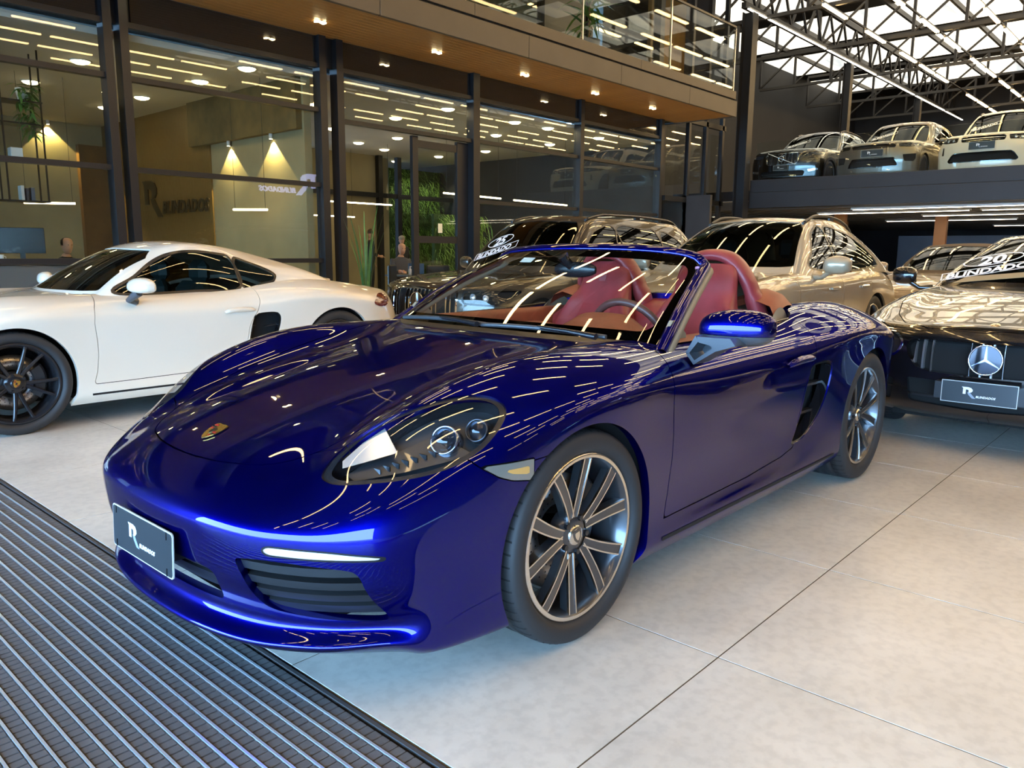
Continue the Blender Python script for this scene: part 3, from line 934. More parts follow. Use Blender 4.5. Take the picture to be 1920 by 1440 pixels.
# recessed twin lamps in the soffit
def soffit_lamp(x, y):
    r = empty('recessed_lamp', (x, y, 4.285)); 
    MB().box(-.085, .085, -.05, .05, -.004, .0).build('trim_plate', M_SATIN, r)
    for s in (-1, 1):
        MB().prism([(s*.012, -.004), (s*.075, -.004), (s*.072, -.022), (s*.012, -.010)], -.036, .036, 'y').build('lamp', emis('soffit lamp', (1., .78, .40), 34.), r)
    sp = bpy.data.lights.new('soffit_beam', 'SPOT'); sp.energy = 26; sp.spot_size = 1.9; sp.spot_blend = .6; sp.color = (1., .70, .34); sp.shadow_soft_size = .05
    so = bpy.data.objects.new('soffit_beam', sp); so.parent = r; so.location = (0, 0, -.05); COL.objects.link(so)
    return r
SOFX = [.49, 2.63, 4.78, 6.93, 9.02, 11.12, 13.21]
for i, x in enumerate(SOFX):
    r = soffit_lamp(x, 7.34)
    ords = ('first', 'second', 'third', 'fourth', 'fifth', 'sixth', 'last')
    tag(r, 'twin recessed spotlight in the oak soffit, %s from the left end' % ords[i], 'spotlight', 'recessed lamps of the oak soffit')
# ---- interior of the offices
STRUCT(MB().box(-3.9, 14.6, YF+.1, 24, 3.72, 3.80).build('ceiling', M_CEIL))
STRUCT(MB().box(-4, 5.05, 15.6, 15.75, 0, 3.72).build('wall_back', M_WALLBEIGE))
STRUCT(MB().box(5.0, 5.12, 8.15, 11.0, 0, 3.72).build('wall_partition', M_WALLBEIGE))
gp = empty('wall_logo'); STRUCT(gp)
n = 76
me = MB().box(-.022, .0, .004, .058, 0, 3.72).mesh('slat'); me.materials.append(M_GOLDPANEL)
for i in range(n): link('slat', me, None, gp, (5.0, 11.0+4.6/n*i, 0))
MB().box(5.0, 5.12, 11.0, 15.6, 0, 3.72).build('slat_backing', pbr('ochre panel back', (.16, .09, .02), .6), gp)
sg_ = empty('wall_sign', (4.975, 13.75, 1.84)); tag(sg_, 'dark R emblem with word mark on the ochre slatted wall', 'sign')
logo(sg_, frame((0, 0, 0), (0, -1, 0), (0, 0, 1)), .66, pbr('sign bronze', (.03, .018, .006), .4), pbr('sign bronze', (.03, .018, .006), .4), depth=.02, text_h=.34)
STRUCT(MB().box(4.45, 5.0, 15.45, 15.6, 0, 3.3).build('wall_niche', pbr('brown veneer', (.13, .065, .02), .5, var=(3, .2))))
# bulkhead with greenery over the partition
STRUCT(MB().box(4.90, 5.0, 8.2, 11.6, 2.98, 3.72).build('wall_bulkhead', pbr('olive render', (.10, .07, .022), .8, var=(4, .25))))
STRUCT(MB().box(-4, -3.88, 8, 15.7, 0, 3.72).build('wall_far', M_WALLBEIGE))
def leaf_mesh(L, w, droop=.5, n=5):
    mb = MB(); g = []
    for i in range(n+1):
        t = i/n; x = L*t; z = -droop*L*t*t; ww = w*math.sin(math.pi*min(.97, t*.9+.08))
        g.append([(x, -ww, z+.25*ww), (x, 0, z), (x, ww, z+.25*ww)])
    mb.sheet(g); return mb.mesh('leaf')
M_LEAF = pbr('leaf green', (.085, .19, .035), .5, var=(8, .35))
M_LEAFDK = pbr('leaf dark green', (.035, .09, .02), .5, var=(8, .35))
def leaves_on(parent, pts, L, w, droop, mat, name='leaf', lift=.2):
    me = cached(('leaf', L, w, droop), lambda: leaf_mesh(L, w, droop))
    if not me.materials: me.materials.append(mat)
    for p in pts:
        o = link(name, me, None, parent, p, (random.uniform(-.3, .3), -random.uniform(-.2, lift+.5), random.uniform(0, 6.28)))
        s = random.uniform(.7, 1.2); o.scale = (s, s, s)
# hanging metal shelf with plants and books, behind the first bay
sh = empty('hanging_shelf', (1.45, 9.5, 1.80)); tag(sh, 'black metal rod shelf hung from the ceiling behind the left glazing', 'shelf')
for x in (-1.0, -.5, .0, .46):
    for y in (0, .30): MB().box(x-.009, x+.009, y-.009, y+.009, 0, 1.92).build('rod', M_STEELBLK, sh)
for z in (.0, .52, .98, 1.26):
    MB().box(-1.02, .48, -.01, .31, z, z+.018).build('shelf_board', M_STEELBLK, sh)
def trailing_plant(loc, label, n=40, drop=.7, pot=(.085, .16)):
    r = empty('trailing_plant', loc); tag(r, label, 'plant')
    MB().lathe([(0, 0), (pot[0]*.7, 0), (pot[0], pot[1]), (pot[0]*.92, pot[1]), (pot[0]*.85, pot[1]*.9), (0, pot[1]*.88)], n=20, axis='z').build('pot', pbr('white pot', (.7, .7, .68), .4), r)
    pts = []
    for i in range(n):
        a = random.uniform(-2.4, .6); t = random.random()
        pts.append((.11*math.cos(a)*(1-.3*t), .11*math.sin(a)*(1-.3*t), pot[1]-drop*t**1.2+.04))
    leaves_on(r, pts, .13, .022, .9, M_LEAF)
    for i in range(4):
        a = random.uniform(-2.4, .4)
        MB().tube([(.05*math.cos(a), .05*math.sin(a), pot[1]), (.10*math.cos(a), .10*math.sin(a), pot[1]-.1), (.10*math.cos(a), .10*math.sin(a), pot[1]-drop)], .004, 5).build('stem', M_LEAFDK, r)
    return r
trailing_plant((1.74, 9.60, 3.079), 'trailing fern in a white pot on the top board of the hanging shelf', 110, .62)
r = empty('planter_bowl', (1.20, 9.65, 1.819+.52)); tag(r, 'dark round bowl on the middle board of the hanging shelf', 'bowl')
MB().lathe([(0, 0), (.07, 0), (.15, .08), (.17, .14), (.16, .14), (.14, .08), (0, .03)], n=24, axis='z').build('bowl', M_BLACKPL, r)
r = empty('cube_vase', (1.42, 9.66, 1.818+.52)); tag(r, 'small white cube vase on the hanging shelf', 'vase')
MB().cbox(.12, .26, -.07, .07, 0, .15, .006).build('vase_body', pbr('white pot', (.7, .7, .68), .4), r)
for i, (w_, h_, c_, lab) in enumerate(((.035, .19, (.55, .56, .55), 'pale'), (.03, .16, (.04, .04, .05), 'black'), (.04, .17, (.10, .12, .16), 'slate blue'))):
    r = empty('book', (1.62+.06*i, 9.6, 1.819)); tag(r, '%s book standing on the bottom board of the hanging shelf' % lab, 'book', 'books on the hanging shelf')
    MB().box(0, w_, 0, .13, 0, h_).build('cover', pbr('book '+lab, c_, .6), r)
    MB().box(.004, w_-.004, .002, .128, h_, h_+.001).build('pages', pbr('paper', (.7, .68, .6), .8), r)
# downlights of the office ceiling
def downlight(x, y, z, lab, e=9., grp='ceiling downlights of the offices'):
    r = empty('downlight', (x, y, z)); tag(r, lab, 'downlight', grp)
    MB().lathe([(.115, 0), (.120, -.012), (.135, -.012), (.140, 0)], n=20, axis='z').build('bezel', pbr('lamp bezel', (.6, .6, .58), .4), r)
    MB().lathe([(0, -.045), (.06, -.042), (.105, -.026), (.118, -.004)], n=20, axis='z').build('lamp', M_WARM, r)
    sp = bpy.data.lights.new('down_beam', 'SPOT'); sp.energy = e; sp.spot_size = 2.3; sp.spot_blend = .8; sp.color = (1., .74, .36); sp.shadow_soft_size = .06
    so = bpy.data.objects.new('down_beam', sp); so.parent = r; so.location = (0, 0, -.06); COL.objects.link(so)
    return r
LEFT = [(2.50, 9.66), (4.20, 8.30), (4.18, 9.64), (4.15, 11.63), (2.50, 11.68), (4.12, 13.1), (.8, 9.66), (.8, 11.68)]
RIGHT = [(8.2, 9.9), (8.18, 8.42), (9.88, 13.3), (9.94, 11.95), (11.0, 11.98), (11.05, 13.8), (10.0, 8.45), (11.0, 8.43), (11.03, 9.92), (12.9, 9.94), (12.88, 12.03), (12.77, 8.43), (8.2, 11.95), (6.4, 9.9), (12.9, 13.8), (9.9, 15.6), (11.0, 15.6), (12.9, 15.6)]
for x, y, lab in named(LEFT, 'round warm downlight behind the left glazing'): downlight(x, y, 3.72, lab)
for x, y, lab in named(RIGHT, 'round warm downlight behind the door bay'): downlight(x, y, 3.72, lab, 9., 'ceiling downlights behind the door')
# grazing spots that throw cones of light on the walls
def wall_spot(x, y, z, tx, ty, tz, lab):
    r = empty('wall_washer', (x, y, z)); tag(r, lab, 'spotlight', 'wall washers')
    MB().cyl((0, 0, 0), (0, 0, -.08), .03, n=12).build('can', pbr('lamp bezel', (.6, .6, .58), .4), r)
    MB().lathe([(0, -.081), (.025, -.081)], n=12, axis='z').build('lamp', M_WARM, r)
    sp = bpy.data.lights.new('wash_beam', 'SPOT'); sp.energy = 170; sp.spot_size = 1.62; sp.spot_blend = .08; sp.color = (1., .78, .30); sp.shadow_soft_size = .01
    so = bpy.data.objects.new('wash_beam', sp); so.parent = r; so.location = (0, 0, -.09); COL.objects.link(so)
    d = Vector((tx-x, ty-y, tz-z)); so.rotation_euler = d.to_track_quat('-Z', 'Y').to_euler()
wall_spot(4.955, 10.31, 2.98, 5.0, 10.31, 0, 'small spotlight throwing a cone on the partition, left one')
wall_spot(4.955, 9.0, 2.98, 5.0, 9.0, 0, 'small spotlight throwing a cone on the partition, right one')
wall_spot(3.95, 15.55, 3.72, 3.95, 15.6, 0, 'small spotlight throwing a cone on the back wall')
# slim linear lamps
def line_lamp(p0, p1, lab):
    c = (Vector(p0)+Vector(p1))/2; r = empty('linear_lamp', c); tag(r, lab, 'lamp', 'slim linear pendant lamps of the offices')
    a = Vector(p0)-c; b = Vector(p1)-c
    MB().cyl(a, b, .016, n=8).build('tube', emis('line lamp', (1., .82, .52), 9.), r)
    for q in (a*.9, b*.9): MB().cyl(q, q+Vector((0, 0, 3.72-c.z)), .003, n=4).build('cord', M_STEELBLK, r)
line_lamp((2.05, 11.0, 1.86), (2.75, 11.0, 1.88), 'slim linear pendant glowing behind the first glazing bay')
line_lamp((4.6, 9.6, 1.83), (4.6, 8.6, 1.80), 'slim linear pendant near the ochre wall end')
line_lamp((8.6, 13.0, 2.30), (10.6, 13.0, 2.30), 'slim linear pendant seen through the open door')
line_lamp((9.3, 14.5, 2.05), (10.6, 14.5, 2.05), 'second slim linear pendant deeper in the room')
line_lamp((8.6, 9.0, 2.30), (10.2, 9.0, 2.28), 'slim linear pendant behind the right glazing, left one')
line_lamp((10.6, 9.0, 2.27), (12.4, 9.0, 2.25), 'slim linear pendant behind the right glazing, right one')
# meeting room and green wall behind the door
STRUCT(MB().box(5.12, 14.6, 19.5, 19.7, 0, 3.72).build('wall_office_back', M_WALLBEIGE))
STRUCT(MB().box(14.55, 14.7, 8.1, 24, 0, 4.29).build('wall_office_end', M_WALLDARK))
for nm, x in (('trim_20', 9.3), ('trim_21', 11.8), ('trim_22', 12.45)):
    STRUCT(MB().box(x-.07, x+.07, 14.9, 15.04, 0, 3.72).build(nm, M_STEELBLK))
STRUCT(MB().box(5.2, 14.5, 14.92, 15.02, 2.62, 2.74).build('trim_23', M_STEELBLK))
STRUCT(MB().box(9.37, 11.73, 15.06, 15.14, 0, 3.72).build('wall_meeting', M_WALLBEIGE))
STRUCT(MB().box(11.87, 12.38, 15.3, 15.4, 0, 3.72).build('wall_meeting_side', M_WALLBEIGE))
w = empty('window_20'); STRUCT(w)
for a, b in ((5.3, 9.23), (12.52, 14.5)):
    MB().box(a, b, 14.96, 14.97, .05, 2.62).build('pane', M_SHOPGLASS, w)
def green_wall(loc, x0, x1, z0, z1, n, lab, energy):
    gw = empty('green_wall', loc); tag(gw, lab, 'green wall')
    MB().box(x0, x1, .25, .33, 0, z1).build('backing', pbr('green wall felt', (.03, .06, .015), .9, bump=(60, .4, .01)), gw)
    mbg = MB()
    for i in range(n):
        x = random.uniform(x0, x1); z = random.uniform(z0, z1); L = random.uniform(.18, .45); a = random.uniform(-1.2, 1.2); w_ = random.uniform(.008, .018)
        g_ = []
        for q in range(4):
            t = q/3; px_, py_, pz_ = x+L*t*math.sin(a)*.8, .22-L*.5*math.sin(1.6*t), z+L*.35*t-L*.9*t*t
            ww = w_*(1-t*.85); g_.append([(px_-ww*math.cos(a), py_, pz_), (px_+ww*math.cos(a), py_, pz_)])
        mbg.sheet(g_, smooth=False)
    o = mbg.build('foliage', pbr('fern green', (.13, .25, .04), .55, var=(5, .5)), gw); o['kind'] = 'stuff'
    k = max(1, int((x1-x0)/.9))
    for i in range(k):
        sp = bpy.data.lights.new('grow_beam', 'SPOT'); sp.energy = energy; sp.spot_size = 1.7; sp.spot_blend = .7; sp.color = (1., .93, .62)
        so = bpy.data.objects.new('grow_beam', sp); so.parent = gw; so.location = (x0+(x1-x0)*(i+.5)/k, -.8, 3.6); so.rotation_euler = (math.radians(22), 0, 0); COL.objects.link(so)
green_wall((13.5, 15.25, 0), -.95, 1.0, .1, 3.5, 1500, 'wall of hanging ferns behind the open glass door', 70)
green_wall((10.6, 10.4, 0), -.75, .75, .3, 2.0, 900, 'low fern hedge on a screen behind the right glazing', 90)
# ------------------------------------------------------------------ hall: roof, trusses, gallery
M_COL = pbr('column steel', (.008, .008, .009), .5)
def column(x, y, z0, z1, s=.20, lab=None):
    o = empty('steel_column', (x, y, z0)); tag(o, lab, 'column', 'steel columns of the hall')
    # H section: two flanges and a web, base plate
    MB().box(-s/2, s/2, -s/2, -s/2+.02, .02, z1-z0).build('flange', M_COL, o)
    MB().box(-s/2, s/2, s/2-.02, s/2, .02, z1-z0).build('flange', M_COL, o)
    MB().box(-.012, .012, -s/2+.02, s/2-.02, .02, z1-z0).build('web', M_COL, o)
    MB().box(-s*.75, s*.75, -s*.75, s*.75, 0, .02).build('base_plate', M_COL, o)
    return o
DZ = 2.85; XM = 18.0
column(17.7, 7.4, 0, 7.2, .30, 'tall black steel column at the corner of the gallery')
column(24.7, 7.4, DZ, 7.2, .24, 'black steel column on the gallery behind the black upstairs SUV')
column(32.3, 7.4, DZ, 7.2, .24, 'farthest black steel column on the gallery')
# gallery deck: edge beam, floor, lit underside slats, glass balustrade
dk = empty('floor_gallery'); STRUCT(dk)
MB().box(XM+.2, 39, -14, 12, DZ-.25, DZ).build('deck_slab', M_DECKDARK, dk)
MB().cbox(XM, XM+.12, -14, 7.3, 2.78, 3.10, .006).build('edge_upper', M_DECKDARK, dk)
for a, b in ((-14, -4.0), (-4.0, 1.05), (1.05, 7.3)): MB().cbox(XM-.05, XM+.2, a+.004, b-.004, 2.38, 2.775, .006).build('edge_beam', M_DECKDARK, dk)
for i in range(24):
    x = XM+.5+.85*i
    MB().box(x, x+.42, -14, 12, 2.36, 2.60).build('rib', pbr('gallery rib', (.10, .085, .065), .5), dk)
us = empty('ceiling_under_gallery'); STRUCT(us)
MB().box(XM+.2, 39, -14, 12, 2.58, 2.60).build('soffit_sheet', pbr('soffit sheet', (.42, .39, .33), .45, .2), us)
bal = empty('glass_balustrade', (XM+.06, 0, 3.10)); tag(bal, 'clear glass balustrade along the edge of the gallery with parked SUVs', 'balustrade')
ys = [7.2, 5.05, 2.85, .65, -1.55, -3.75, -5.95, -8.15]
for a, b in zip(ys[:-1], ys[1:]):
    MB().box(-.006, .006, b+.008, a-.008, 0, .95).build('pane', M_RAILGLASS, bal)
# lamps under the gallery
for i, (x, y) in enumerate(((20.41, 4.5), (20.41, .5), (20.41, -3.5), (26.36, 4.5), (26.36, .5), (26.36, -3.5), (32.31, 2.5), (18.71, 3.0), (18.71, -1.5), (22.96, 2.5), (22.96, -2.0))):
    r = empty('batten_lamp', (x, y, 2.355)); tag(r, 'linear batten lamp under the gallery, %s' % ('front row left one', 'front row middle one', 'front row right one', 'second row left one', 'second row middle one', 'second row right one', 'single one deepest in', 'right behind the edge beam left one', 'right behind the edge beam right one', 'middle row left one', 'middle row right one')[i], 'lamp', 'batten lamps under the gallery')
    MB().box(-.05, .05, -1.9, 1.9, -.05, 0).build('housing', pbr('batten housing', (.6, .6, .58), .4), r)
    MB().box(-.035, .035, -1.85, 1.85, -.06, -.05).build('tube', emis('batten', (1., .84, .60), 14.), r)
# orange posts under the gallery and a lit wall behind
for i, (x, y, lab) in enumerate(((24.0, 4.1, 'orange steel post under the gallery behind the cream SUV'), (22.0, 6.3, 'orange steel post under the gallery near its corner'), (27.0, 8.0, 'orange steel post deep under the gallery'))):
    r = empty('steel_post', (x, y, 0)); tag(r, lab, 'post', 'orange posts under the gallery')
    MB().box(-.16, .0, -.16, .16, 0, 2.36).build('post_side', pbr('orange paint', (.42, .15, .02), .45), r)
    MB().box(.0, .02, -.16, .16, 0, 2.36).build('post_web', pbr('orange paint', (.42, .15, .02), .45), r)
    MB().box(-.17, -.16, -.17, .17, 0, .06).build('post_foot', M_COL, r)
STRUCT(MB().box(30.0, 30.1, -14, 7, 0, 1.9).build('wall_under_gallery', pbr('blue grey screen', (.09, .10, .125), .5, var=(.6, .2))))
STRUCT(MB().box(38.8, 39, -14, 12, 0, 9.5).build('wall_back_hall', pbr('back wall grey', (.022, .022, .024), .7, var=(.4, .25))))
STRUCT(MB().box(18, 39, 12, 12.2, 0, 9.5).build('wall_gallery_side', pbr('back wall grey', (.022, .022, .024), .7)))
# ---- roof: sheet panels alternating with translucent ones, purlins, trusses
rf = empty('ceiling_roof'); STRUCT(rf)
ZR = 8.55
skyx = [(13.0, 15.2), (16.4, 18.9), (20.0, 23.0), (24.0, 27.2), (28.4, 31.6), (33.0, 36.4)]
cuts = [-9.0]+[v for p in skyx for v in p]+[39.2]
for q in range(0, len(cuts)-1, 2):
    MB().box(cuts[q], cuts[q+1], -14.2, 12.2, ZR, ZR+.08).build('roof_sheet', M_ROOFSHEET, rf)
for a, b in skyx:
    MB().box(a, b, -14.2, 12.2, ZR, ZR+.05).build('translucent_panel', M_SKYPANEL, rf)
for y in np.arange(-13.5, 12, 1.5): MB().box(-9, 39, y-.04, y+.04, ZR-.14, ZR).build('purlin', M_TRUSS, rf)
def truss(x, y0, y1, z0, z1, bay, lab, w=.09):
    r = empty('roof_truss', (x, 0, 0)); tag(r, lab, 'roof truss', 'roof trusses of the hall')
    MB().box(-w/2, w/2, y0, y1, z0, z0+w).build('bottom_chord', pbr('truss chord', (.05, .045, .038), .4), r)
    MB().box(-w/2, w/2, y0, y1, z1-w, z1).build('top_chord', M_TRUSS, r)
    n = int(round((y1-y0)/bay)); b = (y1-y0)/n; h = z1-z0-2*w
    mv = MB().box(-w*.4, w*.4, -w*.4, w*.4, 0, h).mesh('web_post'); mv.materials.append(M_TRUSS)
    L = math.hypot(b, h); md = MB().box(-w*.3, w*.3, -w*.3, w*.3, 0, L).mesh('web_diagonal'); md.materials.append(pbr('truss chord', (.05, .045, .038), .4))
    an = math.atan2(b, h)
    for i in range(n+1):
        link('web_post', mv, None, r, (0, y0+b*i, z0+w))
        if i < n: link('web_diagonal', md, None, r, (0, y0+b*(i+1), z0+w), (an, 0, 0))
    return r
words = ('nearest', 'second', 'third', 'fourth', 'fifth', 'sixth')
for i, x in enumerate((18.35, 22.4, 26.9, 31.3, 35.6)):
    truss(x, -12, 11.4, 7.15, 8.41, 1.30, 'dark steel lattice roof truss over the gallery, %s from the corner column' % words[i])
for i, x in enumerate((14.2, 10.2, 6.2, 2.2, -1.8, -5.8)):
    truss(x, -12, 6.3, 7.35, 8.41, 1.6, 'dark steel lattice roof truss over the parked cars, %s counting from the gallery' % words[i])
# girder along x carrying the light line
gd = empty('lattice_girder', (0, 7.4, 0)); tag(gd, 'long dark lattice girder running back over the gallery columns', 'girder')
MB().box(17.3, 38.5, -.06, .06, 7.22, 7.36).build('bottom_chord', M_TRUSS, gd)
MB().box(17.3, 38.5, -.05, .05, 8.24, 8.38).build('top_chord', M_TRUSS, gd)
L = math.hypot(.55, .91); md = MB().box(-.028, .028, -.028, .028, 0, L).mesh('web_diagonal'); md.materials.append(M_TRUSS)
for i in range(37):
    s = 1 if i % 2 else -1
    link('web_diagonal', md, None, gd, (17.4+.55*i+(0 if s > 0 else .55), 0, 7.36), (0, s*math.atan2(.55, .91), 0))
ll = empty('light_line', (0, 7.33, 7.18)); tag(ll, 'long continuous led strip under the lattice girder', 'light')
MB().box(17.3, 38.6, -.09, -.03, .0, .04).build('profile', pbr('batten housing', (.6, .6, .58), .4), ll)
MB().box(17.3, 38.6, -.085, -.035, -.012, .0).build('strip', emis('strip light', (1., .90, .72), 18.), ll)
# ---- rows of led tubes hung on rails under the trusses
tube = MB(); tube.box(-.75, .75, -.040, .040, -.035, 0); tube_me = tube.mesh('tube'); tube_me.materials.append(M_LED)
cap = MB(); cap.box(-.78, .78, -.045, .045, 0, .025); cap_me = cap.mesh('housing'); cap_me.materials.append(pbr('batten housing', (.6, .6, .58), .4))
rows = [-11.2, -9.8, -8.4, -7.0, -5.6, -4.2, -2.8, -1.4, 0, 1.4, 2.8, 4.2, 5.6]
for k, y in enumerate(rows):
    STRUCT(MB().box((-8.6 if y > -5 else -4.4) if y < 2 else -.3, 38.5, y-.02, y+.02, 7.11, 7.15).build('trim_rail_%d' % (k+1), M_TRUSS))
    x = (-7.6 if -5 < y < 2 else (-3.4 if y < 2 else .6))+.7*(k % 3); ti = 0
    while x < 37.5:
        if random.random() > (.12 if x > 1 else (.22 if x < -3 else .5)):
            r = empty('led_tube_lamp', (x, y, 7.11-.025)); ti += 1; tag(r, 'warm led tube lamp, %s from the entrance in the %s roof row from the offices' % (ORD[ti-1], ORD[len(rows)-1-k]), 'tube lamp', 'led tube lamps under the hall roof')
            link('tube', tube_me, None, r); link('housing', cap_me, None, r)
        x += random.choice((1.75, 2.0, 2.3, 3.0))
# ---- outer walls of the hall
STRUCT(MB().box(-9.0, 39, -14.2, -14, 0, 8.55).build('wall_right', pbr('side wall', (.05, .048, .046), .6, var=(.3, .3))))
STRUCT(MB().box(-9.15, -9.0, -14.2, 12.2, 3.9, 8.6).build('wall_entrance_head', pbr('side wall', (.05, .048, .046), .6)))
STRUCT(MB().box(-9.0, -3.9, 8.0, 8.2, 0, 8.6).build('wall_front_side', pbr('side wall', (.05, .048, .046), .6)))
# ---- upper storey of the offices behind the terrace
STRUCT(MB().box(-3.9, 15.3, 8.2, 8.3, 4.8, 5.0).build('wall_upper_sill', M_STEELBLK))
wn = empty('window_30'); STRUCT(wn)
for x in (-1.0, 1.5, 4.0, 6.5, 8.3, 10.6, 12.0, 14.8): MB().box(x-.09, x+.09, 8.15, 8.35, 4.8, 8.5).build('mullion', M_STEELBLK, wn)
for a, b in ((-.9, 1.4), (1.6, 3.9), (4.1, 6.4), (6.6, 8.2), (8.4, 10.5), (12.1, 14.7)): MB().box(a, b, 8.24, 8.255, 4.8, 8.5).build('pane', M_SHOPGLASS, wn)
STRUCT(MB().box(10.7, 11.9, 8.2, 8.3, 4.8, 8.5).build('wall_upper_dark', M_STEELBLK))
STRUCT(MB().box(-3.9, 15.3, 12.0, 12.2, 4.8, 8.5).build('wall_upper_back', M_WALLBEIGE))
STRUCT(MB().box(15.0, 16.6, 8.6, 8.7, 4.8, 8.5).build('wall_upper_ochre', M_GOLDPANEL))
STRUCT(MB().box(16.6, 16.7, 7.9, 12.2, 4.8, 8.5).build('wall_upper_right', M_WALLDARK))
STRUCT(MB().box(-4.0, -3.9, 8.2, 12.2, 3.8, 8.5).build('wall_upper_left', M_WALLDARK))
STRUCT(MB().box(14.7, 18.0, 9.8, 12.2, 8.4, 8.5).build('ceiling_lobby', M_WALLDARK))
STRUCT(MB().box(16.7, 18.0, 12.0, 12.2, 0, 8.5).build('wall_lobby_back', M_WALLDARK))
STRUCT(MB().box(-3.9, 16.6, 8.3, 12.2, 8.4, 8.5).build('ceiling_upper', M_CEIL))
for qi, x in enumerate((3, 6, 9, 12, 14)):
    downlight(x, 9.6, 8.4, 'round warm downlight in the upper storey ceiling, %s from the left' % ORD[qi], 18., 'downlights of the upper storey')
tb = empty('terrace_balustrade', (0, 6.53, 4.83)); tag(tb, 'clear glass balustrade on the canopy edge of the upper terrace', 'balustrade')
xs_ = [-2.2, .9, 3.9, 6.75, 9.6, 12.5, 15.25]
for a, b in zip(xs_[:-1], xs_[1:]):
    MB().box(a+.01, b-.01, -.007, .007, 0, 1.35).build('pane', M_RAILGLASS, tb)
for x in xs_[2:]: MB().box(x-.012, x+.012, -.02, .02, 0, 1.35).build('clip_post', M_ALU, tb)
MB().box(-2.2, 15.25, -.02, .02, 1.35, 1.39).build('handrail', M_STEELBLK, tb)
# stair lobby between the offices and the gallery
STRUCT(MB().box(14.7, 18, 9.6, 9.8, 0, 8.5).build('wall_lobby', M_WALLDARK))
STRUCT(MB().box(15.7, 15.8, 7.2, 9.6, 0, 2.6).build('wall_lobby_screen', M_WALLDARK))
w = empty('window_40'); STRUCT(w)
for a, b in ((14.75, 15.65), (15.85, 17.5)):
    MB().box(a, b, 7.9, 7.91, .05, 4.2).build('pane', M_SHOPGLASS, w)
for x in (15.75, 16.6, 17.45): MB().box(x-.05, x+.05, 7.85, 7.95, 0, 8.4).build('mullion', M_STEELBLK, w)
for z in (2.5, 4.4): MB().box(14.7, 17.6, 7.85, 7.95, z-.06, z+.06).build('transom', M_STEELBLK, w)
r = empty('lobby_door', (15.2, 9.0, 0)); tag(r, 'white door standing in the dark lobby right of the offices', 'door')
MB().cbox(-.4, .45, .5, .56, 0, 2.15, .006).build('leaf', pbr('white door', (.62, .64, .62), .4), r)
MB().box(.33, .38, .44, .5, .98, 1.0).build('handle', M_CHROME, r)
r = empty('wall_box', (16.4, 9.52, 1.7)); tag(r, 'orange box on the wall of the dark lobby', 'box')
MB().cbox(-.16, .16, 0, .07, 0, .42, .01).build('case', pbr('orange paint', (.42, .15, .02), .45), r); MB().box(-.1, .1, -.005, 0, .12, .3).build('case_label', M_WHITE, r)
r = empty('lobby_lamp', (17.0, 8.6, 0)); tag(r, 'slim upright white light tube in the lobby', 'lamp')
MB().cyl((0, 0, .02), (-.25, 0, 2.4), .02, n=8).build('tube', emis('line lamp', (1., .82, .52), 9.), r); MB().box(-.1, .1, -.1, .1, 0, .02).build('foot', M_STEELBLK, r)
# lit name sign on the far side wall, seen mirrored in the glazing
sgn = empty('wall_sign', (20.0, -13.98, 3.75)); tag(sgn, 'lit blue-white R emblem sign on the side wall, mirrored in the glazing', 'sign')
logo(sgn, frame((0, 0, 0), (1, 0, 0) if False else (-1, 0, 0), (0, 0, 1)), .95, emis('sign light', (.45, .50, 1.), 7.), emis('sign light', (.45, .50, 1.), 7.), depth=.05, text_h=.24)
# ------------------------------------------------------------------ people, plants and furniture of the offices
def skin_body(name, verts, edges, radii, mat, parent, sub=2):
    me = bpy.data.meshes.new(name); me.from_pydata(verts, edges, [])
    o = bpy.data.objects.new(name, me); COL.objects.link(o)
    md = o.modifiers.new('s', 'SKIN'); md.use_smooth_shade = True
    for i, r in enumerate(radii):
        me.skin_vertices[0].data[i].radius = (r, r) if not hasattr(r, '__len__') else r
    me.skin_vertices[0].data[0].use_root = True
    o.modifiers.new('b', 'SUBSURF').levels = sub
    dg = bpy.context.evaluated_depsgraph_get(); dg.update()
    m2 = bpy.data.meshes.new_from_object(o.evaluated_get(dg))
    bpy.data.objects.remove(o)
    m2.polygons.foreach_set('use_smooth', [True]*len(m2.polygons))
    m2.materials.clear()
    return link(name, m2, mat, parent)
M_SKIN = pbr('skin', (.50, .27, .17), .5)
def head_mesh(hair, bald=False):
    """head about 0.23 high, face to -y"""
    mb = MB(); rows = []
    prof = [(-.115, .028, .030), (-.10, .048, .052), (-.07, .060, .068), (-.03, .068, .080), (.01, .073, .088), (.05, .075, .092), (.085, .066, .080), (.105, .045, .056), (.117, .012, .015)]
    for z, wx, wy in prof:
        row = []
        for k in range(20):
            a = 2*math.pi*k/20; x = wx*math.cos(a); y = wy*math.sin(a)
            if math.sin(a) < -.9 and -.045 < z < .0: y -= .016
            if math.sin(a) < -.6 and abs(math.cos(a)) > .25 and 0 < z < .03: y += .008
            row.append((x, y, z))
        rows.append(row)
    mb.sheet(rows, closed_v=True); mb.add(rows[-1], [tuple(range(20))])
    return mb
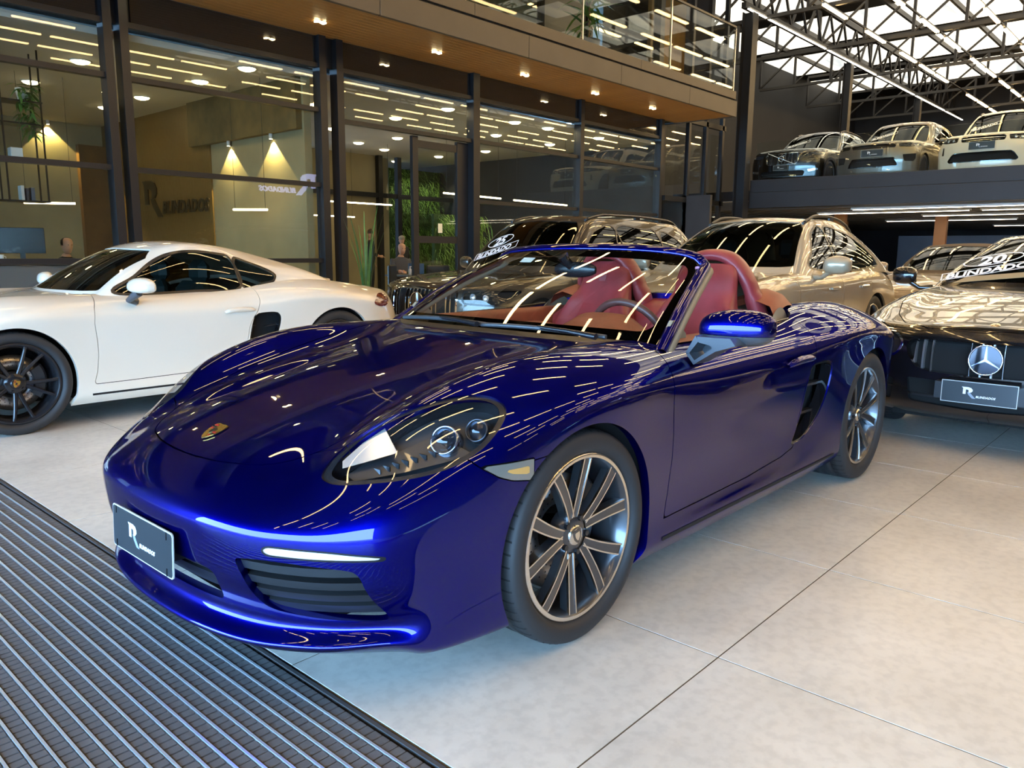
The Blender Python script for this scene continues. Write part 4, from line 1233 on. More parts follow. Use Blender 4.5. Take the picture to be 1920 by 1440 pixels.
def person(loc, rz, pose, shirt, trousers, hair, label, bald=False, scale=1.0):
    r = empty('person', loc, rz); tag(r, label, 'person', 'people in the office')
    r.scale = (scale,)*3
    if pose == 'stand':
        hz = .92
        V = [(0, 0, hz), (0, 0, 1.12), (0, 0, 1.34), (0, 0, 1.46), (0, -.005, 1.54),
             (.19, 0, 1.41), (.24, .02, 1.14), (.22, -.06, .90), (-.19, 0, 1.41), (-.24, .02, 1.14), (-.15, -.20, 1.06),
             (.10, 0, .86), (.11, -.01, .48), (.11, .02, .09), (.12, -.12, .04), (-.10, 0, .86), (-.11, -.01, .48), (-.11, .02, .09), (-.12, -.12, .04)]
        head = (0, -.02, 1.64)
    else:
        V = [(0, 0, .52), (0, -.01, .72), (0, -.03, .95), (0, -.05, 1.06), (0, -.07, 1.14),
             (.19, -.04, 1.01), (.24, -.10, .78), (.14, -.34, .78), (-.19, -.04, 1.01), (-.24, -.10, .78), (-.14, -.34, .78),
             (.10, -.05, .52), (.12, -.46, .52), (.12, -.46, .09), (.12, -.58, .04), (-.10, -.05, .52), (-.12, -.46, .52), (-.12, -.46, .09), (-.12, -.58, .04)]
        head = (0, -.10, 1.24)
    E_ = [(0, 1), (1, 2), (2, 3), (3, 4), (2, 5), (5, 6), (6, 7), (2, 8), (8, 9), (9, 10), (0, 11), (11, 12), (12, 13), (13, 14), (0, 15), (15, 16), (16, 17), (17, 18)]
    Rr = [(.155, .115), (.15, .11), (.17, .115), (.075, .07), (.055, .055), .062, .05, .036, .062, .05, .036, .085, .062, .045, .045, .085, .062, .045, .045]
    b = skin_body('body', V, E_, Rr, None, r)
    b.data.materials.append(shirt); b.data.materials.append(trousers); b.data.materials.append(M_SKIN)
    zs = V[0][2]+.04
    for p in b.data.polygons:
        c = p.center
        lowarm = any((Vector(c)-Vector(V[i])).length < .075 for i in (7, 10))
        if lowarm or c.z > V[3][2]+.02: p.material_index = 2
        elif pose == 'stand' and c.z < zs and abs(c.x) < .19: p.material_index = 1
        elif pose != 'stand' and (c.y < -.12 and c.z < .68 or c.z < .5): p.material_index = 1
    hd = head_mesh(hair).build('head', M_SKIN, r, head)
    hm = MB(); rows = []
    for z, wx, wy in ((.0, .076, .092), (.04, .080, .098), (.08, .074, .09), (.108, .05, .063), (.123, .014, .018)):
        rows.append([(wx*math.cos(a), wy*math.sin(a)+.004, z) for a in np.linspace(-.35, math.pi+.35, 18)])
    if not bald: hm.sheet(rows); hm.build('hair', pbr('hair '+hair[0], hair[1], .6), r, head)
    for s in (-1, 1):
        MB().lathe([(0, -.006), (.012, -.004), (.02, 0), (.014, .006), (0, .006)], (s*.076, .0, -.01), 10, 'x').build('ear', M_SKIN, r, head)
        MB().lathe([(0, 0), (.008, .001)], n=8).build('eye', pbr('eye dark', (.01, .01, .01), .2), r, (head[0]+s*.028, head[1]-.086, head[2]+.012))
        hand = V[7] if s > 0 else V[10]
        hb = empty('hand', hand, 0, r)
        fw = Vector((0, -.6, -.5)) if pose == 'stand' and s > 0 else Vector((0, -1, -.08))
        fw.normalize(); side = Vector((1, 0, 0))
        mb = MB()
        mb.tube([Vector((0, 0, 0)), fw*.05, fw*.085], [.026, .036, .034], 8); mb.build('palm', M_SKIN, hb)
        for q, (off, L_) in enumerate(((-.027, .060), (-.009, .072), (.009, .068), (.027, .052))):
            MB().tube([fw*.08+side*off, fw*(.08+L_*.55)+side*off+Vector((0, 0, -.008)), fw*(.08+L_)+side*off+Vector((0, 0, -.025))], [.0095, .009, .007], 6).build('finger', M_SKIN, hb)
        MB().tube([fw*.025+side*(-s*.03), fw*.06+side*(-s*.052), fw*.085+side*(-s*.055)], [.011, .010, .008], 6).build('thumb', M_SKIN, hb)
    return r
M_SUIT = pbr('dark shirt cloth', (.018, .018, .022), .8, bump=(120, .2, .003))
M_TROUSER = pbr('dark trouser cloth', (.014, .014, .018), .85, bump=(120, .2, .003))
M_GREYSH = pbr('grey jacket cloth', (.06, .06, .07), .8, bump=(120, .2, .003))
person((10.95, 14.3, 0), math.radians(60), 'stand', M_SUIT, M_TROUSER, ('brown', (.05, .025, .01)), 'man in dark shirt standing at the left of the table behind the door')
person((11.0, 13.1, 0), math.radians(190), 'stand', M_SUIT, M_TROUSER, ('grey', (.2, .17, .13)), 'man in black shirt seen from behind, in the middle of the office group', scale=.90)
person((8.95, 10.75, 0), math.radians(-10), 'sit', M_GREYSH, M_TROUSER, ('dark', (.02, .015, .01)), 'bald man in grey jacket sitting at a laptop behind the door', True)
# table with laptop, bottle
def table(loc, L, W, H, lab, mat):
    r = empty('desk', loc); tag(r, lab, 'desk')
    MB().cbox(-L/2, L/2, -W/2, W/2, H-.03, H, .004).build('desk_top', mat, r)
    for x in (-L/2+.06, L/2-.06):
        for y in (-W/2+.06, W/2-.06): MB().box(x-.02, x+.02, y-.02, y+.02, 0, H-.03).build('leg', M_STEELBLK, r)
    return r
table((8.75, 9.72, 0), 1.5, .7, .74, 'dark desk with a laptop behind the open door', pbr('dark desk', (.03, .025, .02), .4))
r = empty('laptop', (8.55, 9.72, .741), math.radians(125)); tag(r, 'grey laptop open on the desk behind the door', 'laptop')
MB().cbox(-.16, .16, -.11, .11, 0, .015, .003).build('base', pbr('laptop grey', (.12, .13, .15), .4, .4), r)
MB().cbox(-.16, .16, .10, .112, .015, .22, .003).build('screen', pbr('laptop blue lid', (.05, .08, .12), .3, .4), r)
r = empty('spray_bottle', (8.25, 9.6, .741)); tag(r, 'small clear bottle with pump on the desk', 'bottle')
MB().lathe([(0, 0), (.03, 0), (.032, .01), (.032, .10), (.012, .13), (.012, .15), (0, .15)], n=14, axis='z').build('bottle_body', pbr('bottle plastic', (.6, .62, .62), .2), r)
MB().box(-.008, .035, -.007, .007, .15, .165).build('pump', M_WHITE, r)
# office chairs behind the door
def office_chair(loc, rz, lab):
    r = empty('office_chair', loc, rz); tag(r, lab, 'chair', 'black office chairs')
    MB().cbox(-.24, .24, -.24, .24, .42, .50, .03).build('seat', M_BLACKPL, r)
    MB().cbox(-.22, .22, .20, .26, .55, .95, .025).build('backrest', M_BLACKPL, r)
    MB().cyl((0, 0, .08), (0, 0, .42), .03, n=10).build('gas_column', M_SATIN, r)
    for k in range(5):
        a = 2*math.pi*k/5
        MB().tube([(0, 0, .10), (.28*math.cos(a), .28*math.sin(a), .05)], [.025, .016], 6).build('base_leg', M_SATIN, r)
        MB().lathe([(.0, -.012), (.028, -.012), (.028, .012), (0, .012)], (.28*math.cos(a), .28*math.sin(a), .03), 10, 'x').build('castor', M_SATIN, r)
    for s in (-1, 1): MB().box(s*.25-.02, s*.25+.02, -.12, .16, .64, .67).build('armrest', M_SATIN, r)
office_chair((7.6, 9.0, 0), .6, 'black office chair in front of the desk, left one')
office_chair((8.15, 8.75, 0), 2.6, 'black office chair in front of the desk, right one')
# counter with monitor and cups behind the left glazing
r = empty('reception_counter', (1.7, 9.6, 0)); tag(r, 'long grey reception counter behind the left glazing', 'counter')
MB().cbox(-4.0, 1.1, -.3, .3, 0, .98, .01).build('counter_body', pbr('counter grey', (.12, .125, .14), .5, var=(2, .1)), r)
MB().cbox(-4.0, 1.15, -.36, .36, .98, 1.03, .006).build('counter_top', pbr('counter top', (.03, .03, .032), .3), r)
r = empty('monitor', (1.62, 9.78, 1.03), math.radians(-18)); tag(r, 'black desktop monitor on the reception counter', 'monitor')
MB().cbox(-.27, .27, -.02, .02, .10, .44, .006).build('panel', M_SATIN, r)
MB().box(-.03, .03, -.01, .03, .01, .2).build('stand', M_SATIN, r); MB().cbox(-.12, .12, -.08, .08, 0, .012, .003).build('foot', M_SATIN, r)
for i in range(4):
    q = empty('cup', (.98+.10*i, 9.45+.03*(i % 2), 1.03)); tag(q, 'white cup on the reception counter, %s from the left' % ORD[i], 'cup', 'cups on the reception counter')
    MB().lathe([(0, 0), (.028, 0), (.036, .085), (.033, .085), (.026, .01), (0, .01)], n=16, axis='z').build('cup_body', M_WHITE, q)
    MB().tube([(.034, 0, .065), (.055, 0, .06), (.055, 0, .03), (.031, 0, .025)], .004, 6).build('handle', M_WHITE, q)
person((2.45, 10.75, 0), math.radians(10), 'sit', M_SUIT, M_TROUSER, ('black', (.01, .008, .006)), 'seated person with black hair behind the reception counter')
# tall grass plants in planters at the glazing
def grass_plant(loc, n, H, lab, spread=.35):
    r = empty('grass_planter', loc); tag(r, lab, 'plant', 'tall grass plants along the glazing')
    MB().cbox(-.17, .17, -.17, .17, 0, .38, .01).build('planter', pbr('planter dark', (.025, .025, .027), .5), r)
    MB().box(-.15, .15, -.15, .15, .36, .385).build('soil', pbr('soil', (.03, .02, .012), .95), r)
    for i in range(n):
        a = random.uniform(0, 6.28); h = H*random.uniform(.6, 1.0); k = spread*random.uniform(.3, 1)
        mb = MB(); g = []
        for q in range(8):
            t = q/7; d = .05+k*t**2; wv = .020*(1-t)**.6+.002
            g.append([(d*math.cos(a)-wv*math.sin(a), d*math.sin(a)+wv*math.cos(a), .38+h*t), (d*math.cos(a)+wv*math.sin(a), d*math.sin(a)-wv*math.cos(a), .38+h*t)])
        mb.sheet(g); mb.build('blade_leaf', M_LEAF if i % 3 else M_LEAFDK, r)
grass_plant((5.62, 7.55, 0), 16, 1.55, 'tall sword-leaf plant left of the open glass door')
grass_plant((8.55, 7.55, 0), 14, 1.45, 'tall sword-leaf plant right of the open glass door')
# plants on the terrace
def terrace_plant(loc, lab, H=1.6, n=46):
    r = empty('terrace_plant', loc); tag(r, lab, 'plant')
    MB().lathe([(0, 0), (.16, 0), (.22, .42), (.20, .42), (.18, .36), (0, .36)], n=20, axis='z').build('pot', M_BLACKPL, r)
    MB().tube([(0, 0, .36), (.03, .02, .8), (0, .03, H)], .02, 6).build('trunk', pbr('trunk', (.12, .07, .03), .8), r)
    pts = [(random.uniform(-.05, .05), random.uniform(-.05, .05), random.uniform(.5, H)) for _ in range(n)]
    leaves_on(r, pts, .55, .04, .7, M_LEAF if False else pbr('dracaena leaf', (.10, .22, .04), .45, var=(6, .4)), lift=.6)
terrace_plant((10.9, 7.36, 4.80), 'leafy potted dracaena on the upper terrace behind glass', 2.0, 60)
# ------------------------------------------------------------------ the low sports cars
def arch_cut(x0, z0, r):
    return lambda V: np.where(np.abs(V[:, 1]) > .45, r-np.hypot(V[:, 0]-x0, V[:, 2]-z0), -1.)
XQ = lambda V: np.c_[V[:, 0], V[:, 1]-V[:, 2]]
XB = lambda V: V[:, [0, 1]]
XZ = lambda V: V[:, [0, 2]]
BZ = lambda V: V[:, [1, 2]]
def inside(chart, poly, grow=0., cond=None):
    def g(V):
        d = polysd(chart(V), poly)-grow
        return d if cond is None else np.where(cond(V), d, 1.)
    return g
def outside(chart, poly, grow=0., cond=None):
    def g(V):
        d = -(polysd(chart(V), poly)-grow)
        return d if cond is None else np.where(cond(V), d, -1.)
    return g
MID = lambda v: abs(v[1]) < 1e-4
def both(s): return s+s.mirrored()
def sm(poly, n=60): return spline(poly, n, closed=True)

HEAD = sm([(-.712,-.088),(-.678,-.130),(-.643,-.154),(-.595,-.175),(-.545,-.182),(-.49,-.174),(-.43,-.158),(-.376,-.140),(-.325,-.112),(-.289,-.077),(-.270,-.03),(-.277,.02),(-.313,.066),(-.369,.109),(-.41,.126),(-.458,.133),(-.51,.127),(-.564,.108),(-.629,.067),(-.684,.012),(-.712,-.036)], 90)
HOODLINE = [(-.832,0),(-.829,.09),(-.818,.19),(-.790,.29),(-.760,.345),(-.72,.388),(-.67,.422),(-.62,.445),(-.545,.462),(-.43,.474),(-.25,.492),(0,.522),(.2,.555),(.36,.59),(.44,.615),(.452,.5),(.436,.3),(.43,0)]
HOOD = np.vstack([[(-.832,-.3)], spline(HOODLINE, 80), [(.43,-.3)]])
COCKPIT = np.vstack([[(.462,-.3)], spline([(.462,0),(.475,.25),(.515,.46),(.575,.62),(.66,.705),(.85,.722),(1.2,.735),(1.5,.742),(1.72,.735),(1.84,.69),(1.90,.58),(1.93,.4),(1.94,0)], 70), [(1.94,-.3)]])
DOORF = [(.60,1.0),(.555,.90),(.505,.80),(.492,.70),(.502,.58),(.503,.48),(.49,.37),(.462,.282)]
DOORP = np.array(DOORF+[(.70,.283),(1.12,.29),(1.45,.312),(1.58,.335),(1.605,.40),(1.62,.50),(1.635,.60),(1.665,.665),(1.71,.725),(1.738,.80),(1.742,.86),(1.735,1.0)])
VENT = sm([(1.695,.70),(1.668,.655),(1.648,.58),(1.632,.49),(1.595,.40),(1.56,.352),(1.62,.352),(1.69,.365),(1.80,.43),(1.872,.52),(1.903,.61),(1.905,.675),(1.87,.708),(1.78,.712)], 60)
BUMPL = [(-.832,-1.4),(-.832,-.612),(-.829,-.52),(-.818,-.425),(-.79,-.328),(-.76,-.278),(-.72,-.245),(-.67,-.228),(-.635,-.19),(-.56,-.03),(-.46,.09),(-.432,.14),(-.405,.19),(-.33,.222),(-.25,.235),(.1,.245)]
DRL = sm([(.503,.452),(.512,.464),(.54,.467),(.638,.463),(.70,.453),(.739,.443),(.742,.437),(.735,.432),(.657,.436),(.56,.439),(.517,.441)], 50)
SIDEIN = sm([(.418,.412),(.44,.421),(.50,.427),(.591,.424),(.675,.413),(.70,.398),(.709,.36),(.716,.317),(.722,.27),(.715,.256),(.69,.253),(.62,.258),(.533,.268),(.49,.275),(.466,.288),(.448,.325),(.432,.37)], 70)
MIDIN = np.vstack([[(-.2,.368)], spline([(0,.368),(.2,.368),(.29,.364),(.322,.350),(.325,.32),(.318,.285),(.305,.268),(.28,.262),(.1,.262),(0,.262)], 40), [(-.2,.262)]])
MARK = np.array([(-.415,.635),(-.395,.639),(-.25,.642),(-.25,.575),(-.33,.588),(-.37,.603)])

CUT_ = lambda s, *gs: [s := s.clip(g) for g in gs][-1]
SPORT = {}
def sport_surface(levels):
    if levels not in SPORT:
        lid, rings = sport_cage(); V, Q = cage_quads(lid, rings); V = fit_cage(V, Q, 3)
        SPORT[levels] = half_surf(*dense(V, Q, levels))
    return SPORT[levels]
FRONT = lambda V: V[:, 0] < -.2
SIDE = lambda V: V[:, 1] > .5
def sport_car(root, pm, levels, roadster, wheelmats, wheelstyle, crestfn, detail=True):
    h = sport_surface(levels)
    h = h.clip(arch_cut(0, .336, .362)).clip(arch_cut(2.475, .347, .372))
    cut = lambda s, *gs: [s := s.clip(g) for g in gs][-1]
    g_ = .0022
    # ---- hood
    hood = cut(h, inside(XB, HOOD, -g_, lambda V: V[:, 2] > .58))
    both(hood.hem(.014, MID)).build('hood', pm, root)
    shell = cut(h, outside(XB, HOOD, g_, lambda V: V[:, 2] > .58))
    # ---- headlamps
    hfront = lambda V: V[:, 0] < -.15
    lens = cut(h, inside(XQ, HEAD, -.004, hfront))
    pocket = cut(h, inside(XQ, HEAD, .004, hfront))
    shell = cut(shell, outside(XQ, HEAD, .003, hfront))
    for sg in (1, -1):
        lp = empty('headlamp', (0, 0, 0), 0, root)
        f = (lambda s: s) if sg > 0 else (lambda s: s.mirrored())
        f(lens.offset(.001)).build('lens', M_LAMPGLASS, lp)
        rim = cut(pocket, outside(XQ, HEAD, -.016, hfront)).offset(-.006)
        f(rim).build('bezel', M_SATIN, lp)
        inner = cut(pocket.offset(-.012), inside(XQ, HEAD, .02, hfront))
        f(Surf(pocket.offset(-.07).V, pocket.N, pocket.F)).build('housing', pbr('lamp housing', (.03, .032, .035), .3), lp)
        wall = pocket.hem(.072)
        nw = len(pocket.F)
        f(Surf(wall.V, wall.N, wall.F[nw:]).compact()).build('housing_wall', M_SATIN, lp)
        def lampat(name, c, d, r, L, mat, prof=None):
            d = Vector(d).normalized(); c = Vector(c)
            if sg < 0: c.y = -c.y; d.y = -d.y
            mb = MB()
            q = Vector((0, 1, 0)).rotation_difference(d).to_matrix().to_4x4(); q.translation = c
            mb.lathe(prof or [(r*.2, -L), (r, -L*.8), (r, 0), (r*.9, .004), (r*.86, -.004), (r*.84, -.02)], n=28)
            mb.xf(q); return mb.build(name, mat, lp)
        d0 = (-.78, .28, .42)
        pc = Vector((-.435, .700, .695))
        lampat('projector_ring', pc, d0, .042, .05, pbr('projector chrome', (.5, .54, .6), .12, .95))
        lampat('projector', pc, d0, .034, .03, M_LAMPGLASS, [(.034, -.012), (.031, .004), (.022, .015), (.010, .020), (0, .021)])
        lampat('projector_back', pc, d0, .034, .03, pbr('lamp deep', (.05, .06, .08), .1, .8), [(.036, -.014), (.0, -.016)])
        pc2 = Vector((-.352, .742, .715))
        lampat('high_beam_ring', pc2, d0, .034, .05, M_GREYMET)
        lampat('high_beam', pc2, d0, .028, .03, M_LAMPGLASS, [(.028, -.012), (.025, .004), (.018, .012), (.008, .016), (0, .017)])
        lampat('high_beam_back', pc2, d0, .028, .03, pbr('lamp deep', (.05, .06, .08), .1, .8), [(.030, -.014), (.0, -.016)])
        # running light fins and shelf below the projector
        mb = MB()
        for i in range(7):
            x = -.60+.022*i
            mb.box(x, x+.004, sg*(.615+.012*i)-.014, sg*(.615+.012*i)+.014, .617+.006*i, .630+.006*i)
        mb.build('fin_reflector', M_GREYMET, lp)
        mb = MB()
        mb.sheet([[(-.665, sg*.565, .618), (-.66, sg*.60, .606)], [(-.56, sg*.60, .648), (-.555, sg*.665, .620)], [(-.50, sg*.625, .672), (-.46, sg*.725, .640)], [(-.42, sg*.66, .70), (-.39, sg*.765, .66)]])
        mb.build('reflector_shelf', M_GREYMET, lp)
        mb = MB()
        mb.sheet([[(-.67, sg*.56, .635), (-.655, sg*.54, .648)], [(-.60, sg*.60, .652), (-.59, sg*.545, .688)], [(-.545, sg*.635, .668), (-.53, sg*.565, .722)]])
        mb.build('indicator_reflector', pbr('indicator silver', (.6, .65, .7), .18, .7), lp)
    # ---- side marker
    mk = lambda V: (V[:, 1] > .5) & (V[:, 0] < 0)
    marker = cut(h, inside(XZ, MARK, -.003, mk))
    mh = marker.hem(.012)
    mk2 = cut(marker, inside(XZ, MARK, -.020, mk))
    for sg in (1, -1):
        f = (lambda s: s) if sg > 0 else (lambda s: s.mirrored())
        o = f(mh.offset(.001)).build('side_marker_lamp', pbr('marker lens', (.20, .195, .17), .12, .3, coat=1), root)
        f(mk2.offset(.0018)).build('amber_insert', M_AMBER, o)
    shell = cut(shell, outside(XZ, MARK, .001, mk))
    # ---- front bumper
    bl = spline(BUMPL, 120)
    bump = cut(shell, lambda V: np.where(V[:, 0] < .05, -linesd(XQ(V), bl)+.0018, 1.))
    shell = cut(shell, lambda V: np.where(V[:, 0] < .05, linesd(XQ(V), bl)+.0018, -1.))
    fr_ = lambda V: V[:, 0] < -.5
    b2 = cut(bump, outside(BZ, SIDEIN, 0, fr_), outside(BZ, MIDIN, 0, fr_), outside(BZ, DRL, .0, fr_))
    both(b2.hem(.022, MID)).build('front_bumper', pm, root)
    # grilles: recessed backing and blades
    side = cut(bump, inside(BZ, SIDEIN, .012, fr_)); mid = cut(bump, inside(BZ, MIDIN, .012, fr_))
    for sg in (1, -1):
        f = (lambda s: s) if sg > 0 else (lambda s: s.mirrored())
        gr = empty('side_intake', (0, 0, 0), 0, root)
        f(side.offset(-.075)).build('backing', M_DARK, gr)
        for z0 in (.395, .355, .315, .277):
            bl_ = cut(side, lambda V: np.abs(V[:, 2]-z0)-.0115)
            if bl_.F: f(bl_.offset(-.018).hem(.045)).build('blade', M_BLACKPL, gr)
        d = cut(bump, inside(BZ, DRL, -.002, fr_))
        o = f(d.offset(-.002).hem(.02)).build('running_lamp', pbr('running lamp', (.75, .8, .82), .10, .3, 1., emit=(.85, .95, 1.), es=.25), root)
        tr_ = cut(cut(bump, inside(BZ, DRL, .001, fr_)), outside(BZ, DRL, -.004, fr_))
        f(tr_.offset(.0005)).build('lamp_trim', M_SATIN, o)
    gm = empty('centre_intake', (0, 0, 0), 0, root)
    both(mid.offset(-.06)).build('backing', M_DARK, gm)
    for z0 in (.345, .29):
        bl_ = cut(mid, lambda V: np.abs(V[:, 2]-z0)-.020)
        both(bl_.offset(-.03).hem(.03, MID)).build('blade', M_BLACKPL, gm)
    # ---- doors and side vents
    vent = cut(h, inside(XZ, VENT, .008, SIDE))
    ventin = cut(shell, outside(XZ, VENT, .0, SIDE))
    door = cut(ventin, inside(XZ, DOORP, -g_, SIDE))
    shell = cut(ventin, outside(XZ, DOORP, g_, SIDE))
    dcut = outside(XB, COCKPIT, 0, lambda V: V[:, 2] > .8)
    if roadster: door = cut(door, dcut); shell = cut(shell, dcut)
    else:
        door = cut(door, dcut); shell = cut(shell, dcut)
    for sg in (1, -1):
        f = (lambda s: s) if sg > 0 else (lambda s: s.mirrored())
        dd = f(door.hem(.03)).build('door', pm, root)
        # handle
        mb = MB()
        hp = spline([(1.435, .876, .722), (1.47, .895, .735), (1.56, .899, .741), (1.65, .900, .739), (1.685, .886, .732)], 16)
        rows = []
        for i, (x, y, z) in enumerate(hp):
            t = i/15; w = .016*math.sin(math.pi*min(1, max(0.04, t+.02)))**.5+.003
            rows.append([(x, sg*(y-.012), z+w), (x, sg*(y+.004), z+w*.6), (x, sg*(y+.008), z), (x, sg*(y+.003), z-w*.6), (x, sg*(y-.012), z-w)][::sg])
        mb.sheet(rows); mb.build('door_handle', pm, dd)
        vv = empty('side_vent', (0, 0, 0), 0, root)
        vd = vent.offset(-.0)
        vd = Surf(vent.V-np.array([0, 1, 0])*.085, vent.N, vent.F)
        f(vd).build('duct', M_DARK, vv)
        rimv = cut(cut(h, inside(XZ, VENT, .002, SIDE)), outside(XZ, VENT, -.010, SIDE))
        f(rimv.offset(-.004).hem(.05)).build('vent_rim', M_GLOSSBLK, vv)
        for z0 in (.60, .47):
            sl = cut(vent, lambda V: np.abs(V[:, 2]-z0)-.006, inside(XZ, VENT, -.004, SIDE))
            f(Surf(sl.V-np.array([0, 1, 0])*.035, sl.N, sl.F).hem(.03)).build('vent_slat', M_BLACKPL, vv)
    st = CUT_(h, lambda V: np.abs(V[:, 2]-.214)-.007, lambda V: np.maximum(.44-V[:, 0], V[:, 0]-2.06))
    for sg in (1, -1): (st if sg > 0 else st.mirrored()).offset(.0025).build('sill_shadow_strip', M_DARK, root)  # near-black band painted along the sill for its shadow groove
    # ---- remaining shell: fenders, quarters, tail
    fend = cut(shell, lambda V: V[:, 0]-1.2)
    quart = cut(shell, lambda V: 1.2-V[:, 0])
    both(fend.hem(.03, MID)).build('front_fenders', pm, root)
    sillf = lambda V: V[:, 2]-.2805
    both(quart.hem(.03, MID)).build('rear_quarters', pm, root)
    # inner skins that close shut lines, wheel wells and floor
    for sg in (1, -1):
        for x0, z0, r in ((0, .336, .385), (2.475, .347, .395)):
            MB().lathe([(r, sg*(.86 if x0 else .835)), (r, sg*.52), (.06, sg*.52)], (x0, 0, z0), 36, 'y', -.25, math.pi+.25).build('wheel_housing', M_DARK, root)
    mb = MB()
    mb.box(-.76, -.36, -.45, .45, .16, .19); mb.box(-.36, .40, -.50, .50, .15, .20); mb.box(.40, 2.05, -.80, .80, .16, .20); mb.box(2.05, 3.1, -.52, .52, .17, .22)
    mb.build('underbody', M_DARK, root)
    ins = cut(h.offset(-.028), lambda V: np.maximum(V[:, 0]-.44, -(V[:, 2]-.15)), outside(BZ, SIDEIN, .01, fr_), outside(BZ, MIDIN, .01, fr_), outside(XQ, HEAD, .004, hfront))
    both(ins).build('inner_skin', M_DARK, root)
    ins = cut(h.offset(-.10), inside(XZ, np.array([(.40, .2), (1.95, .2), (1.95, .80), (.40, .80)]), 0, SIDE))
    ins.build('inner_side', M_DARK, root); ins.mirrored().build('inner_side', M_DARK, root)
    # ---- wheels
    for x, y, R, w, z in ((0, .752, .336, .232, .336), (2.475, .760, .347, .262, .347)):
        for sg in (1, -1):
            wheel(root, (x, sg*y, z), R, .262, w, wheelstyle, sg, rot=random.uniform(0, 1.2) if wheelstyle != 'turbo' else {0: math.radians(-11), 2.475: math.radians(18)}[x], mats=wheelmats, crest=crestfn)
    return h
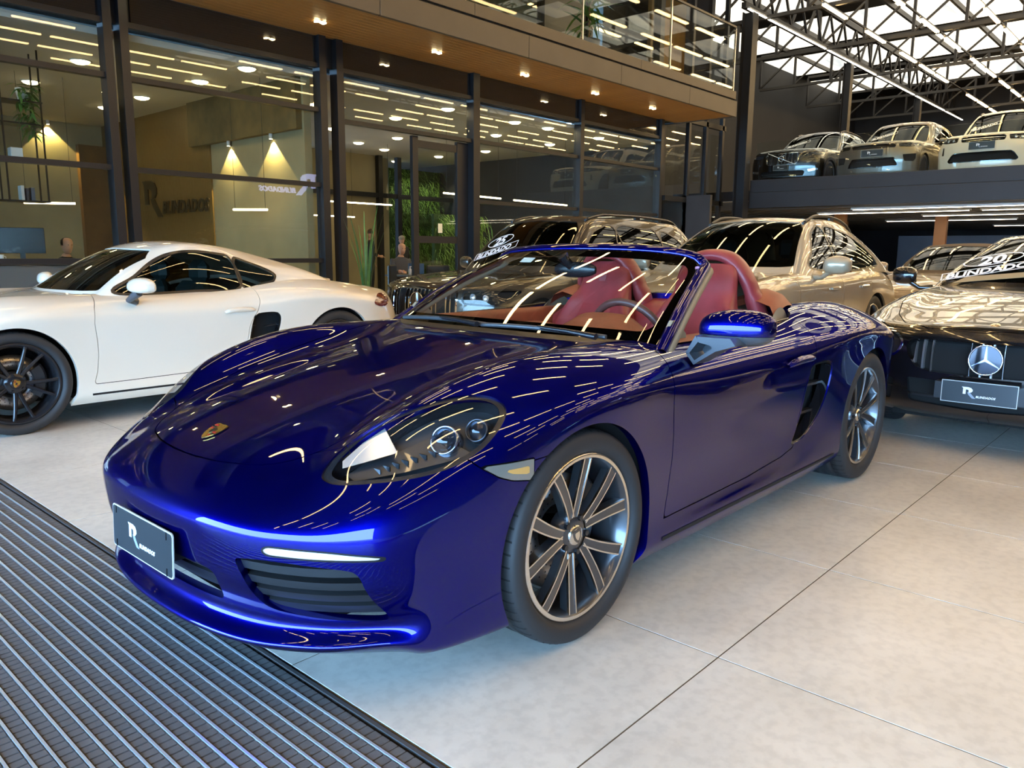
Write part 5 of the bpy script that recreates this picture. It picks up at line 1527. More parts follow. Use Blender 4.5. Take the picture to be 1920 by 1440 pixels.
# ------------------------------------------------------------------ blue roadster
def build_roadster():
    pm = paint('deep blue paint', (.0004, .0016, .17), .95, .33, .95)
    root = empty('convertible_car')
    tag(root, 'glossy deep blue two-seat convertible with red leather seats, nearest the camera', 'car')
    h = sport_car(root, pm, 4, True, (M_GREYMET, M_ALU, M_ALU, M_GREYMET, pbr('caliper black', (.03, .03, .032), .35, .2)), 'turbo', crest_on_cap(False))
    # badge on the hood
    hb = Vector((-.737, 0, .6545)); up = Vector((.90, 0, .36)).normalized()
    crest(root, frame(hb+Vector((-.001, 0, .003)), (0, -1, 0), up), .062, .003)
    # ---- windscreen
    B = spline([(.60, -.735, .872), (.545, -.655, .885), (.49, -.48, .890), (.458, -.25, .893), (.45, 0, .894), (.458, .25, .893), (.49, .48, .890), (.545, .655, .885), (.60, .735, .872)], 41)
    T = spline([(1.155, -.588, 1.150), (1.150, -.545, 1.186), (1.125, -.44, 1.207), (1.105, -.23, 1.219), (1.10, 0, 1.222), (1.105, .23, 1.219), (1.125, .44, 1.207), (1.150, .545, 1.186), (1.155, .588, 1.150)], 41)
    def G(s, t, off=0.):
        i = s*40; k = min(int(i), 39); u = i-k
        b = B[k]*(1-u)+B[k+1]*u; tt = T[k]*(1-u)+T[k+1]*u
        p = b*(1-t)+tt*t
        bul = math.sin(math.pi*t)*.028*(1-.3*abs(2*s-1)**2)
        n = np.array([-.45, 0, .89]); n[1] = .35*(2*s-1)
        return p+n*(bul+off)
    def gsheet(s0, s1, t0, t1, n, m, off):
        return [[tuple(G(s0+(s1-s0)*j/n, t0+(t1-t0)*i/m, off)) for j in range(n+1)] for i in range(m+1)]
    ws = empty('windscreen', parent=root)
    MB().sheet(gsheet(.0, 1, .0, 1, 60, 24, 0)).build('pane', M_TINTLIGHT, ws)
    gs = gsheet(0, 1, 0, 1, 140, 60, -.0025)
    Vg = np.array([q for r in gs for q in r]); Fg = [(i*141+j, i*141+j+1, (i+1)*141+j+1, (i+1)*141+j) for i in range(60) for j in range(140)]
    su = np.array([(j/140-.5)*1.36 for i in range(61) for j in range(141)]); tv = np.array([(i/60-.475)*.68 for i in range(61) for j in range(141)])
    qx = np.abs(su)-(.588-.10); qy = np.abs(tv)-(.262-.10)
    dd = np.hypot(np.maximum(qx, 0), np.maximum(qy, 0))+np.minimum(np.maximum(qx, qy), 0)-.10
    Ng = np.tile(np.array([-.45, 0, .89]), (len(Vg), 1))
    Surf(Vg, Ng, Fg).clip(lambda V: -dd).build('ceramic_border', pbr('ceramic black', (.008, .008, .009), .25), ws)
    fp = []
    for i in range(26): fp.append(G(0, i/25))
    for i in range(1, 60): fp.append(G(i/60, 1))
    for i in range(26): fp.append(G(1, 1-i/25))
    def sweep(pts, offs, sec, name, mat, parent, sub=1):
        rows = []; n = len(pts)
        c = np.array([.8, 0, 1.0])
        for i in range(n):
            d = pts[min(i+1, n-1)]-pts[max(i-1, 0)]; d /= np.linalg.norm(d)
            ref = np.array([-.50, 0, .86]); out = np.cross(d, ref); out /= np.linalg.norm(out)
            if np.dot(out, pts[i]-np.array([.85, 0, 1.0])) < 0: out = -out
            nn = np.cross(out, d); nn /= np.linalg.norm(nn)
            if nn[2] < 0: nn = -nn
            p = pts[i]+out*offs[0]+nn*offs[1]
            rows.append([tuple(p+out*a+nn*b) for a, b in sec])
        return MB().sheet(rows, closed_v=True).build(name, mat, parent)
    ring = lambda w, h, k=14: [(w*math.copysign(abs(math.cos(t))**.7, math.cos(t)), h*math.copysign(abs(math.sin(t))**.7, math.sin(t))) for t in np.linspace(0, 2*math.pi, k, endpoint=False)]
    FP = [np.array(q) for q in fp]
    FP[0] = FP[0]+(FP[0]-FP[1])*1.5; FP[-1] = FP[-1]+(FP[-1]-FP[-2])*1.5
    sweep(FP, (.012, -.006), ring(.024, .017), 'frame', pm, ws)
    sweep(FP, (.020, -.032), ring(.022, .018), 'frame_trim', M_TAUPE, ws)
    sweep(FP, (.002, -.004), ring(.012, .0085), 'seal', M_SATIN, ws)
    # quarter trim between pillar and mirror
    for sg in (1, -1):
        MB().prism([(.62, .872), (.80, .878), (.80, .90), (.735, .955), (.70, .955)], sg*.712, sg*.728, 'y').build('mirror_triangle', M_TAUPE, root)
    # wipers
    for k, (a, b) in enumerate((((.455, -.60, .902), (.395, -.03, .913)), ((.405, -.05, .914), (.44, .50, .908)))):
        wp = empty('wiper', parent=root)
        a = np.array(a); b = np.array(b); L = b-a
        MB().tube([tuple(a+L*t+np.array([-.012*math.sin(math.pi*t), 0, .010*math.sin(math.pi*t)])) for t in np.linspace(0, 1, 12)], .0095, 6).build('blade', pbr('wiper grey', (.045, .05, .055), .35), wp)
        MB().tube([tuple(a+L*.5+np.array([-.012, 0, .014])), tuple(a+L*.25+np.array([-.03, 0, .012])), tuple(a+L*.02+np.array([-.045, 0, .004]))], [.008, .009, .012], 8).build('arm', M_SATIN, wp)
    MB().sheet([[tuple(B[i]+np.array([-.055, 0, -.012])), tuple(B[i]+np.array([-.01, 0, .001])), tuple(B[i]+np.array([.02, 0, -.03]))] for i in range(3, 38)]).build('cowl', M_BLACKPL, root)
    # rear view mirror, sensor box and sticker
    rv = empty('rear_view_mirror', parent=root)
    mb = MB()
    rows = []
    for i in range(13):
        t = -1+2*i/12; r = .036*(1-abs(t)**3.2*.55)
        rows.append([(1.02+.016*math.cos(a)*(1-abs(t)**6*.5), -.02+.115*t, 1.125+r*math.sin(a)) for a in np.linspace(0, 2*math.pi, 14, endpoint=False)])
    mb.sheet(rows, closed_v=True); mb.add(rows[0], [tuple(range(13, -1, -1))]); mb.add(rows[-1], [tuple(range(14))])
    mb.build('housing', M_SATIN, rv)
    MB().tube([(1.02, .0, 1.135), (1.0, .02, 1.165), (.985, .03, 1.185)], [.02, .022, .03], 10).build('stem', M_SATIN, rv)
    fr = frame(G(.62, .80, -.004), (0, -1, 0), (.86, 0, .5))
    MB().prism([(-.035, -.02), (.035, -.02), (.035, .02), (-.035, .02)], 0, .001).xf(fr).build('inspection_sticker', pbr('sticker', (.6, .72, .7), .5, bump=(80, .02, .001)), root)
    fr = frame(G(.035, .915, .002), (0, -1, 0), (.80, -.2, .5))
    MB().prism([(.013*math.cos(t), .010*math.sin(t)) for t in np.linspace(0, 2*math.pi, 16, endpoint=False)], 0, .001).xf(fr).build('round_sticker', pbr('mauve sticker', (.42, .25, .5), .5), root)
    # ---- door mirrors
    for sg in (-1,):
        mr = empty('door_mirror', parent=root)
        mb = MB(); rows = []
        for i in range(21):
            t = i/20; a = math.pi*t
            rr = math.sin(a)**.55 if 0 < t < 1 else .02
            y = .815+.262*(1-math.cos(a))/2
            sec = []
            for k in range(20):
                th = 2*math.pi*k/20
                cz = math.sin(th); cx = math.cos(th)
                zz = (.074 if cz > 0 else .062)*rr*math.copysign(abs(cz)**.85, cz)
                xx = (.082 if cx < 0 else .030)*rr*math.copysign(abs(cx)**.8, cx)
                sec.append((.765+xx+.05*t, sg*y, .926+zz+.010*t))
            rows.append(sec)
        zc = .916
        up_ = MB().sheet(rows, closed_v=True)
        F2 = []; me = up_
        top = Surf(np.array(up_.v), np.array([(0, 0, 1.)]*len(up_.v)), up_.f)
        nv = np.zeros_like(top.V)
        for f in top.F:
            p = top.V[list(f)]; nn = np.cross(p[2]-p[0], p[3]-p[1])
            for k in f: nv[k] += nn
        ln = np.linalg.norm(nv, axis=1); ln[ln == 0] = 1; top.N = nv/ln[:, None]
        cen = top.V.mean(0)
        if (np.sum(top.N*(top.V-cen), 1)).mean() < 0: top = top.flip()
        top.clip(lambda V: .914-V[:, 2]).build('mirror_cap', pm, mr)
        top.clip(lambda V: V[:, 2]-.9125).build('mirror_lower', M_GREYMET if False else pbr('mirror base grey', (.05, .058, .07), .4, coat=.3), mr)
        rr = [p for p in rows[4:17]]
        MB().sheet([[(p[0][0]+.001, p[0][1], p[5][2]*.9+.1*p[0][2]), (p[0][0]+.001, p[0][1], p[15][2]*.9+.1*p[0][2])] for p in rr], smooth=False).build('mirror_glass', M_CHROME, mr)
        # open foot: a frame with two struts down to the door
        mg = pbr('mirror base grey', (.05, .058, .07), .4, coat=.3)
        mb = MB()
        ou = [(.845,.912),(.808,.846),(.842,.806),(.925,.860),(1.0,.886),(.96,.912)]; inn = [(.858,.888),(.826,.847),(.846,.826),(.900,.862),(.915,.885)]
        mb.prism([(.845,.912),(.808,.846),(.820,.843),(.858,.892)], .66, .76, 'x') if sg > 0 else mb.prism([(-a, b) for a, b in [(.845,.912),(.808,.846),(.820,.843),(.858,.892)]], .66, .76, 'x')
        for q in ([(.808,.846),(.842,.806),(.845,.822),(.824,.846)], [(.842,.806),(.925,.860),(.912,.870),(.845,.822)], [(.925,.860),(1.0,.886),(.98,.91),(.85,.908),(.858,.888),(.905,.880),(.912,.870)]):
            mb.prism([(sg*a, b) for a, b in q], .66, .77, 'x')
        mb.prism([(sg*a, b) for a, b in [(.848,.90),(.83,.85),(.848,.828),(.91,.87)]], .745, .76, 'x')
        mb.build('mirror_foot', mg, mr)
        if sg > 0:   # the far mirror is folded back
            mr.matrix_local = Matrix.Translation((.93, .86, 0)) @ Matrix.Rotation(math.radians(-80), 4, 'Z') @ Matrix.Translation((-.77, -.83, 0))
    # ---- cabin
    cab = empty('cabin', parent=root)
    def mirrored_sheet(name, mat, pts):
        for sg in (1, -1): MB().sheet([[(x, sg*y, z) for x, y, z in row] for row in pts]).build(name, mat, cab)
    xsd = np.linspace(.62, 1.88, 14)
    mirrored_sheet('door_top', M_BROWNLEATHER, [[(x, .742-.03*max(0, (.72-x)*4), .872), (x, .722, .890), (x, .69, .888), (x, .668, .865), (x, .66, .80)] for x in xsd])
    mirrored_sheet('door_card', M_REDLEATHER, [[(x, .662, .81), (x, .648, .70), (x, .655, .62), (x, .60, .60), (x, .60, .56), (x, .66, .52), (x, .68, .30)] for x in xsd])
    mirrored_sheet('door_pocket', M_TAUPE, [[(x, .6475, .765), (x, .6465, .725)] for x in np.linspace(.95, 1.5, 6)])
    MB().box(.45, 1.95, -.72, .72, .22, .26).build('floor_carpet', pbr('dark red carpet', (.09, .014, .012), .95, bump=(400, .4, .004)), cab)
    # dash with instrument hood
    ds = []
    for j in range(41):
        y = -.70+1.40*j/40
        hump = .075*math.exp(-((y+.365)/.17)**4)
        mid = .018*math.exp(-((y)/.12)**2)+.014*math.exp(-((y-.42)/.10)**2)
        ds.append([(.47+.07*abs(y/.7)**2.5, y, .875), (.56+.03*abs(y/.7)**2, y, .883), (.68, y, .884+.5*hump), (.76, y, .886+hump+mid*.6), (.80, y, .884+hump+mid), (.825, y, .865+hump*.9+mid), (.83, y, .82), (.84, y, .72), (.80, y, .55), (.70, y, .40)])
    MB().sheet(ds).build('dashboard', M_BROWNLEATHER, cab)
    MB().cbox(.80, 1.65, -.11, .11, .26, .56, .03).build('centre_console', M_REDLEATHER, cab)
    # steering wheel
    sw = empty('steering_wheel', parent=root)
    c = Vector((.965, -.365, .835)); ax = Vector((.90, 0, .40)).normalized()
    a = Vector((0, 1, 0)); b = ax.cross(a)
    MB().tube([c+(a*math.cos(t)+b*math.sin(t))*.180 for t in np.linspace(0, 2*math.pi, 40, endpoint=False)], .0165, 10, True).build('wheel_rim', pbr('steering leather', (.10, .035, .03), .4, bump=(200, .1, .001)), sw)
    mb = MB()
    for t in (0, math.pi, -math.pi/2):
        mb.tube([c+(a*math.cos(t)+b*math.sin(t))*.17, c+(a*math.cos(t)+b*math.sin(t))*.09-ax*.01, c-ax*.015], [.012, .017, .025], 8)
    mb.lathe([(0, .0), (.05, .002), (.062, -.012), (.06, -.04)], n=24)
    mb2 = MB(); q = Vector((0, 1, 0)).rotation_difference(ax).to_matrix().to_4x4(); q.translation = c
    mb2.lathe([(0, .0), (.05, -.004), (.062, -.016), (.06, -.05)], n=24); mb2.xf(q)
    mb3 = MB()
    for t in (0, math.pi, -math.pi/2):
        mb3.tube([c+(a*math.cos(t)+b*math.sin(t))*.17, c+(a*math.cos(t)+b*math.sin(t))*.09-ax*.01, c-ax*.015], [.012, .017, .025], 8)
    mb3.build('wheel_spokes', M_SATIN, sw); mb2.build('wheel_boss', M_REDLEATHER, sw)
    MB().cyl(c-ax*.02, c-ax*.18, .035, .05).build('steering_column', M_SATIN, sw)
    # ---- seats with integrated headrests, hoops behind
    for sy, sx in ((-.365, 1.50), (.335, 1.66)):
        st = empty('seat', (sx, sy, 0), 0, root)
        prof = [(0, 1.155, .085, .060), (.0, 1.145, .125, .065), (-.012, 1.10, .150, .075), (-.02, 1.02, .162, .080), (-.03, .95, .180, .085), (-.045, .88, .215, .095), (-.065, .80, .245, .105), (-.09, .70, .255, .115), (-.12, .58, .250, .12), (-.15, .46, .235, .12), (-.17, .36, .22, .12)]
        P = spline([np.array(p) for p in prof], 40)
        rows = []
        for x, z, w, d in P:
            sec = []
            for k in range(28):
                t = 2*math.pi*k/28; cx, cy = math.cos(t), math.sin(t)
                yy = w*math.copysign(abs(cy)**.55, cy)
                wing = .055*max(0, abs(yy)/w-.55)/.45*(1 if z < .95 else max(0, 1-(z-.95)/.06)) if cx < 0 else 0
                xx = d*.55*math.copysign(abs(cx)**.6, cx)-wing
                sec.append((x+.19*(z-.36)+xx, yy, z))
            rows.append(sec)
        mb = MB().sheet(rows, closed_v=True); mb.add(rows[0], [tuple(range(28))])
        mb.build('backrest', M_REDLEATHER, st)
        # lighter centre panel
        rows = []
        for x, z, w, d in P:
            if .40 < z < .93:
                rows.append([(x+.19*(z-.36)-d*.55*(1-.10*abs(u)**4)-.012*(1-abs(u)**3), u*w*.56, z) for u in np.linspace(-1, 1, 9)])
        MB().sheet(rows).build('backrest_centre', M_REDLEATHER, st)
        cush = []
        for i in range(12):
            t = i/11; xx = -.50+.50*t; zz = .42-.06*t-.03*math.sin(math.pi*t)+(.0 if t > .1 else -.05)
            cush.append([(xx, u*.25, zz+.06*abs(u)**3-(0 if abs(u) < 1 else .14)) for u in np.linspace(-1, 1, 13)])
        mb = MB().sheet(cush); mb.box(-.48, .02, -.24, .24, .24, .38); mb.build('cushion', M_REDLEATHER, st)
        # embossed crest on the headrest
        fr = frame((.113, 0, 1.055), (0, -1, 0), (.19, 0, 1)) if False else frame((-.012+.19*.70-.045, 0, 1.06), (0, -1, 0), (.19, 0, 1))
        MB().prism([(x*.05, y*.055) for x, y in SHIELD], 0, .0035).xf(fr).build('headrest_crest', M_REDLEATHER, st)
        hp = empty('roll_hoop', (sx+.02 if sy < 0 else sx-.02, sy*.98+(0 if sy < 0 else .03), 0), 0, root)
        path = spline([(.27, -.235, .80), (.235, -.205, .95), (.195, -.17, 1.08), (.172, -.10, 1.172), (.165, 0, 1.196), (.172, .10, 1.172), (.195, .17, 1.08), (.235, .205, .95), (.27, .235, .80)], 50)
        rows = []
        for i, p in enumerate(path):
            d = path[min(i+1, 49)]-path[max(i-1, 0)]; d /= np.linalg.norm(d)
            o_ = np.cross(d, np.array([1, 0, .1])); o_ /= np.linalg.norm(o_)
            if o_ @ (p-np.array([.2, 0, .9])) < 0: o_ = -o_
            w2 = .025 if 8 < i < 42 else .034
            rows.append([tuple(p+o_*a*w2+np.array([1, 0, .1])*b*.060) for a, b in ((1, -.5), (1.12, 0), (1.0, .6), (.4, 1.0), (-.6, 1.0), (-1, .5), (-1, -.5), (-.6, -.9), (.5, -.9))])
        MB().sheet(rows, closed_v=True).build('hoop', M_REDLEATHER, hp)
        rows = []
        for i in range(3, 47, 1):
            p = path[i]; rows.append([tuple(p+np.array([.075, 0, 0])), (p[0]+.09, p[1]*.5, .80+(p[2]-.80)*.6), (p[0]+.09, 0, .80+(p[2]-.80)*.2)])
        MB().sheet(rows).build('hoop_back', M_TAUPE, hp)
        MB().sheet([[(p[0]+.02, p[1]*.86, .8+(p[2]-.8)*.93), (p[0]+.02, 0, .8+(p[2]-.8)*.93)] for p in path[6:44]]).build('hoop_mesh', glass('hoop screen', (.62, .66, .62), 1.4), hp)
    # rear bulkhead and tonneau between hoops and deck
    rows = []
    for j in range(25):
        y = -.66+1.32*j/24; e = abs(y/.66)
        rows.append([(1.72-.04*e**3, y, .30), (1.74-.04*e**3, y, .84), (1.80, y, .915-.03*e**2), (1.93, y, .955-.045*e**2), (2.02, y, .95-.04*e**2)])
    MB().sheet(rows).build('rear_bulkhead', M_REDLEATHER, cab)
    for sg in (1, -1):
        # leather-covered roof tray edge and its taupe flap
        MB().sheet([[(1.70+.42*t, sg*(.685-.06*t), .90+.055*math.sin(math.pi*t)**.8), (1.70+.42*t, sg*(.655-.08*t), .925+.085*math.sin(math.pi*min(1, t*.9+.1))**.8), (1.70+.42*t, sg*(.59-.10*t), .945+.088*math.sin(math.pi*min(1, t*.9+.1))**.8), (1.72+.40*t, sg*(.45-.10*t), .94+.075*math.sin(math.pi*t)**.8)] for t in np.linspace(0, 1, 14)]).build('roof_tray_cover', M_BROWNLEATHER, cab)
        MB().sheet([[(1.66+.22*t, sg*(.70-.02*t), .892), (1.66+.22*t, sg*(.685-.02*t), .897+.055*math.sin(math.pi*min(1, t*1.0))**.7)] for t in np.linspace(0, 1, 12)]).build('roof_tray_flap', M_TAUPE, cab)
        MB().sheet([[(1.92+.14*t, sg*(.64-.30*t), .905+.055*t), (1.99+.10*t, sg*(.66-.30*t), .935+.03*t)] for t in np.linspace(0, 1, 6)]).build('deck_seal', M_SATIN, cab)
        MB().tube([(1.0, sg*.735, .884), (1.4, sg*.742, .89), (1.72, sg*.738, .905)], .006, 6).build('belt_seal', M_SATIN, cab)
    # ---- licence plate with its mark
    pl = empty('licence_plate', (-.972, .005, .375), 0, root)
    def rrect(w, h, r, n=5):
        out = []
        for cx, cy, a0 in ((w-r, h-r, 0), (-w+r, h-r, 90), (-w+r, -h+r, 180), (w-r, -h+r, 270)):
            for i in range(n): a = math.radians(a0+90*i/(n-1)); out.append((cx+r*math.cos(a), cy+r*math.sin(a)))
        return out
    fr = frame((0, 0, 0), (0, -1, 0), (0.04, 0, 1))
    MB().prism(rrect(.20, .066, .012), -.004, 0).xf(fr).build('plate_board', pbr('plate edge', (.55, .56, .52), .4), pl)
    MB().prism(rrect(.196, .062, .010), 0, .001).xf(fr).build('plate_face', M_PLATE, pl)
    for cx, cy in ((-.17, .052), (.165, .052), (-.17, -.052), (.165, -.052)):
        MB().box(cx-.0018, cx+.0018, cy-.011, cy+.011, .001, .003).xf(fr).build('cable_tie', M_SATIN, pl)
    logo(pl, frame((-.0008, .088, -.030), (0, -1, 0), (.04, 0, 1)) @ Matrix.Translation((0, 0, .001)), .062, M_WHITE, M_GREYLET, depth=.0012, text_h=.20)
    MB().box(-.962, -.90, -.15, .15, .345, .42).build('plate_bracket', M_BLACKPL, root)
    return root
HERO = build_roadster()
# ------------------------------------------------------------------ generic car bodies (front axle at x=0, nose to -x)
def gen_lower(P):
    W, fo, ro, WB, cowl = P['W'], P['fo'], P['ro'], P['WB'], P['cowl']
    xs = [-fo+.05, -fo+.17, -fo+.38, -.28, .0, .34, cowl, cowl+.45, (cowl+WB)/2+.2, WB-.42, WB, WB+.40, WB+ro-.18, WB+ro-.05]
    bf = [1, .92, .62, .22, .05] + [0]*4 + [0, .05, .25, .8, 1]
    S = [0, .28, .52, .74, .90]
    hx, hz = zip(*P['hood']); bx, bz = zip(*P['belt'])
    lid = []
    n = len(xs)
    for i, x in enumerate(xs):
        row = []
        fr = i < n/2
        bow = P['bow'] if fr else P['bowr']
        wl = W*(1-.05*bf[i]-(.012 if True else 0))
        zc = float(interp(np.array([x]), hx, hz)[0]); zb = float(interp(np.array([x]), bx, bz)[0])
        for j, s in enumerate(S+[1.0]):
            xx = x+(bow*s**2.6*bf[i])*(1 if fr else -1)
            if j < 5:
                b = s*W*(.93-.03*bf[i]); cr = P.get('crown', .02)
                z = zc-cr*s*s+P.get('ridge', .0)*(math.exp(-((s-.9)/.12)**2))
                if j == 4: z = min(z, .55*zc+.45*zb+.03)
            else:
                b = wl-.02; z = zb
            row.append((xx, b, z))
        lid.append(row)
    J = 6
    rim = [lid[0][j] for j in range(J)]+[lid[i][J-1] for i in range(1, n-1)]+[lid[n-1][j] for j in range(J-1, -1, -1)]
    rings = []
    zl = P.get('sill', .20)
    for (ft, wo, fx, rx) in P.get('prof', ((.22, .0, -.045, .04), (.48, .0, -.05, .05), (.72, -.012, -.035, .04), (.90, -.03, -.02, .02), (1.0, -.09, .05, -.05))):
        ring = []
        for k, (x, b, z) in enumerate(rim):
            zz = z+(zl-z)*ft
            if k < J: ring.append((x+fx*(1-.5*(k/(J-1))**4), b+(wo if b > 0 else 0)*(k/(J-1))+(.012*(k/(J-1))), zz))
            elif k >= len(rim)-J:
                q = len(rim)-1-k
                ring.append((x+rx*(1-.5*(q/(J-1))**4), b+(wo+.012)*(q/(J-1)), zz))
            else: ring.append((x+(fx*.5 if x < -fo+.3 else 0), W+wo-(.0 if abs(x) > .1 else 0), zz))
        rings.append(ring)
    return lid, rings
def gen_upper(P):
    W, WB = P['W'], P['WB']
    xt, xr, zt, Wr = P['roof_front'], P['roof_rear'], P['H'], P['Wr']
    cowl, xb, zc, zb = P['cowl'], P['glass_rear'], P['cowl_z'], P['belt_up']
    S = [0, .35, .66, .88, 1.0]
    n = 6; lid = []
    for i in range(n):
        t = i/(n-1); x = xt+(xr-xt)*t
        row = []
        for j, s in enumerate(S):
            bowx = (.09*s*s*(1-min(1, t*3)))-.06*s*s*max(0, t*3-2)
            z = zt-P.get('arc', .05)*(2*t-.85)**2-.045*s**2.2-(.02 if j == 4 else 0)-(P.get('taper', .0)*t**2)
            row.append((x+bowx, s*Wr*(1-.06*t*t-.02*(1-t)**3), z))
        lid.append(row)
    J = 5
    rim = [lid[0][j] for j in range(J)]+[lid[i][J-1] for i in range(1, n-1)]+[lid[n-1][j] for j in range(J-1, -1, -1)]
    base = [(cowl+.20*s**2.2, s*(W-.10), zc-.03-.02*s) for s in S]
    xa = cowl+.20
    for i in range(1, n-1):
        t = i/(n-1); base.append((xa+(xb-.12-xa)*t, W-.075, zb-.03+.0*t+P.get('wedge', 0)*t))
    base += [(xb-.12*s*s, s*(W-.13), zb-.03+P.get('wedge', 0)) for s in S[::-1]]
    mid = []
    for (a, b) in zip(rim, base):
        p = np.array(a)*.5+np.array(b)*.5
        c = np.array([(cowl+xb)/2, 0, p[2]]); d = p-c; d[2] = 0; d /= np.linalg.norm(d)+1e-9
        mid.append(tuple(p+d*P.get('bulge', .035)+np.array([0, 0, .012])))
    mid = [(x, 0.0 if i in (0, len(mid)-1) else y, z) for i, (x, y, z) in enumerate(mid)]
    return lid, [mid, base]
def surf_of(cage, levels):
    V, Q = cage_quads(*cage); V = fit_cage(V, Q, 2)
    return half_surf(*dense(V, Q, levels))
CUT = lambda s, *gs: [s := s.clip(g) for g in gs][-1]
def three_star(parent, fr, R, ring_mat, face_mat, depth=.012):
    mb = MB(); pts = [(R*math.cos(t), R*math.sin(t), depth*.5) for t in np.linspace(0, 2*math.pi, 28, endpoint=False)]
    mb.tube(pts, R*.05, 8, True); mb.xf(fr); mb.build('badge_ring', ring_mat, parent)
    MB().lathe([(0, 0), (R, 0)], n=28, axis='z').xf(fr).build('badge_disc', face_mat, parent)
    for k in range(3):
        a = math.pi/2+2*math.pi*k/3
        c, s = math.cos(a), math.sin(a); t = R*.085
        poly = [(R*c, R*s), (t*math.cos(a+math.pi/3), t*math.sin(a+math.pi/3)), (0, 0), (t*math.cos(a-math.pi/3), t*math.sin(a-math.pi/3))]
        MB().prism(poly, 0, depth).xf(fr).build('badge_star', ring_mat, parent)
def small_plate(parent, x, y, z, sz=(.20, .065), blue=False):
    pl = empty('licence_plate', (x, y, z), 0, parent)
    fr = frame((0, 0, 0), (0, -1, 0), (0, 0, 1))
    w, h = sz
    MB().prism([(-w, -h), (w, -h), (w, h), (-w, h)], -.004, 0).xf(fr).build('plate_board', pbr('plate edge', (.55, .56, .52), .4), pl)
    MB().prism([(-w+.004, -h+.004), (w-.004, -h+.004), (w-.004, h-.004), (-w+.004, h-.004)], 0, .001).xf(fr).build('plate_face', M_PLATE, pl)
    logo(pl, fr @ Matrix.Translation((-w*.45, -h*.45, .001)), h*.95, M_WHITE, M_GREYLET, depth=.0012, text_h=.20)
    return pl
def windscreen_sticker(parent, G, s0, number, wscale=1.0):
    """G(u,v) -> point on glass and (right, up) axes; oval with a number and a boxed word"""
    fr = G
    rx, ry = .20*wscale, .085*wscale
    M = M_WHITE
    def ring(rx, ry, t, c):
        mb = MB(); n = 40; vs = []
        for k in range(n):
            a = 2*math.pi*k/n
            vs.append((c[0]+rx*math.cos(a), c[1]+ry*math.sin(a), 0)); vs.append((c[0]+(rx-t)*math.cos(a), c[1]+(ry-t)*math.sin(a), 0))
        return mb.add(vs, [(2*k, 2*((k+1) % n), 2*((k+1) % n)+1, 2*k+1) for k in range(n)])
    if number:
        ring(rx, ry, .012*wscale, (.0, .165*wscale)).xf(fr).build('sticker_oval', M, parent)
        me = text_mesh(number, .17*wscale, .035, .15, .0005); me.transform(Matrix.Translation((-.095*wscale, .106*wscale, 0))); me.transform(fr)
        link('sticker_number', me, M, parent)
    mb = MB(); w, h, t = .33*wscale, .055*wscale, .009*wscale
    for a, b, c, d in ((-w, w, -h, -h+t), (-w, w, h-t, h), (-w, -w+t, -h, h), (w-t, w, -h, h)):
        mb.add([(a, c, 0), (b, c, 0), (b, d, 0), (a, d, 0)], [(0, 1, 2, 3)])
    mb.xf(fr); mb.build('sticker_box', M, parent)
    me = text_mesh('BLINDADO', .105*wscale, .035, .12, .0005, 1.0); me.transform(Matrix.Translation((-.30*wscale, -.037*wscale, 0))); me.transform(fr)
    link('sticker_word', me, M, parent)
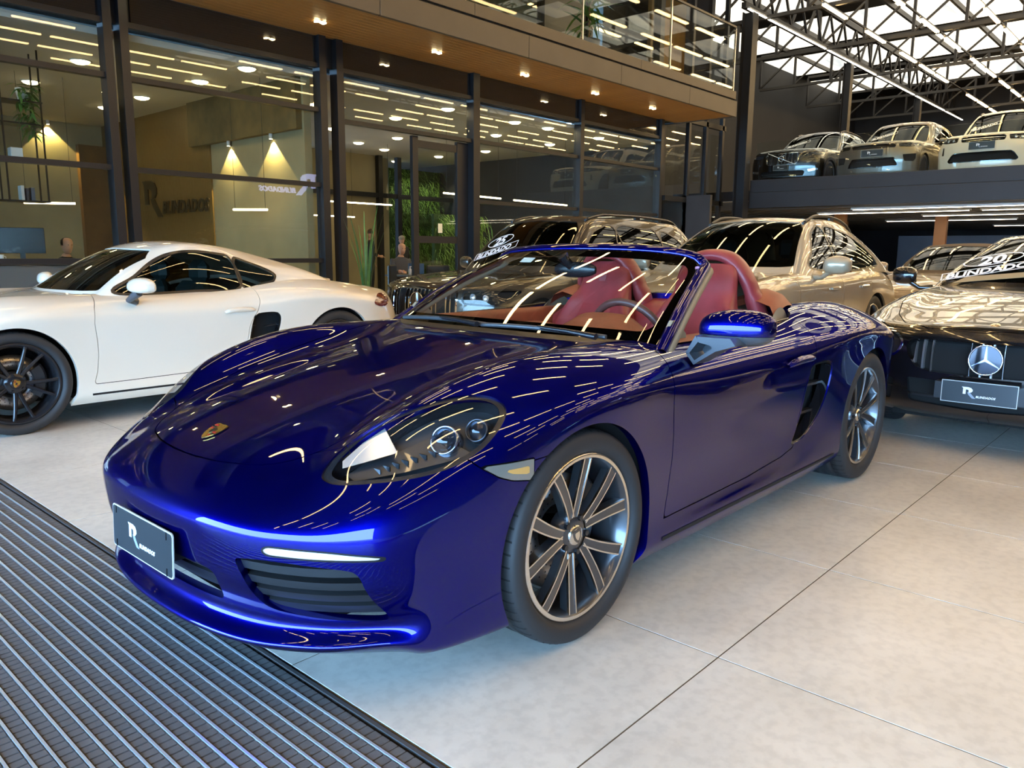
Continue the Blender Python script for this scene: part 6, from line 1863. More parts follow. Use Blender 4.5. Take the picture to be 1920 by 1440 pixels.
def gen_car(root, P, pm, wm, wstyle, rail=True, glassm=None, seats=(.05, .05, .055), soft=None, levels=3):
    W, fo, ro, WB = P['W'], P['fo'], P['ro'], P['WB']; R = P['R']
    h = surf_of(gen_lower(P), levels)
    a0 = arch_cut(0, R, R+P.get('archgap', .035)); a1 = arch_cut(WB, R, R+P.get('archgap', .035))
    body = CUT(h, a0, a1)
    FRx = lambda V: V[:, 0] < -fo+.75
    SDx = lambda V: V[:, 1] > W*.6
    for f in P['front']:
        poly = np.array(f['poly'], float)
        if f.get('smooth'): poly = sm(poly, 50)
        cond = (lambda V, f=f: (V[:, 0] < -fo+.75) & (V[:, 0] < f.get('xmax', 9)))
        reg = CUT(h, inside(BZ, poly, .006, cond))
        if not reg.F: continue
        body = CUT(body, outside(BZ, poly, .0, cond))
        par = empty(f['name'], (0, 0, 0), 0, root) if f.get('group', True) else root
        def mk(sf, nm, mt):
            if f.get('mid'): both(sf).build(nm, mt, par)
            else: sf.build(nm, mt, par); sf.mirrored().build(nm, mt, par)
        dep = f.get('depth', .04)
        mk(reg.offset(-dep), f.get('backname', 'backing'), f['mat'])
        if f.get('lens'): mk(CUT(reg, inside(BZ, poly, -.002, cond)).offset(-.002), 'lens', M_LAMPGLASS)
        if f.get('rimm') is not None:
            rimr = CUT(reg, outside(BZ, poly, -f.get('rimw', .012), cond))
            mk(rimr.offset(f.get('rimoff', .002)).hem(dep), 'surround', f['rimm'])
        inner = CUT(reg, inside(BZ, poly, -f.get('rimw', .012), cond))
        for b0 in f.get('vbars', ()):
            st = CUT(inner, lambda V: np.abs(V[:, 1]-b0)-f.get('bw', .008))
            if st.F:
                s2 = st.offset(-dep*.35).hem(dep*.5)
                if abs(b0) < 1e-6: both(s2).build('slat', f['barm'], par)
                else: s2.build('slat', f['barm'], par); s2.mirrored().build('slat', f['barm'], par)
        for z0 in f.get('hbars', ()):
            st = CUT(inner, lambda V: np.abs(V[:, 2]-z0)-f.get('bw', .008))
            if st.F: mk(st.offset(-dep*.35).hem(dep*.5, MID if f.get('mid') else None), 'slat', f['barm'])
        for (b0, z0, r0, mt) in f.get('dots', ()):
            k = np.argmin(np.hypot(reg.V[:, 1]-b0, reg.V[:, 2]-z0)); c = reg.V[k]-reg.N[k]*dep*.6
            for sg in (1, -1):
                mb = MB().lathe([(0, .012), (r0*.6, .010), (r0, 0), (r0, -.03)], n=16)
                q = Vector((0, 1, 0)).rotation_difference(Vector((-.95, .25*sg, .1))).to_matrix().to_4x4(); q.translation = Vector((c[0], sg*c[1], c[2]))
                mb.xf(q); mb.build('lamp_unit', mt, par)
    # shut lines: door leaves as panels of their own
    doors = P['doors']
    for (x0, x1, zlo) in doors:
        poly = np.array([(x0, zlo), (x1, zlo), (x1+.02, .75), (x1-.01, 2), (x0-.04, 2), (x0-.02, .75)])
        d = CUT(body, inside(XZ, poly, -.003, SDx), lambda V: P['belt_cut'](V) if 'belt_cut' in P else V[:, 2]-9)
        body = CUT(body, outside(XZ, poly, .003, SDx))
        for sg in (1, -1):
            o = (d.hem(.02) if sg > 0 else d.hem(.02).mirrored()).build('door', pm, root)
            hx_ = x1-.24; zh = P['handle_z']
            k = np.argmin(np.hypot(h.V[:, 0]-hx_, h.V[:, 2]-zh)+(h.V[:, 1] < W*.6)*9)
            c = h.V[k]
            MB().cbox(hx_-.11, hx_+.11, sg*c[1]-.004 if sg > 0 else sg*c[1]-.024, sg*c[1]+.024 if sg > 0 else sg*c[1]+.004, zh-.016, zh+.016, .008).build('door_handle', pm, o)
    # hood shut line
    hp = np.array(P['hood_poly']); hp = np.vstack([[(hp[0][0], -.4)], hp, [(hp[-1][0], -.4)]])
    tz = lambda V: V[:, 2] > P['hood_z']
    hd = CUT(body, inside(XB, hp, -.003, tz)); body = CUT(body, outside(XB, hp, .003, tz))
    both(hd.hem(.015, MID)).build('hood', pm, root)
    cab = np.array([(P['cowl']+.06, -.4), (P['cowl']+.06, 0), (P['cowl']+.12, W*.5), (P['cowl']+.24, W-.16), (P['glass_rear']-.25, W-.16), (P['glass_rear']-.1, W*.5), (P['glass_rear']-.08, 0), (P['glass_rear']-.08, -.4)])
    body = CUT(body, outside(XB, cab, 0, lambda V: V[:, 2] > P['cowl_z']-.2))
    both(body.hem(.02, MID)).build('body', pm, root)
    both(CUT(h.offset(-.03), lambda V: V[:, 0]-P['cowl'], outside(BZ, np.array(P['front'][0]['poly']), .01, FRx))).build('inner_skin', M_DARK, root)
    isd = CUT(h.offset(-.05), inside(XZ, np.array([(P['cowl']-.2, .2), (WB+.2, .2), (WB+.2, P['belt_up']-.06), (P['cowl']-.2, P['belt_up']-.06)]), 0, SDx), a0, a1)
    isd.build('inner_side', M_DARK, root); isd.mirrored().build('inner_side', M_DARK, root)
    # cladding round arches and sills
    if P.get('clad'):
        for x0 in (0, WB):
            cl = CUT(h, lambda V: np.where(V[:, 1] > .5, np.hypot(V[:, 0]-x0, V[:, 2]-R)-(R+.10), 1.), arch_cut(x0, R, R+.03)).offset(.006)
            cl.build('arch_cladding', P['clad'], root); cl.mirrored().build('arch_cladding', P['clad'], root)
        cl = CUT(h, lambda V: V[:, 2]-.34, lambda V: np.where((V[:, 0] > R) & (V[:, 0] < WB-R), -1, 1.)).offset(.006)
        both(cl).build('sill_cladding', P['clad'], root)
    # greenhouse
    u = surf_of(gen_upper(P), levels)
    side_polys = P['side_glass']; gm = glassm or M_TINT
    UD = lambda V: V[:, 1] > P['Wr']*.62
    shell = u
    for k, poly in enumerate(side_polys):
        poly = sm(poly, 48) if len(poly) > 4 else np.array(poly)
        g = CUT(u, inside(XZ, poly, -.002, UD)); shell = CUT(shell, outside(XZ, poly, .002, UD))
        if g.F: g.offset(-.004).build('side_window', gm, root); g.mirrored().offset(-.004).build('side_window', gm, root)
        sl = CUT(CUT(u, inside(XZ, poly, .014, UD)), outside(XZ, poly, -.006, UD)).offset(.0015)
        if sl.F: sl.build('window_trim', P.get('trim', M_SATIN), root); sl.mirrored().build('window_trim', P.get('trim', M_SATIN), root)
    ws = np.array(P['ws_poly']); ws = np.vstack([[(-.3, ws[0][1])], ws, [(-.3, ws[-1][1])]])
    UF = lambda V: V[:, 0] < (P['roof_front']+P['roof_rear'])/2
    g = CUT(u, inside(BZ, ws, -.002, UF)); shell = CUT(shell, outside(BZ, ws, .002, UF))
    both(g.offset(-.003)).build('windscreen', P.get('wsm', M_TINT), root)
    fr_ = CUT(g, outside(BZ, ws, -.05, UF)); both(fr_.offset(-.008)).build('screen_border', M_SATIN, root)
    UR = lambda V: V[:, 0] > (P['roof_front']+P['roof_rear'])/2
    rw = np.array([(-.3, P['belt_up']+.06), (W*.62, P['belt_up']+.06), (P['Wr']*.78, P['H']-.16), (-.3, P['H']-.14)])
    g = CUT(u, inside(BZ, rw, -.002, UR)); shell = CUT(shell, outside(BZ, rw, .002, UR))
    if g.F: both(g.offset(-.004)).build('rear_window', gm, root)
    both(shell.hem(.015, MID)).build('roof', soft or pm, root)
    # dark cabin filling
    mb = MB().box(P['cowl']+.05, P['glass_rear']-.3, -W+.2, W-.2, .3, P['belt_up']-.12); mb.build('cabin_floor', M_DARK, root)
    MB().cbox(P['cowl']+.02, P['cowl']+.45, -W+.16, W-.16, P['cowl_z']-.25, P['cowl_z']-.02, .04).build('dashboard', M_BLACKPL, root)
    sm_ = pbr('seat cloth %.2f' % seats[0], seats, .6)
    for sy in (-.37, .37):
        st = empty('seat', (P['cowl']+.95, sy, 0), 0, root)
        MB().cbox(.0, .16, -.24, .24, .5, P['belt_up']+.10, .06).build('backrest', sm_, st)
        MB().cbox(.05, .15, -.12, .12, P['belt_up']+.12, min(P['H']-.22, P['belt_up']+.32), .04).build('headrest', sm_, st)
        MB().cbox(-.5, .1, -.25, .25, .45, .58, .05).build('cushion', sm_, st)
    sw = empty('steering_wheel', (P['cowl']+.52, -.37, P['cowl_z']-.06), 0, root)
    MB().tube([(.10*math.sin(t)*.4, .18*math.cos(t), .18*math.sin(t)*.9) for t in np.linspace(0, 2*math.pi, 28, endpoint=False)], .014, 7, True).build('wheel_rim', M_SATIN, sw)
    MB().box(-.03, .0, -.17, .17, -.03, .03).build('wheel_spokes', M_SATIN, sw)
    # mirrors
    for sg in (1, -1):
        mr = empty('door_mirror', (P['mirror'][0], sg*P['mirror'][1], P['mirror'][2]), 0, root); mr.scale = (P.get('mir_s', 1),)*3
        rows = []
        for i in range(13):
            t = i/12; a = math.pi*t; rr = max(.03, math.sin(a)**.5)
            rows.append([((-.07 if math.cos(k) < 0 else .05)*abs(math.cos(k))**.8*rr+.05*t, sg*(.02+.20*(1-math.cos(a))/2), .075*rr*math.copysign(abs(math.sin(k))**.8, math.sin(k))) for k in np.linspace(0, 2*math.pi, 16, endpoint=False)][::-sg])
        MB().sheet(rows, closed_v=True).build('mirror_cap', P.get('mirror_mat', pm), mr)
        MB().sheet([[(.052+.05*i/12, r[0][1], r[0][2]+.055), (.052+.05*i/12, r[0][1], r[0][2]-.055)] for i, r in enumerate(rows) if 1 < i < 11], smooth=False).build('mirror_glass', M_CHROME, mr)
        MB().tube([(0, sg*.07, -.05), (.02, sg*.0, -.10), (.05, -sg*.10, -.10)], [.022, .02, .03], 8).build('mirror_arm', P.get('mirror_mat', pm), mr)
    if rail:
        for sg in (1, -1):
            rr = empty('roof_rail', parent=root)
            pts = []
            for i in range(15):
                t = i/14; x = P['roof_front']+.10+(P['roof_rear']-P['roof_front']-.12)*t
                k = np.argmin(np.hypot(u.V[:, 0]-x, u.V[:, 1]-P['Wr']*.90*(1-.05*t*t))+(u.V[:, 2] < P['H']-.3)*9)
                pts.append((x, sg*u.V[k][1], u.V[k][2]+.035*min(1, 6*t, 6*(1-t))+.004))
            MB().tube(pts, .016, 8).build('bar', P.get('railm', M_SATIN), rr)
            for q in (0, 7, 14): MB().cbox(pts[q][0]-.05, pts[q][0]+.05, pts[q][1]-.014, pts[q][1]+.014, pts[q][2]-.045, pts[q][2], .004).build('rail_foot', P.get('railm', M_SATIN), rr)
    for sg in (1, -1):
        for x0 in (0, WB):
            MB().lathe([(R+.06, sg*(W-.04)), (R+.06, sg*(W-.42)), (.06, sg*(W-.42))], (x0, 0, R), 28, 'y', -.25, math.pi+.25).build('wheel_housing', M_DARK, root)
            wheel(root, (x0, sg*(W-.135), R), R, R*.74, .24, wstyle, sg, rot=random.uniform(0, 1), mats=wm, far=True)
    MB().box(-fo+.2, WB+ro-.2, -W+.36, W-.36, .17, .28).build('underbody', M_DARK, root)
    # tail lamps
    zt = P['belt_up']-.10
    tl = CUT(h, inside(XZ, np.array([(WB+ro-.42, zt-.02), (WB+ro-.22, zt+.05), (WB+ro+.2, zt+.05), (WB+ro+.2, zt-.07), (WB+ro-.22, zt-.07)]), 0, lambda V: V[:, 1] > W*.35))
    if tl.F:
        for sg in (1, -1): (tl if sg > 0 else tl.mirrored()).offset(.004).build('tail_lamp', pbr('tail lamp red', (.20, .01, .01), .12, coat=1), root)
    return h, u
def at_front(h, b, z, fo, out=.0):
    k = np.argmin(np.hypot(h.V[:, 1]-abs(b), h.V[:, 2]-z)+(h.V[:, 0] > -fo+.8)*9)
    v = h.V[k]+h.N[k]*out
    return Vector((v[0], math.copysign(v[1], b) if b else 0, v[2]))
def on_screen(u, P, b, z):
    k = np.argmin(np.hypot(u.V[:, 1]-abs(b), u.V[:, 2]-z)+(u.V[:, 0] > (P['roof_front']+P['roof_rear'])/2)*9)
    v = u.V[k]; n = u.N[k].copy(); y = math.copysign(v[1], b) if b else 0
    n[1] = math.copysign(n[1], b) if b else n[1]
    nn = Vector(n).normalized(); right = Vector((0, -1, 0)); right = (right-nn*right.dot(nn)).normalized(); up = nn.cross(right)
    return frame(Vector((v[0], y, v[2]))+nn*.004, right, up)
def suv_base(**kw):
    P = dict(W=.95, fo=.88, ro=.92, WB=2.82, R=.365, cowl=.62, H=1.65, Wr=.62, roof_front=1.42, roof_rear=3.25, cowl_z=1.03, belt_up=1.03, glass_rear=3.60,
             hood=[(-.85, .84), (-.7, .90), (-.4, .955), (0, .99), (.4, 1.02), (.8, 1.05), (2, 1.05), (3.2, 1.05), (3.7, 1.0)],
             belt=[(-.85, .72), (-.6, .80), (-.3, .86), (0, .90), (.5, .93), (1.5, .95), (2.6, .97), (3.2, .96), (3.7, .90)],
             bow=.22, bowr=.20, crown=.03, ridge=.012, handle_z=.86, hood_z=.78, mirror=(.88, .98, 1.07),
             doors=[(.56, 1.62, .36), (1.64, 2.52, .36)],
             hood_poly=[(-.84, 0), (-.80, .35), (-.70, .58), (-.50, .68), (-.1, .74), (.4, .80), (.62, .78), (.62, 0)],
             ws_poly=[(0, 1.06), (.62, 1.06), (.74, 1.07), (.60, 1.50), (.50, 1.565), (0, 1.59)])
    P.update(kw)
    return P
M_LAMPIN = pbr('lamp interior', (.30, .33, .36), .2, .6)
M_LAMPDK = pbr('lamp dark interior', (.03, .032, .036), .25, .3)
# ------------------------------------------------------------------ the other cars
WM_DARK = (M_SATIN, None, M_SATIN, M_SATIN, pbr('caliper black', (.03, .03, .032), .35, .2))
WM_SILVER = (pbr('silver wheel', (.40, .40, .41), .25, .9), None, M_ALU, M_GREYMET, pbr('caliper black', (.03, .03, .032), .35, .2))
WM_BICOL = (M_GREYMET, M_ALU, M_ALU, M_GREYMET, pbr('caliper black', (.03, .03, .032), .35, .2))
# ---- white coupe on the left: same platform with a fixed roof
def build_coupe():
    root = empty('coupe_car', (-.31, 4.31, 0)); tag(root, 'white two-door coupe with black wheels parked beside the blue convertible', 'car')
    pm = paint('white paint', (.70, .64, .53), 0, .32)
    sport_car(root, pm, 3, False, (M_SATIN, None, M_SATIN, M_SATIN, M_GREYMET), 'vspoke', crest_on_cap(True))
    # roof shell over the cabin
    xs = [(.98, 1.20), (1.22, 1.262), (1.45, 1.268), (1.72, 1.235), (2.0, 1.17)]
    S = [0, .35, .66, .88, 1.0]
    lid = []
    for i, (x, z) in enumerate(xs):
        t = i/4
        lid.append([(x+(.10*s*s*(1-t)**3), s*.545*(1-.06*t*t), z-.035*s**2.2-(.03 if s == 1 else 0)) for s in S])
    J = 5; n = 5
    rim = [lid[0][j] for j in range(J)]+[lid[i][J-1] for i in range(1, n-1)]+[lid[n-1][j] for j in range(J-1, -1, -1)]
    base = [(.455+.17*s**2.4, s*.72, .885-.012*s) for s in S]+[(1.05, .735, .868), (1.45, .74, .876), (1.80, .735, .90)]+[(2.85-.35*s**1.6, s*.66, .905+.035*s) for s in S[::-1]]
    mid = []
    for a, b in zip(rim, base):
        p = np.array(a)*.52+np.array(b)*.48
        c = np.array([1.5, 0, p[2]]); d = p-c; d[2] = 0; d /= np.linalg.norm(d)+1e-9
        mid.append(p+d*.02+np.array([0, 0, .015]))
    mid = [(x, 0.0 if i in (0, len(mid)-1) else y, z) for i, (x, y, z) in enumerate(mid)]
    u = surf_of((lid, [mid, base]), 3)
    UD = lambda V: V[:, 1] > .36
    shell = u
    SG = [sm([(.70, .890), (.86, 1.00), (1.02, 1.10), (1.18, 1.165), (1.36, 1.185), (1.60, 1.16), (1.645, 1.13), (1.645, .905), (1.30, .892)], 60),
          sm([(1.675, 1.125), (1.78, 1.105), (1.92, 1.05), (2.0, 1.0), (1.97, .955), (1.88, .93), (1.675, .908)], 40)]
    for poly in SG:
        g = CUT(u, inside(XZ, poly, -.002, UD)); shell = CUT(shell, outside(XZ, poly, .002, UD))
        for sg in (0, 1):
            (g.mirrored() if sg else g).offset(-.003).build('side_window', glass('coupe glass', (.30, .32, .30), 1.52), root)
        sl = CUT(CUT(u, inside(XZ, poly, .012, UD)), outside(XZ, poly, -.006, UD)).offset(.0015)
        sl.build('window_trim', M_SATIN, root); sl.mirrored().build('window_trim', M_SATIN, root)
    ws = np.array([(-.3, .905), (.50, .905), (.625, .91), (.53, 1.13), (.44, 1.195), (-.3, 1.215)])
    UF = lambda V: V[:, 0] < 1.35
    g = CUT(u, inside(BZ, ws, -.002, UF)); shell = CUT(shell, outside(BZ, ws, .002, UF))
    both(g.offset(-.003)).build('windscreen', glass('coupe glass', (.30, .32, .30), 1.52), root)
    both(CUT(g, outside(BZ, ws, -.045, UF)).offset(-.008)).build('screen_border', M_SATIN, root)
    both(shell.hem(.015, MID)).build('roof', pm, root)
    MB().box(.5, 2.4, -.64, .64, .25, .70).build('cabin_floor', M_DARK, root)
    MB().cbox(.52, .95, -.66, .66, .70, .885, .03).build('dashboard', M_BLACKPL, root)
    sm_ = pbr('blue grey seat', (.03, .07, .075), .5)
    for sy in (-.36, .36):
        st = empty('seat', (1.42, sy, 0), 0, root)
        MB().cbox(-.05, .10, -.22, .22, .45, .95, .06).build('backrest', sm_, st)
        MB().cbox(.03, .13, -.13, .13, .93, 1.12, .05).build('headrest', sm_, st)
        MB().cbox(-.5, .05, -.24, .24, .40, .52, .05).build('cushion', sm_, st)
    for sg in (1, -1):
        mr = empty('door_mirror', (.77, sg*.86, .935), 0, root)
        rows = []
        for i in range(15):
            t = i/14; a = math.pi*t; rr = max(.03, math.sin(a)**.55)
            rows.append([((-.08 if math.cos(k) < 0 else .04)*abs(math.cos(k))**.8*rr+.05*t, sg*(-.02+.24*(1-math.cos(a))/2), (.070 if math.sin(k) > 0 else .04)*rr*math.copysign(abs(math.sin(k))**.8, math.sin(k))) for k in np.linspace(0, 2*math.pi, 16, endpoint=False)][::-sg])
        MB().sheet(rows, closed_v=True).build('mirror_cap', pm, mr)
        MB().tube([(.0, sg*.08, -.03), (-.04, sg*.0, -.09), (.02, -sg*.03, -.10)], [.035, .02, .03], 8).build('mirror_arm', pbr('mirror base grey', (.05, .058, .07), .4, coat=.3), mr)
    # rear lamp
    for sg in (1, -1):
        o = CUT(sport_surface(3), inside(XZ, sm([(2.86, .735), (2.95, .80), (3.05, .815), (3.14, .80), (3.12, .74), (3.0, .70)], 30), 0, lambda V: V[:, 1] > .5))
        (o if sg > 0 else o.mirrored()).offset(.004).build('tail_lamp', pbr('smoked tail lamp', (.12, .02, .015), .1, coat=1), root)
    MB().tube([(2.70, -.42, .93), (2.78, 0, .945), (2.70, .42, .93)], .02, 6).build('rear_spoiler', pm, root)
    return root
build_coupe()
# ---- grey SUV with vertical-slat grille
def build_grey_suv():
    root = empty('suv_car', (4.32, 3.86, 0)); tag(root, 'dark grey SUV with vertical slat grille and roof rails, marked 25', 'car')
    pm = paint('grey metallic paint', (.065, .058, .047), .6, .30)
    P = suv_base(W=.925, H=1.635, R=.355, fo=.87, Wr=.635, roof_front=1.12, roof_rear=3.30, glass_rear=3.72, WB=2.80, ro=.95, arc=.035, cowl=.40,
        hood=[(-.85, .845), (-.7, .895), (-.4, .935), (0, .965), (.4, .99), (.8, 1.0), (2, 1.0), (3.2, 1.02), (3.7, 1.0)],
        belt=[(-.85, .74), (-.6, .81), (-.3, .86), (0, .89), (.5, .91), (1.5, .93), (2.6, .95), (3.2, .95), (3.7, .90)], cowl_z=1.0, belt_up=1.0,
        front=[dict(name='grille', poly=[(0, .835), (.44, .835), (.50, .80), (.50, .60), (.44, .53), (0, .52), (-.3, .52), (-.3, .835)], mat=M_DARK, mid=True, rimm=M_CHROME, rimw=.014, depth=.05, vbars=[.06*i for i in range(9)], bw=.010, barm=M_CHROME),
               dict(name='headlamp', poly=[(.555, .815), (.80, .835), (.90, .83), (.915, .80), (.90, .70), (.84, .675), (.58, .69), (.55, .73)], mat=M_LAMPDK, lens=True, rimm=M_SATIN, depth=.06, dots=[(.64, .755, .04, M_LAMPWHITE), (.76, .755, .04, M_LAMPWHITE)]),
               dict(name='lower_intake', poly=[(0, .42), (.60, .42), (.66, .38), (.62, .28), (0, .28), (-.3, .28), (-.3, .42)], mat=M_DARK, mid=True, depth=.05, hbars=[.35], barm=M_BLACKPL)],
        ws_poly=[(0, 1.05), (.60, 1.05), (.71, 1.06), (.60, 1.45), (.50, 1.545), (0, 1.57)],
        side_glass=[[(.78, 1.03), (.92, 1.20), (1.10, 1.38), (1.28, 1.465), (1.60, 1.49), (1.60, 1.03)], [(1.66, 1.03), (1.66, 1.49), (2.25, 1.485), (2.50, 1.46), (2.54, 1.03)], [(2.62, 1.04), (2.62, 1.455), (2.95, 1.40), (3.12, 1.28), (3.18, 1.10), (3.0, 1.04)]], clad=M_BLACKPL)
    h, u = gen_car(root, P, pm, WM_DARK, 'fivetwin')
    c = at_front(h, 0, .685, P['fo'], -.0)
    three_star(root, frame(c+Vector((-.02, 0, 0)), (0, -1, 0), (0, 0, 1)), .10, M_CHROME, M_GLOSSBLK)
    small_plate(root, c.x-.03, 0, .44)
    windscreen_sticker(root, on_screen(u, P, .36, 1.20) @ Matrix.Rotation(.20, 4, 'Z'), 0, '25', 1.05)
build_grey_suv()
# ---- cream SUV
def build_cream_suv():
    root = empty('suv_car', (4.85, 1.66, 0)); tag(root, 'cream beige SUV with dark glass parked behind the blue convertible', 'car')
    pm = paint('cream paint', (.40, .335, .235), .25, .30)
    P = suv_base(W=.955, H=1.615, R=.37, fo=.92, Wr=.60, roof_front=1.50, roof_rear=3.10, glass_rear=3.68, arc=.075, WB=2.81, ro=1.0, taper=.03,
        hood=[(-.88, .74), (-.75, .80), (-.5, .87), (0, .95), (.4, 1.0), (.8, 1.03), (2, 1.05), (3.2, 1.06), (3.8, .98)],
        belt=[(-.88, .66), (-.6, .76), (-.3, .86), (0, .92), (.5, .94), (1.5, .945), (2.6, .975), (3.2, .95), (3.8, .86)], cowl_z=1.03, belt_up=1.035, ridge=.03,
        front=[dict(name='grille', poly=[(0, .52), (.50, .52), (.55, .47), (.50, .36), (0, .36), (-.3, .36), (-.3, .52)], mat=M_DARK, mid=True, depth=.05, hbars=[.41, .46], barm=M_BLACKPL),
               dict(name='headlamp', poly=[(.58, .76), (.72, .84), (.84, .86), (.88, .80), (.84, .72), (.70, .68), (.60, .70)], smooth=True, mat=M_LAMPDK, lens=True, depth=.06, dots=[(.70, .765, .035, M_LAMPWHITE), (.78, .79, .035, M_LAMPWHITE)])],
        ws_poly=[(0, 1.075), (.62, 1.075), (.745, 1.085), (.58, 1.46), (.50, 1.53), (0, 1.56)],
        side_glass=[[(1.08, 1.075), (1.25, 1.22), (1.45, 1.385), (1.60, 1.455), (1.78, 1.475), (1.78, 1.07)], [(1.84, 1.07), (1.84, 1.475), (2.30, 1.455), (2.62, 1.39), (2.95, 1.25), (3.12, 1.12), (2.95, 1.075)]],
        mir_s=1.2, mirror=(1.02, .97, 1.10), doors=[(.62, 1.72, .34), (1.74, 2.60, .34)], railm=M_BLACKPL)
    h, u = gen_car(root, P, pm, WM_SILVER, 'five', glassm=glass('green tinted glass', (.20, .24, .22), 1.6))
build_cream_suv()
# ---- black coupe at the right edge
def build_black_coupe():
    root = empty('coupe_car', (4.30, -1.24, 0)); tag(root, 'glossy black coupe with star grille at the right edge, marked 20', 'car')
    pm = paint('black paint', (.006, .006, .007), 0, .2)
    P = suv_base(W=.91, H=1.40, R=.335, fo=.86, Wr=.54, roof_front=1.62, roof_rear=2.75, glass_rear=3.45, arc=.07, WB=2.84, ro=1.0, cowl=.78, ridge=.015, crown=.035,
        hood=[(-.84, .735), (-.74, .775), (-.5, .825), (0, .90), (.4, .945), (.8, .97), (2, .97), (3.2, .98), (3.8, .93)],
        belt=[(-.84, .66), (-.6, .72), (-.3, .765), (0, .80), (.5, .84), (1.5, .86), (2.6, .88), (3.2, .87), (3.8, .82)], cowl_z=.965, belt_up=.955, hood_z=.70,
        front=[dict(name='grille', poly=[(0, .698), (.38, .698), (.455, .685), (.475, .64), (.46, .58), (.40, .50), (.30, .475), (0, .47), (-.3, .47), (-.3, .698)], mat=M_DARK, mid=True, rimm=M_GLOSSBLK, rimw=.014, depth=.05, vbars=[.055*i+.0275 for i in range(8)], bw=.007, barm=pbr('dark chrome', (.45, .45, .45), .28, .8), hbars=()),
               dict(name='headlamp', poly=[(.49, .66), (.58, .73), (.74, .78), (.85, .775), (.84, .70), (.74, .62), (.55, .565)], smooth=True, mat=M_LAMPIN, lens=True, rimm=M_CHROME, rimw=.008, depth=.06, dots=[(.63, .68, .035, M_LAMPWHITE), (.74, .71, .03, M_LAMPWHITE)]),
               dict(name='lower_intake', poly=[(0, .44), (.44, .44), (.42, .29), (0, .27), (-.3, .27), (-.3, .44)], mat=M_DARK, mid=True, depth=.05, hbars=[.33], barm=M_BLACKPL),
               dict(name='corner_intake', poly=[(.52, .42), (.74, .46), (.80, .42), (.76, .29), (.54, .28)], mat=M_DARK, depth=.05, hbars=[.36], barm=M_GLOSSBLK)],
        ws_poly=[(0, 1.0), (.60, 1.0), (.70, 1.01), (.53, 1.28), (.44, 1.335), (0, 1.355)],
        side_glass=[[(1.22, .99), (1.45, 1.12), (1.65, 1.22), (1.85, 1.27), (2.2, 1.29), (2.5, 1.25), (2.55, .99)]],
        mirror=(1.12, .93, 1.03), doors=[(.75, 2.1, .32)], handle_z=.80,
        hood_poly=[(-.80, 0), (-.77, .35), (-.66, .52), (-.45, .62), (-.1, .70), (.4, .76), (.76, .74), (.76, 0)])
    h, u = gen_car(root, P, pm, WM_DARK, 'five', rail=False)
    c = at_front(h, 0, .585, P['fo'])
    three_star(root, frame(c+Vector((-.02, 0, 0)), (0, -1, 0), (0.06, 0, 1)), .088, M_CHROME, M_GLOSSBLK)
    # hood badge
    k = np.argmin(np.hypot(h.V[:, 0]+.70, h.V[:, 1])+(h.V[:, 2] < .7)*9)
    MB().lathe([(0, .004), (.022, .003), (.026, 0)], n=18, axis='z').build('hood_badge', M_ALU, root, tuple(h.V[k]+np.array([0, 0, .003])), (0, -.35, 0))
    small_plate(root, c.x-.06, .01, .395, (.20, .066))
    MB().box(c.x-.055, c.x+.03, -.23, .25, .345, .445).build('plate_bracket', M_BLACKPL, root)
    windscreen_sticker(root, on_screen(u, P, .40, 1.095) @ Matrix.Rotation(.14, 4, 'Z'), 0, '20', 1.10)
    o = MB().prism([(-.28, -.05), (.26, -.05), (.20, .03), (-.20, .03)], 0, .002).xf(on_screen(u, P, .36, 1.03)).build('dash_card', pbr('card tan', (.30, .22, .12), .5), root)
    return root
BLK = build_black_coupe()
# unseen twin added right of the camera to give the blue door dark reflections
tw = copy_tree(BLK); tw.location = (3.2, -4.55, 0)
tag(tw, 'added unseen black coupe right of the frame, mirrored in the blue door', 'car')
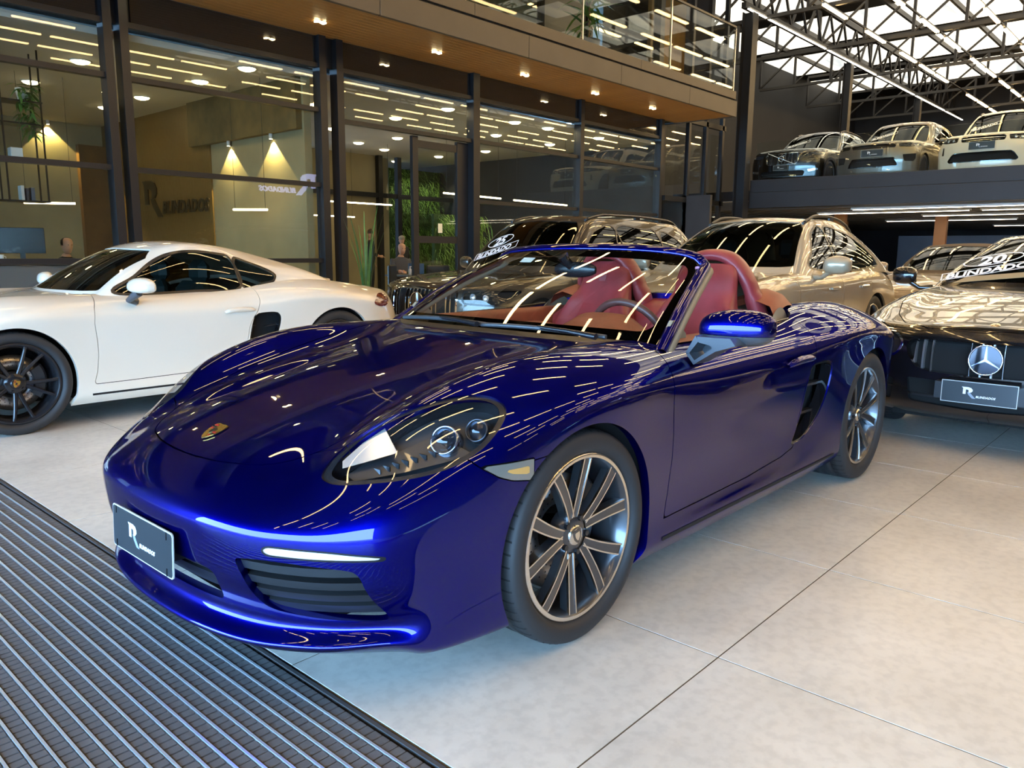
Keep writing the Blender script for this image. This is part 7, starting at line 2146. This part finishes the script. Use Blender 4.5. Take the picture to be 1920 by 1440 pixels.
# ---- light convertible with closed roof further back
def build_pale_convertible():
    root = empty('convertible_car', (10.3, .75, 0)); tag(root, 'pale beige convertible with closed brown soft roof behind the cream SUV', 'car')
    pm = paint('pale beige paint', (.33, .28, .22), .3, .32)
    P = suv_base(W=.91, H=1.39, R=.335, fo=.86, Wr=.60, roof_front=1.35, roof_rear=2.7, glass_rear=3.3, arc=.05, WB=2.76, ro=.95, cowl=.66,
        hood=[(-.84, .70), (-.74, .76), (-.5, .82), (0, .89), (.4, .93), (.8, .95), (2, .95), (3.2, .96), (3.7, .92)],
        belt=[(-.84, .62), (-.6, .70), (-.3, .76), (0, .80), (.5, .83), (1.5, .85), (2.6, .87), (3.2, .86), (3.7, .80)], cowl_z=.945, belt_up=.94, hood_z=.68,
        front=[dict(name='grille', poly=[(0, .62), (.42, .62), (.46, .55), (.40, .40), (0, .38), (-.3, .38), (-.3, .62)], mat=M_DARK, mid=True, rimm=M_CHROME, depth=.05, hbars=[.45, .5, .55], barm=M_BLACKPL),
               dict(name='headlamp', poly=[(.52, .66), (.66, .72), (.82, .74), (.82, .68), (.66, .61), (.54, .60)], smooth=True, mat=M_LAMPIN, lens=True, depth=.05)],
        ws_poly=[(0, .985), (.60, .985), (.69, .99), (.60, 1.25), (.52, 1.325), (0, 1.34)], wsm=glass('pale car glass', (.40, .42, .38), 1.52),
        side_glass=[[(1.02, .97), (1.22, 1.12), (1.42, 1.25), (1.60, 1.285), (2.1, 1.29), (2.3, 1.24), (2.38, .97)]],
        mirror=(.98, .93, 1.02), doors=[(.62, 1.95, .32)], handle_z=.78, trim=M_CHROME,
        hood_poly=[(-.80, 0), (-.77, .35), (-.66, .52), (-.45, .62), (-.1, .70), (.4, .76), (.64, .74), (.64, 0)])
    h, u = gen_car(root, P, pm, WM_SILVER, 'five', rail=False, seats=(.30, .27, .22), soft=pbr('brown soft top', (.10, .075, .05), .9, bump=(300, .3, .002)))
    small_plate(root, -.90, 0, .36)
build_pale_convertible()
# ---- SUVs on the gallery
def gallery_suv(loc, lab, pm, P, wm, wstyle, rail, extra):
    root = empty('suv_car', loc); tag(root, lab, 'car')
    h, u = gen_car(root, P, pm, wm, wstyle, rail=rail)
    extra(root, h, u, P)
    return root
BIG = dict(mir_s=.72, W=.965, H=1.76, R=.385, fo=.88, WB=2.98, ro=1.0, Wr=.67, roof_front=1.45, roof_rear=3.45, glass_rear=3.85, arc=.04,
    hood=[(-.85, 1.0), (-.72, 1.06), (-.4, 1.10), (0, 1.125), (.4, 1.145), (.8, 1.16), (2, 1.16), (3.4, 1.18), (3.95, 1.1)],
    belt=[(-.85, .88), (-.6, .95), (-.3, 1.0), (0, 1.02), (.5, 1.04), (1.5, 1.06), (2.6, 1.08), (3.4, 1.06), (3.95, 1.0)], cowl_z=1.15, belt_up=1.14, hood_z=.95,
    ws_poly=[(0, 1.19), (.64, 1.19), (.77, 1.20), (.63, 1.60), (.54, 1.665), (0, 1.69)],
    side_glass=[[(1.04, 1.17), (1.22, 1.36), (1.42, 1.54), (1.58, 1.60), (1.82, 1.615), (1.82, 1.17)], [(1.88, 1.17), (1.88, 1.615), (2.6, 1.60), (2.72, 1.56), (2.74, 1.17)], [(2.80, 1.19), (2.80, 1.56), (3.2, 1.50), (3.40, 1.36), (3.40, 1.22)]],
    mirror=(.98, .975, 1.20), handle_z=.98, doors=[(.60, 1.74, .38), (1.76, 2.66, .38)],
    hood_poly=[(-.82, 0), (-.79, .40), (-.70, .62), (-.5, .73), (-.1, .80), (.4, .86), (.62, .84), (.62, 0)])
P1 = suv_base(**{**BIG, 'front': [
    dict(name='grille', poly=[(0, .95), (.40, .95), (.45, .90), (.42, .70), (.36, .66), (0, .66), (-.3, .66), (-.3, .95)], mat=M_DARK, mid=True, rimm=M_CHROME, rimw=.016, depth=.05, vbars=[.045*i for i in range(10)], bw=.009, barm=M_CHROME),
    dict(name='headlamp', poly=[(.50, .93), (.80, .97), (.92, .96), (.90, .87), (.70, .83), (.52, .84)], mat=M_LAMPIN, lens=True, rimm=M_SATIN, depth=.06),
    dict(name='lower_intake', poly=[(0, .50), (.55, .50), (.60, .46), (.56, .36), (0, .36), (-.3, .36), (-.3, .50)], mat=M_DARK, mid=True, depth=.05, hbars=[.43], barm=M_BLACKPL),
    dict(name='fog_trim', poly=[(.66, .52), (.88, .55), (.88, .50), (.68, .46)], mat=M_CHROME, depth=.01)], 'trim': M_CHROME, 'clad': M_BLACKPL})
def ex1(root, h, u, P):
    c = at_front(h, 0, .80, P['fo'])
    fr = frame(c+Vector((-.02, 0, 0)), (0, -1, 0), (0, 0, 1))
    MB().tube([(.065*math.cos(t), .065*math.sin(t), .005) for t in np.linspace(0, 2*math.pi, 24, endpoint=False)], .011, 7, True).xf(fr).build('badge_ring', M_CHROME, root)
    MB().tube([(.045, .045, .006), (.085, .085, .006)], .011, 6).xf(fr).build('badge_arrow', M_CHROME, root)
    MB().tube([(-.36, .15, .0), (.36, -.15, .0)], .010, 6).xf(fr).build('grille_sash', M_CHROME, root)
    small_plate(root, c.x-.03, 0, .58)
    windscreen_sticker(root, on_screen(u, P, .34, 1.40) @ Matrix.Rotation(.2, 4, 'Z'), 0, None, 1.0)
gallery_suv((19.45, 6.74, DZ), 'black SUV with chrome vertical grille on the gallery, leftmost upstairs', paint('black paint', (.006, .006, .007), 0, .2), P1, WM_DARK, 'five', True, ex1)
P2 = suv_base(**{**BIG, 'H': 1.80, 'front': [
    dict(name='grille', poly=[(0, .99), (.48, .99), (.52, .96), (.48, .90), (0, .90), (-.3, .90), (-.3, .99)], mat=M_DARK, mid=True, rimm=M_GLOSSBLK, depth=.04, hbars=[.93, .96], barm=M_SATIN),
    dict(name='headlamp', poly=[(.56, .985), (.80, 1.0), (.94, 1.0), (.93, .93), (.78, .90), (.58, .91)], mat=M_LAMPIN, lens=True, rimm=M_SATIN, depth=.06),
    dict(name='lower_intake', poly=[(0, .66), (.48, .66), (.56, .54), (.58, .46), (0, .45), (-.3, .45), (-.3, .66)], mat=M_DARK, mid=True, rimm=M_GLOSSBLK, depth=.06, hbars=[.53, .6], barm=M_BLACKPL),
    dict(name='side_duct', poly=[(.66, .72), (.92, .74), (.92, .62), (.88, .56), (.70, .57)], mat=M_DARK, depth=.05)], 'trim': M_SATIN})
def ex2(root, h, u, P):
    c = at_front(h, 0, .78, P['fo']); small_plate(root, c.x-.03, 0, .78, (.26, .085)); windscreen_sticker(root, on_screen(u, P, .34, 1.42) @ Matrix.Rotation(.2, 4, 'Z'), 0, None, 1.0)
gallery_suv((19.45, 4.46, DZ), 'grey luxury SUV on the gallery between the black one and the white one', paint('silver grey paint', (.16, .145, .115), .5, .3), P2, WM_BICOL, 'five', False, ex2)
P3 = suv_base(**{**BIG, 'H': 1.86, 'front': [
    dict(name='grille', poly=[(0, .99), (.40, .99), (.44, .96), (.42, .88), (0, .87), (-.3, .87), (-.3, .99)], mat=M_DARK, mid=True, rimm=M_GLOSSBLK, depth=.04, hbars=[.91, .95], barm=M_ALU),
    dict(name='headlamp', poly=[(.50, .985), (.80, 1.0), (.94, .99), (.92, .92), (.76, .885), (.52, .89)], mat=M_LAMPIN, lens=True, rimm=M_SATIN, depth=.06, dots=[(.62, .94, .035, M_LAMPWHITE), (.74, .945, .035, M_LAMPWHITE)]),
    dict(name='lower_intake', poly=[(0, .64), (.56, .64), (.62, .60), (.70, .48), (.66, .44), (0, .44), (-.3, .44), (-.3, .64)], mat=M_DARK, mid=True, rimm=M_GLOSSBLK, depth=.06, hbars=[.53], barm=M_BLACKPL),
    dict(name='corner_slot', poly=[(.80, .80), (.84, .80), (.86, .62), (.80, .62)], mat=M_DARK, depth=.05)], 'clad': M_BLACKPL,
    'ws_poly': [(0, 1.19), (.64, 1.19), (.77, 1.20), (.65, 1.66), (.56, 1.755), (0, 1.78)]})
gallery_suv((19.45, 2.12, DZ), 'white off-road SUV on the gallery, rightmost upstairs', paint('warm white paint', (.62, .57, .44), 0, .3), P3, WM_DARK, 'five', True, ex2)
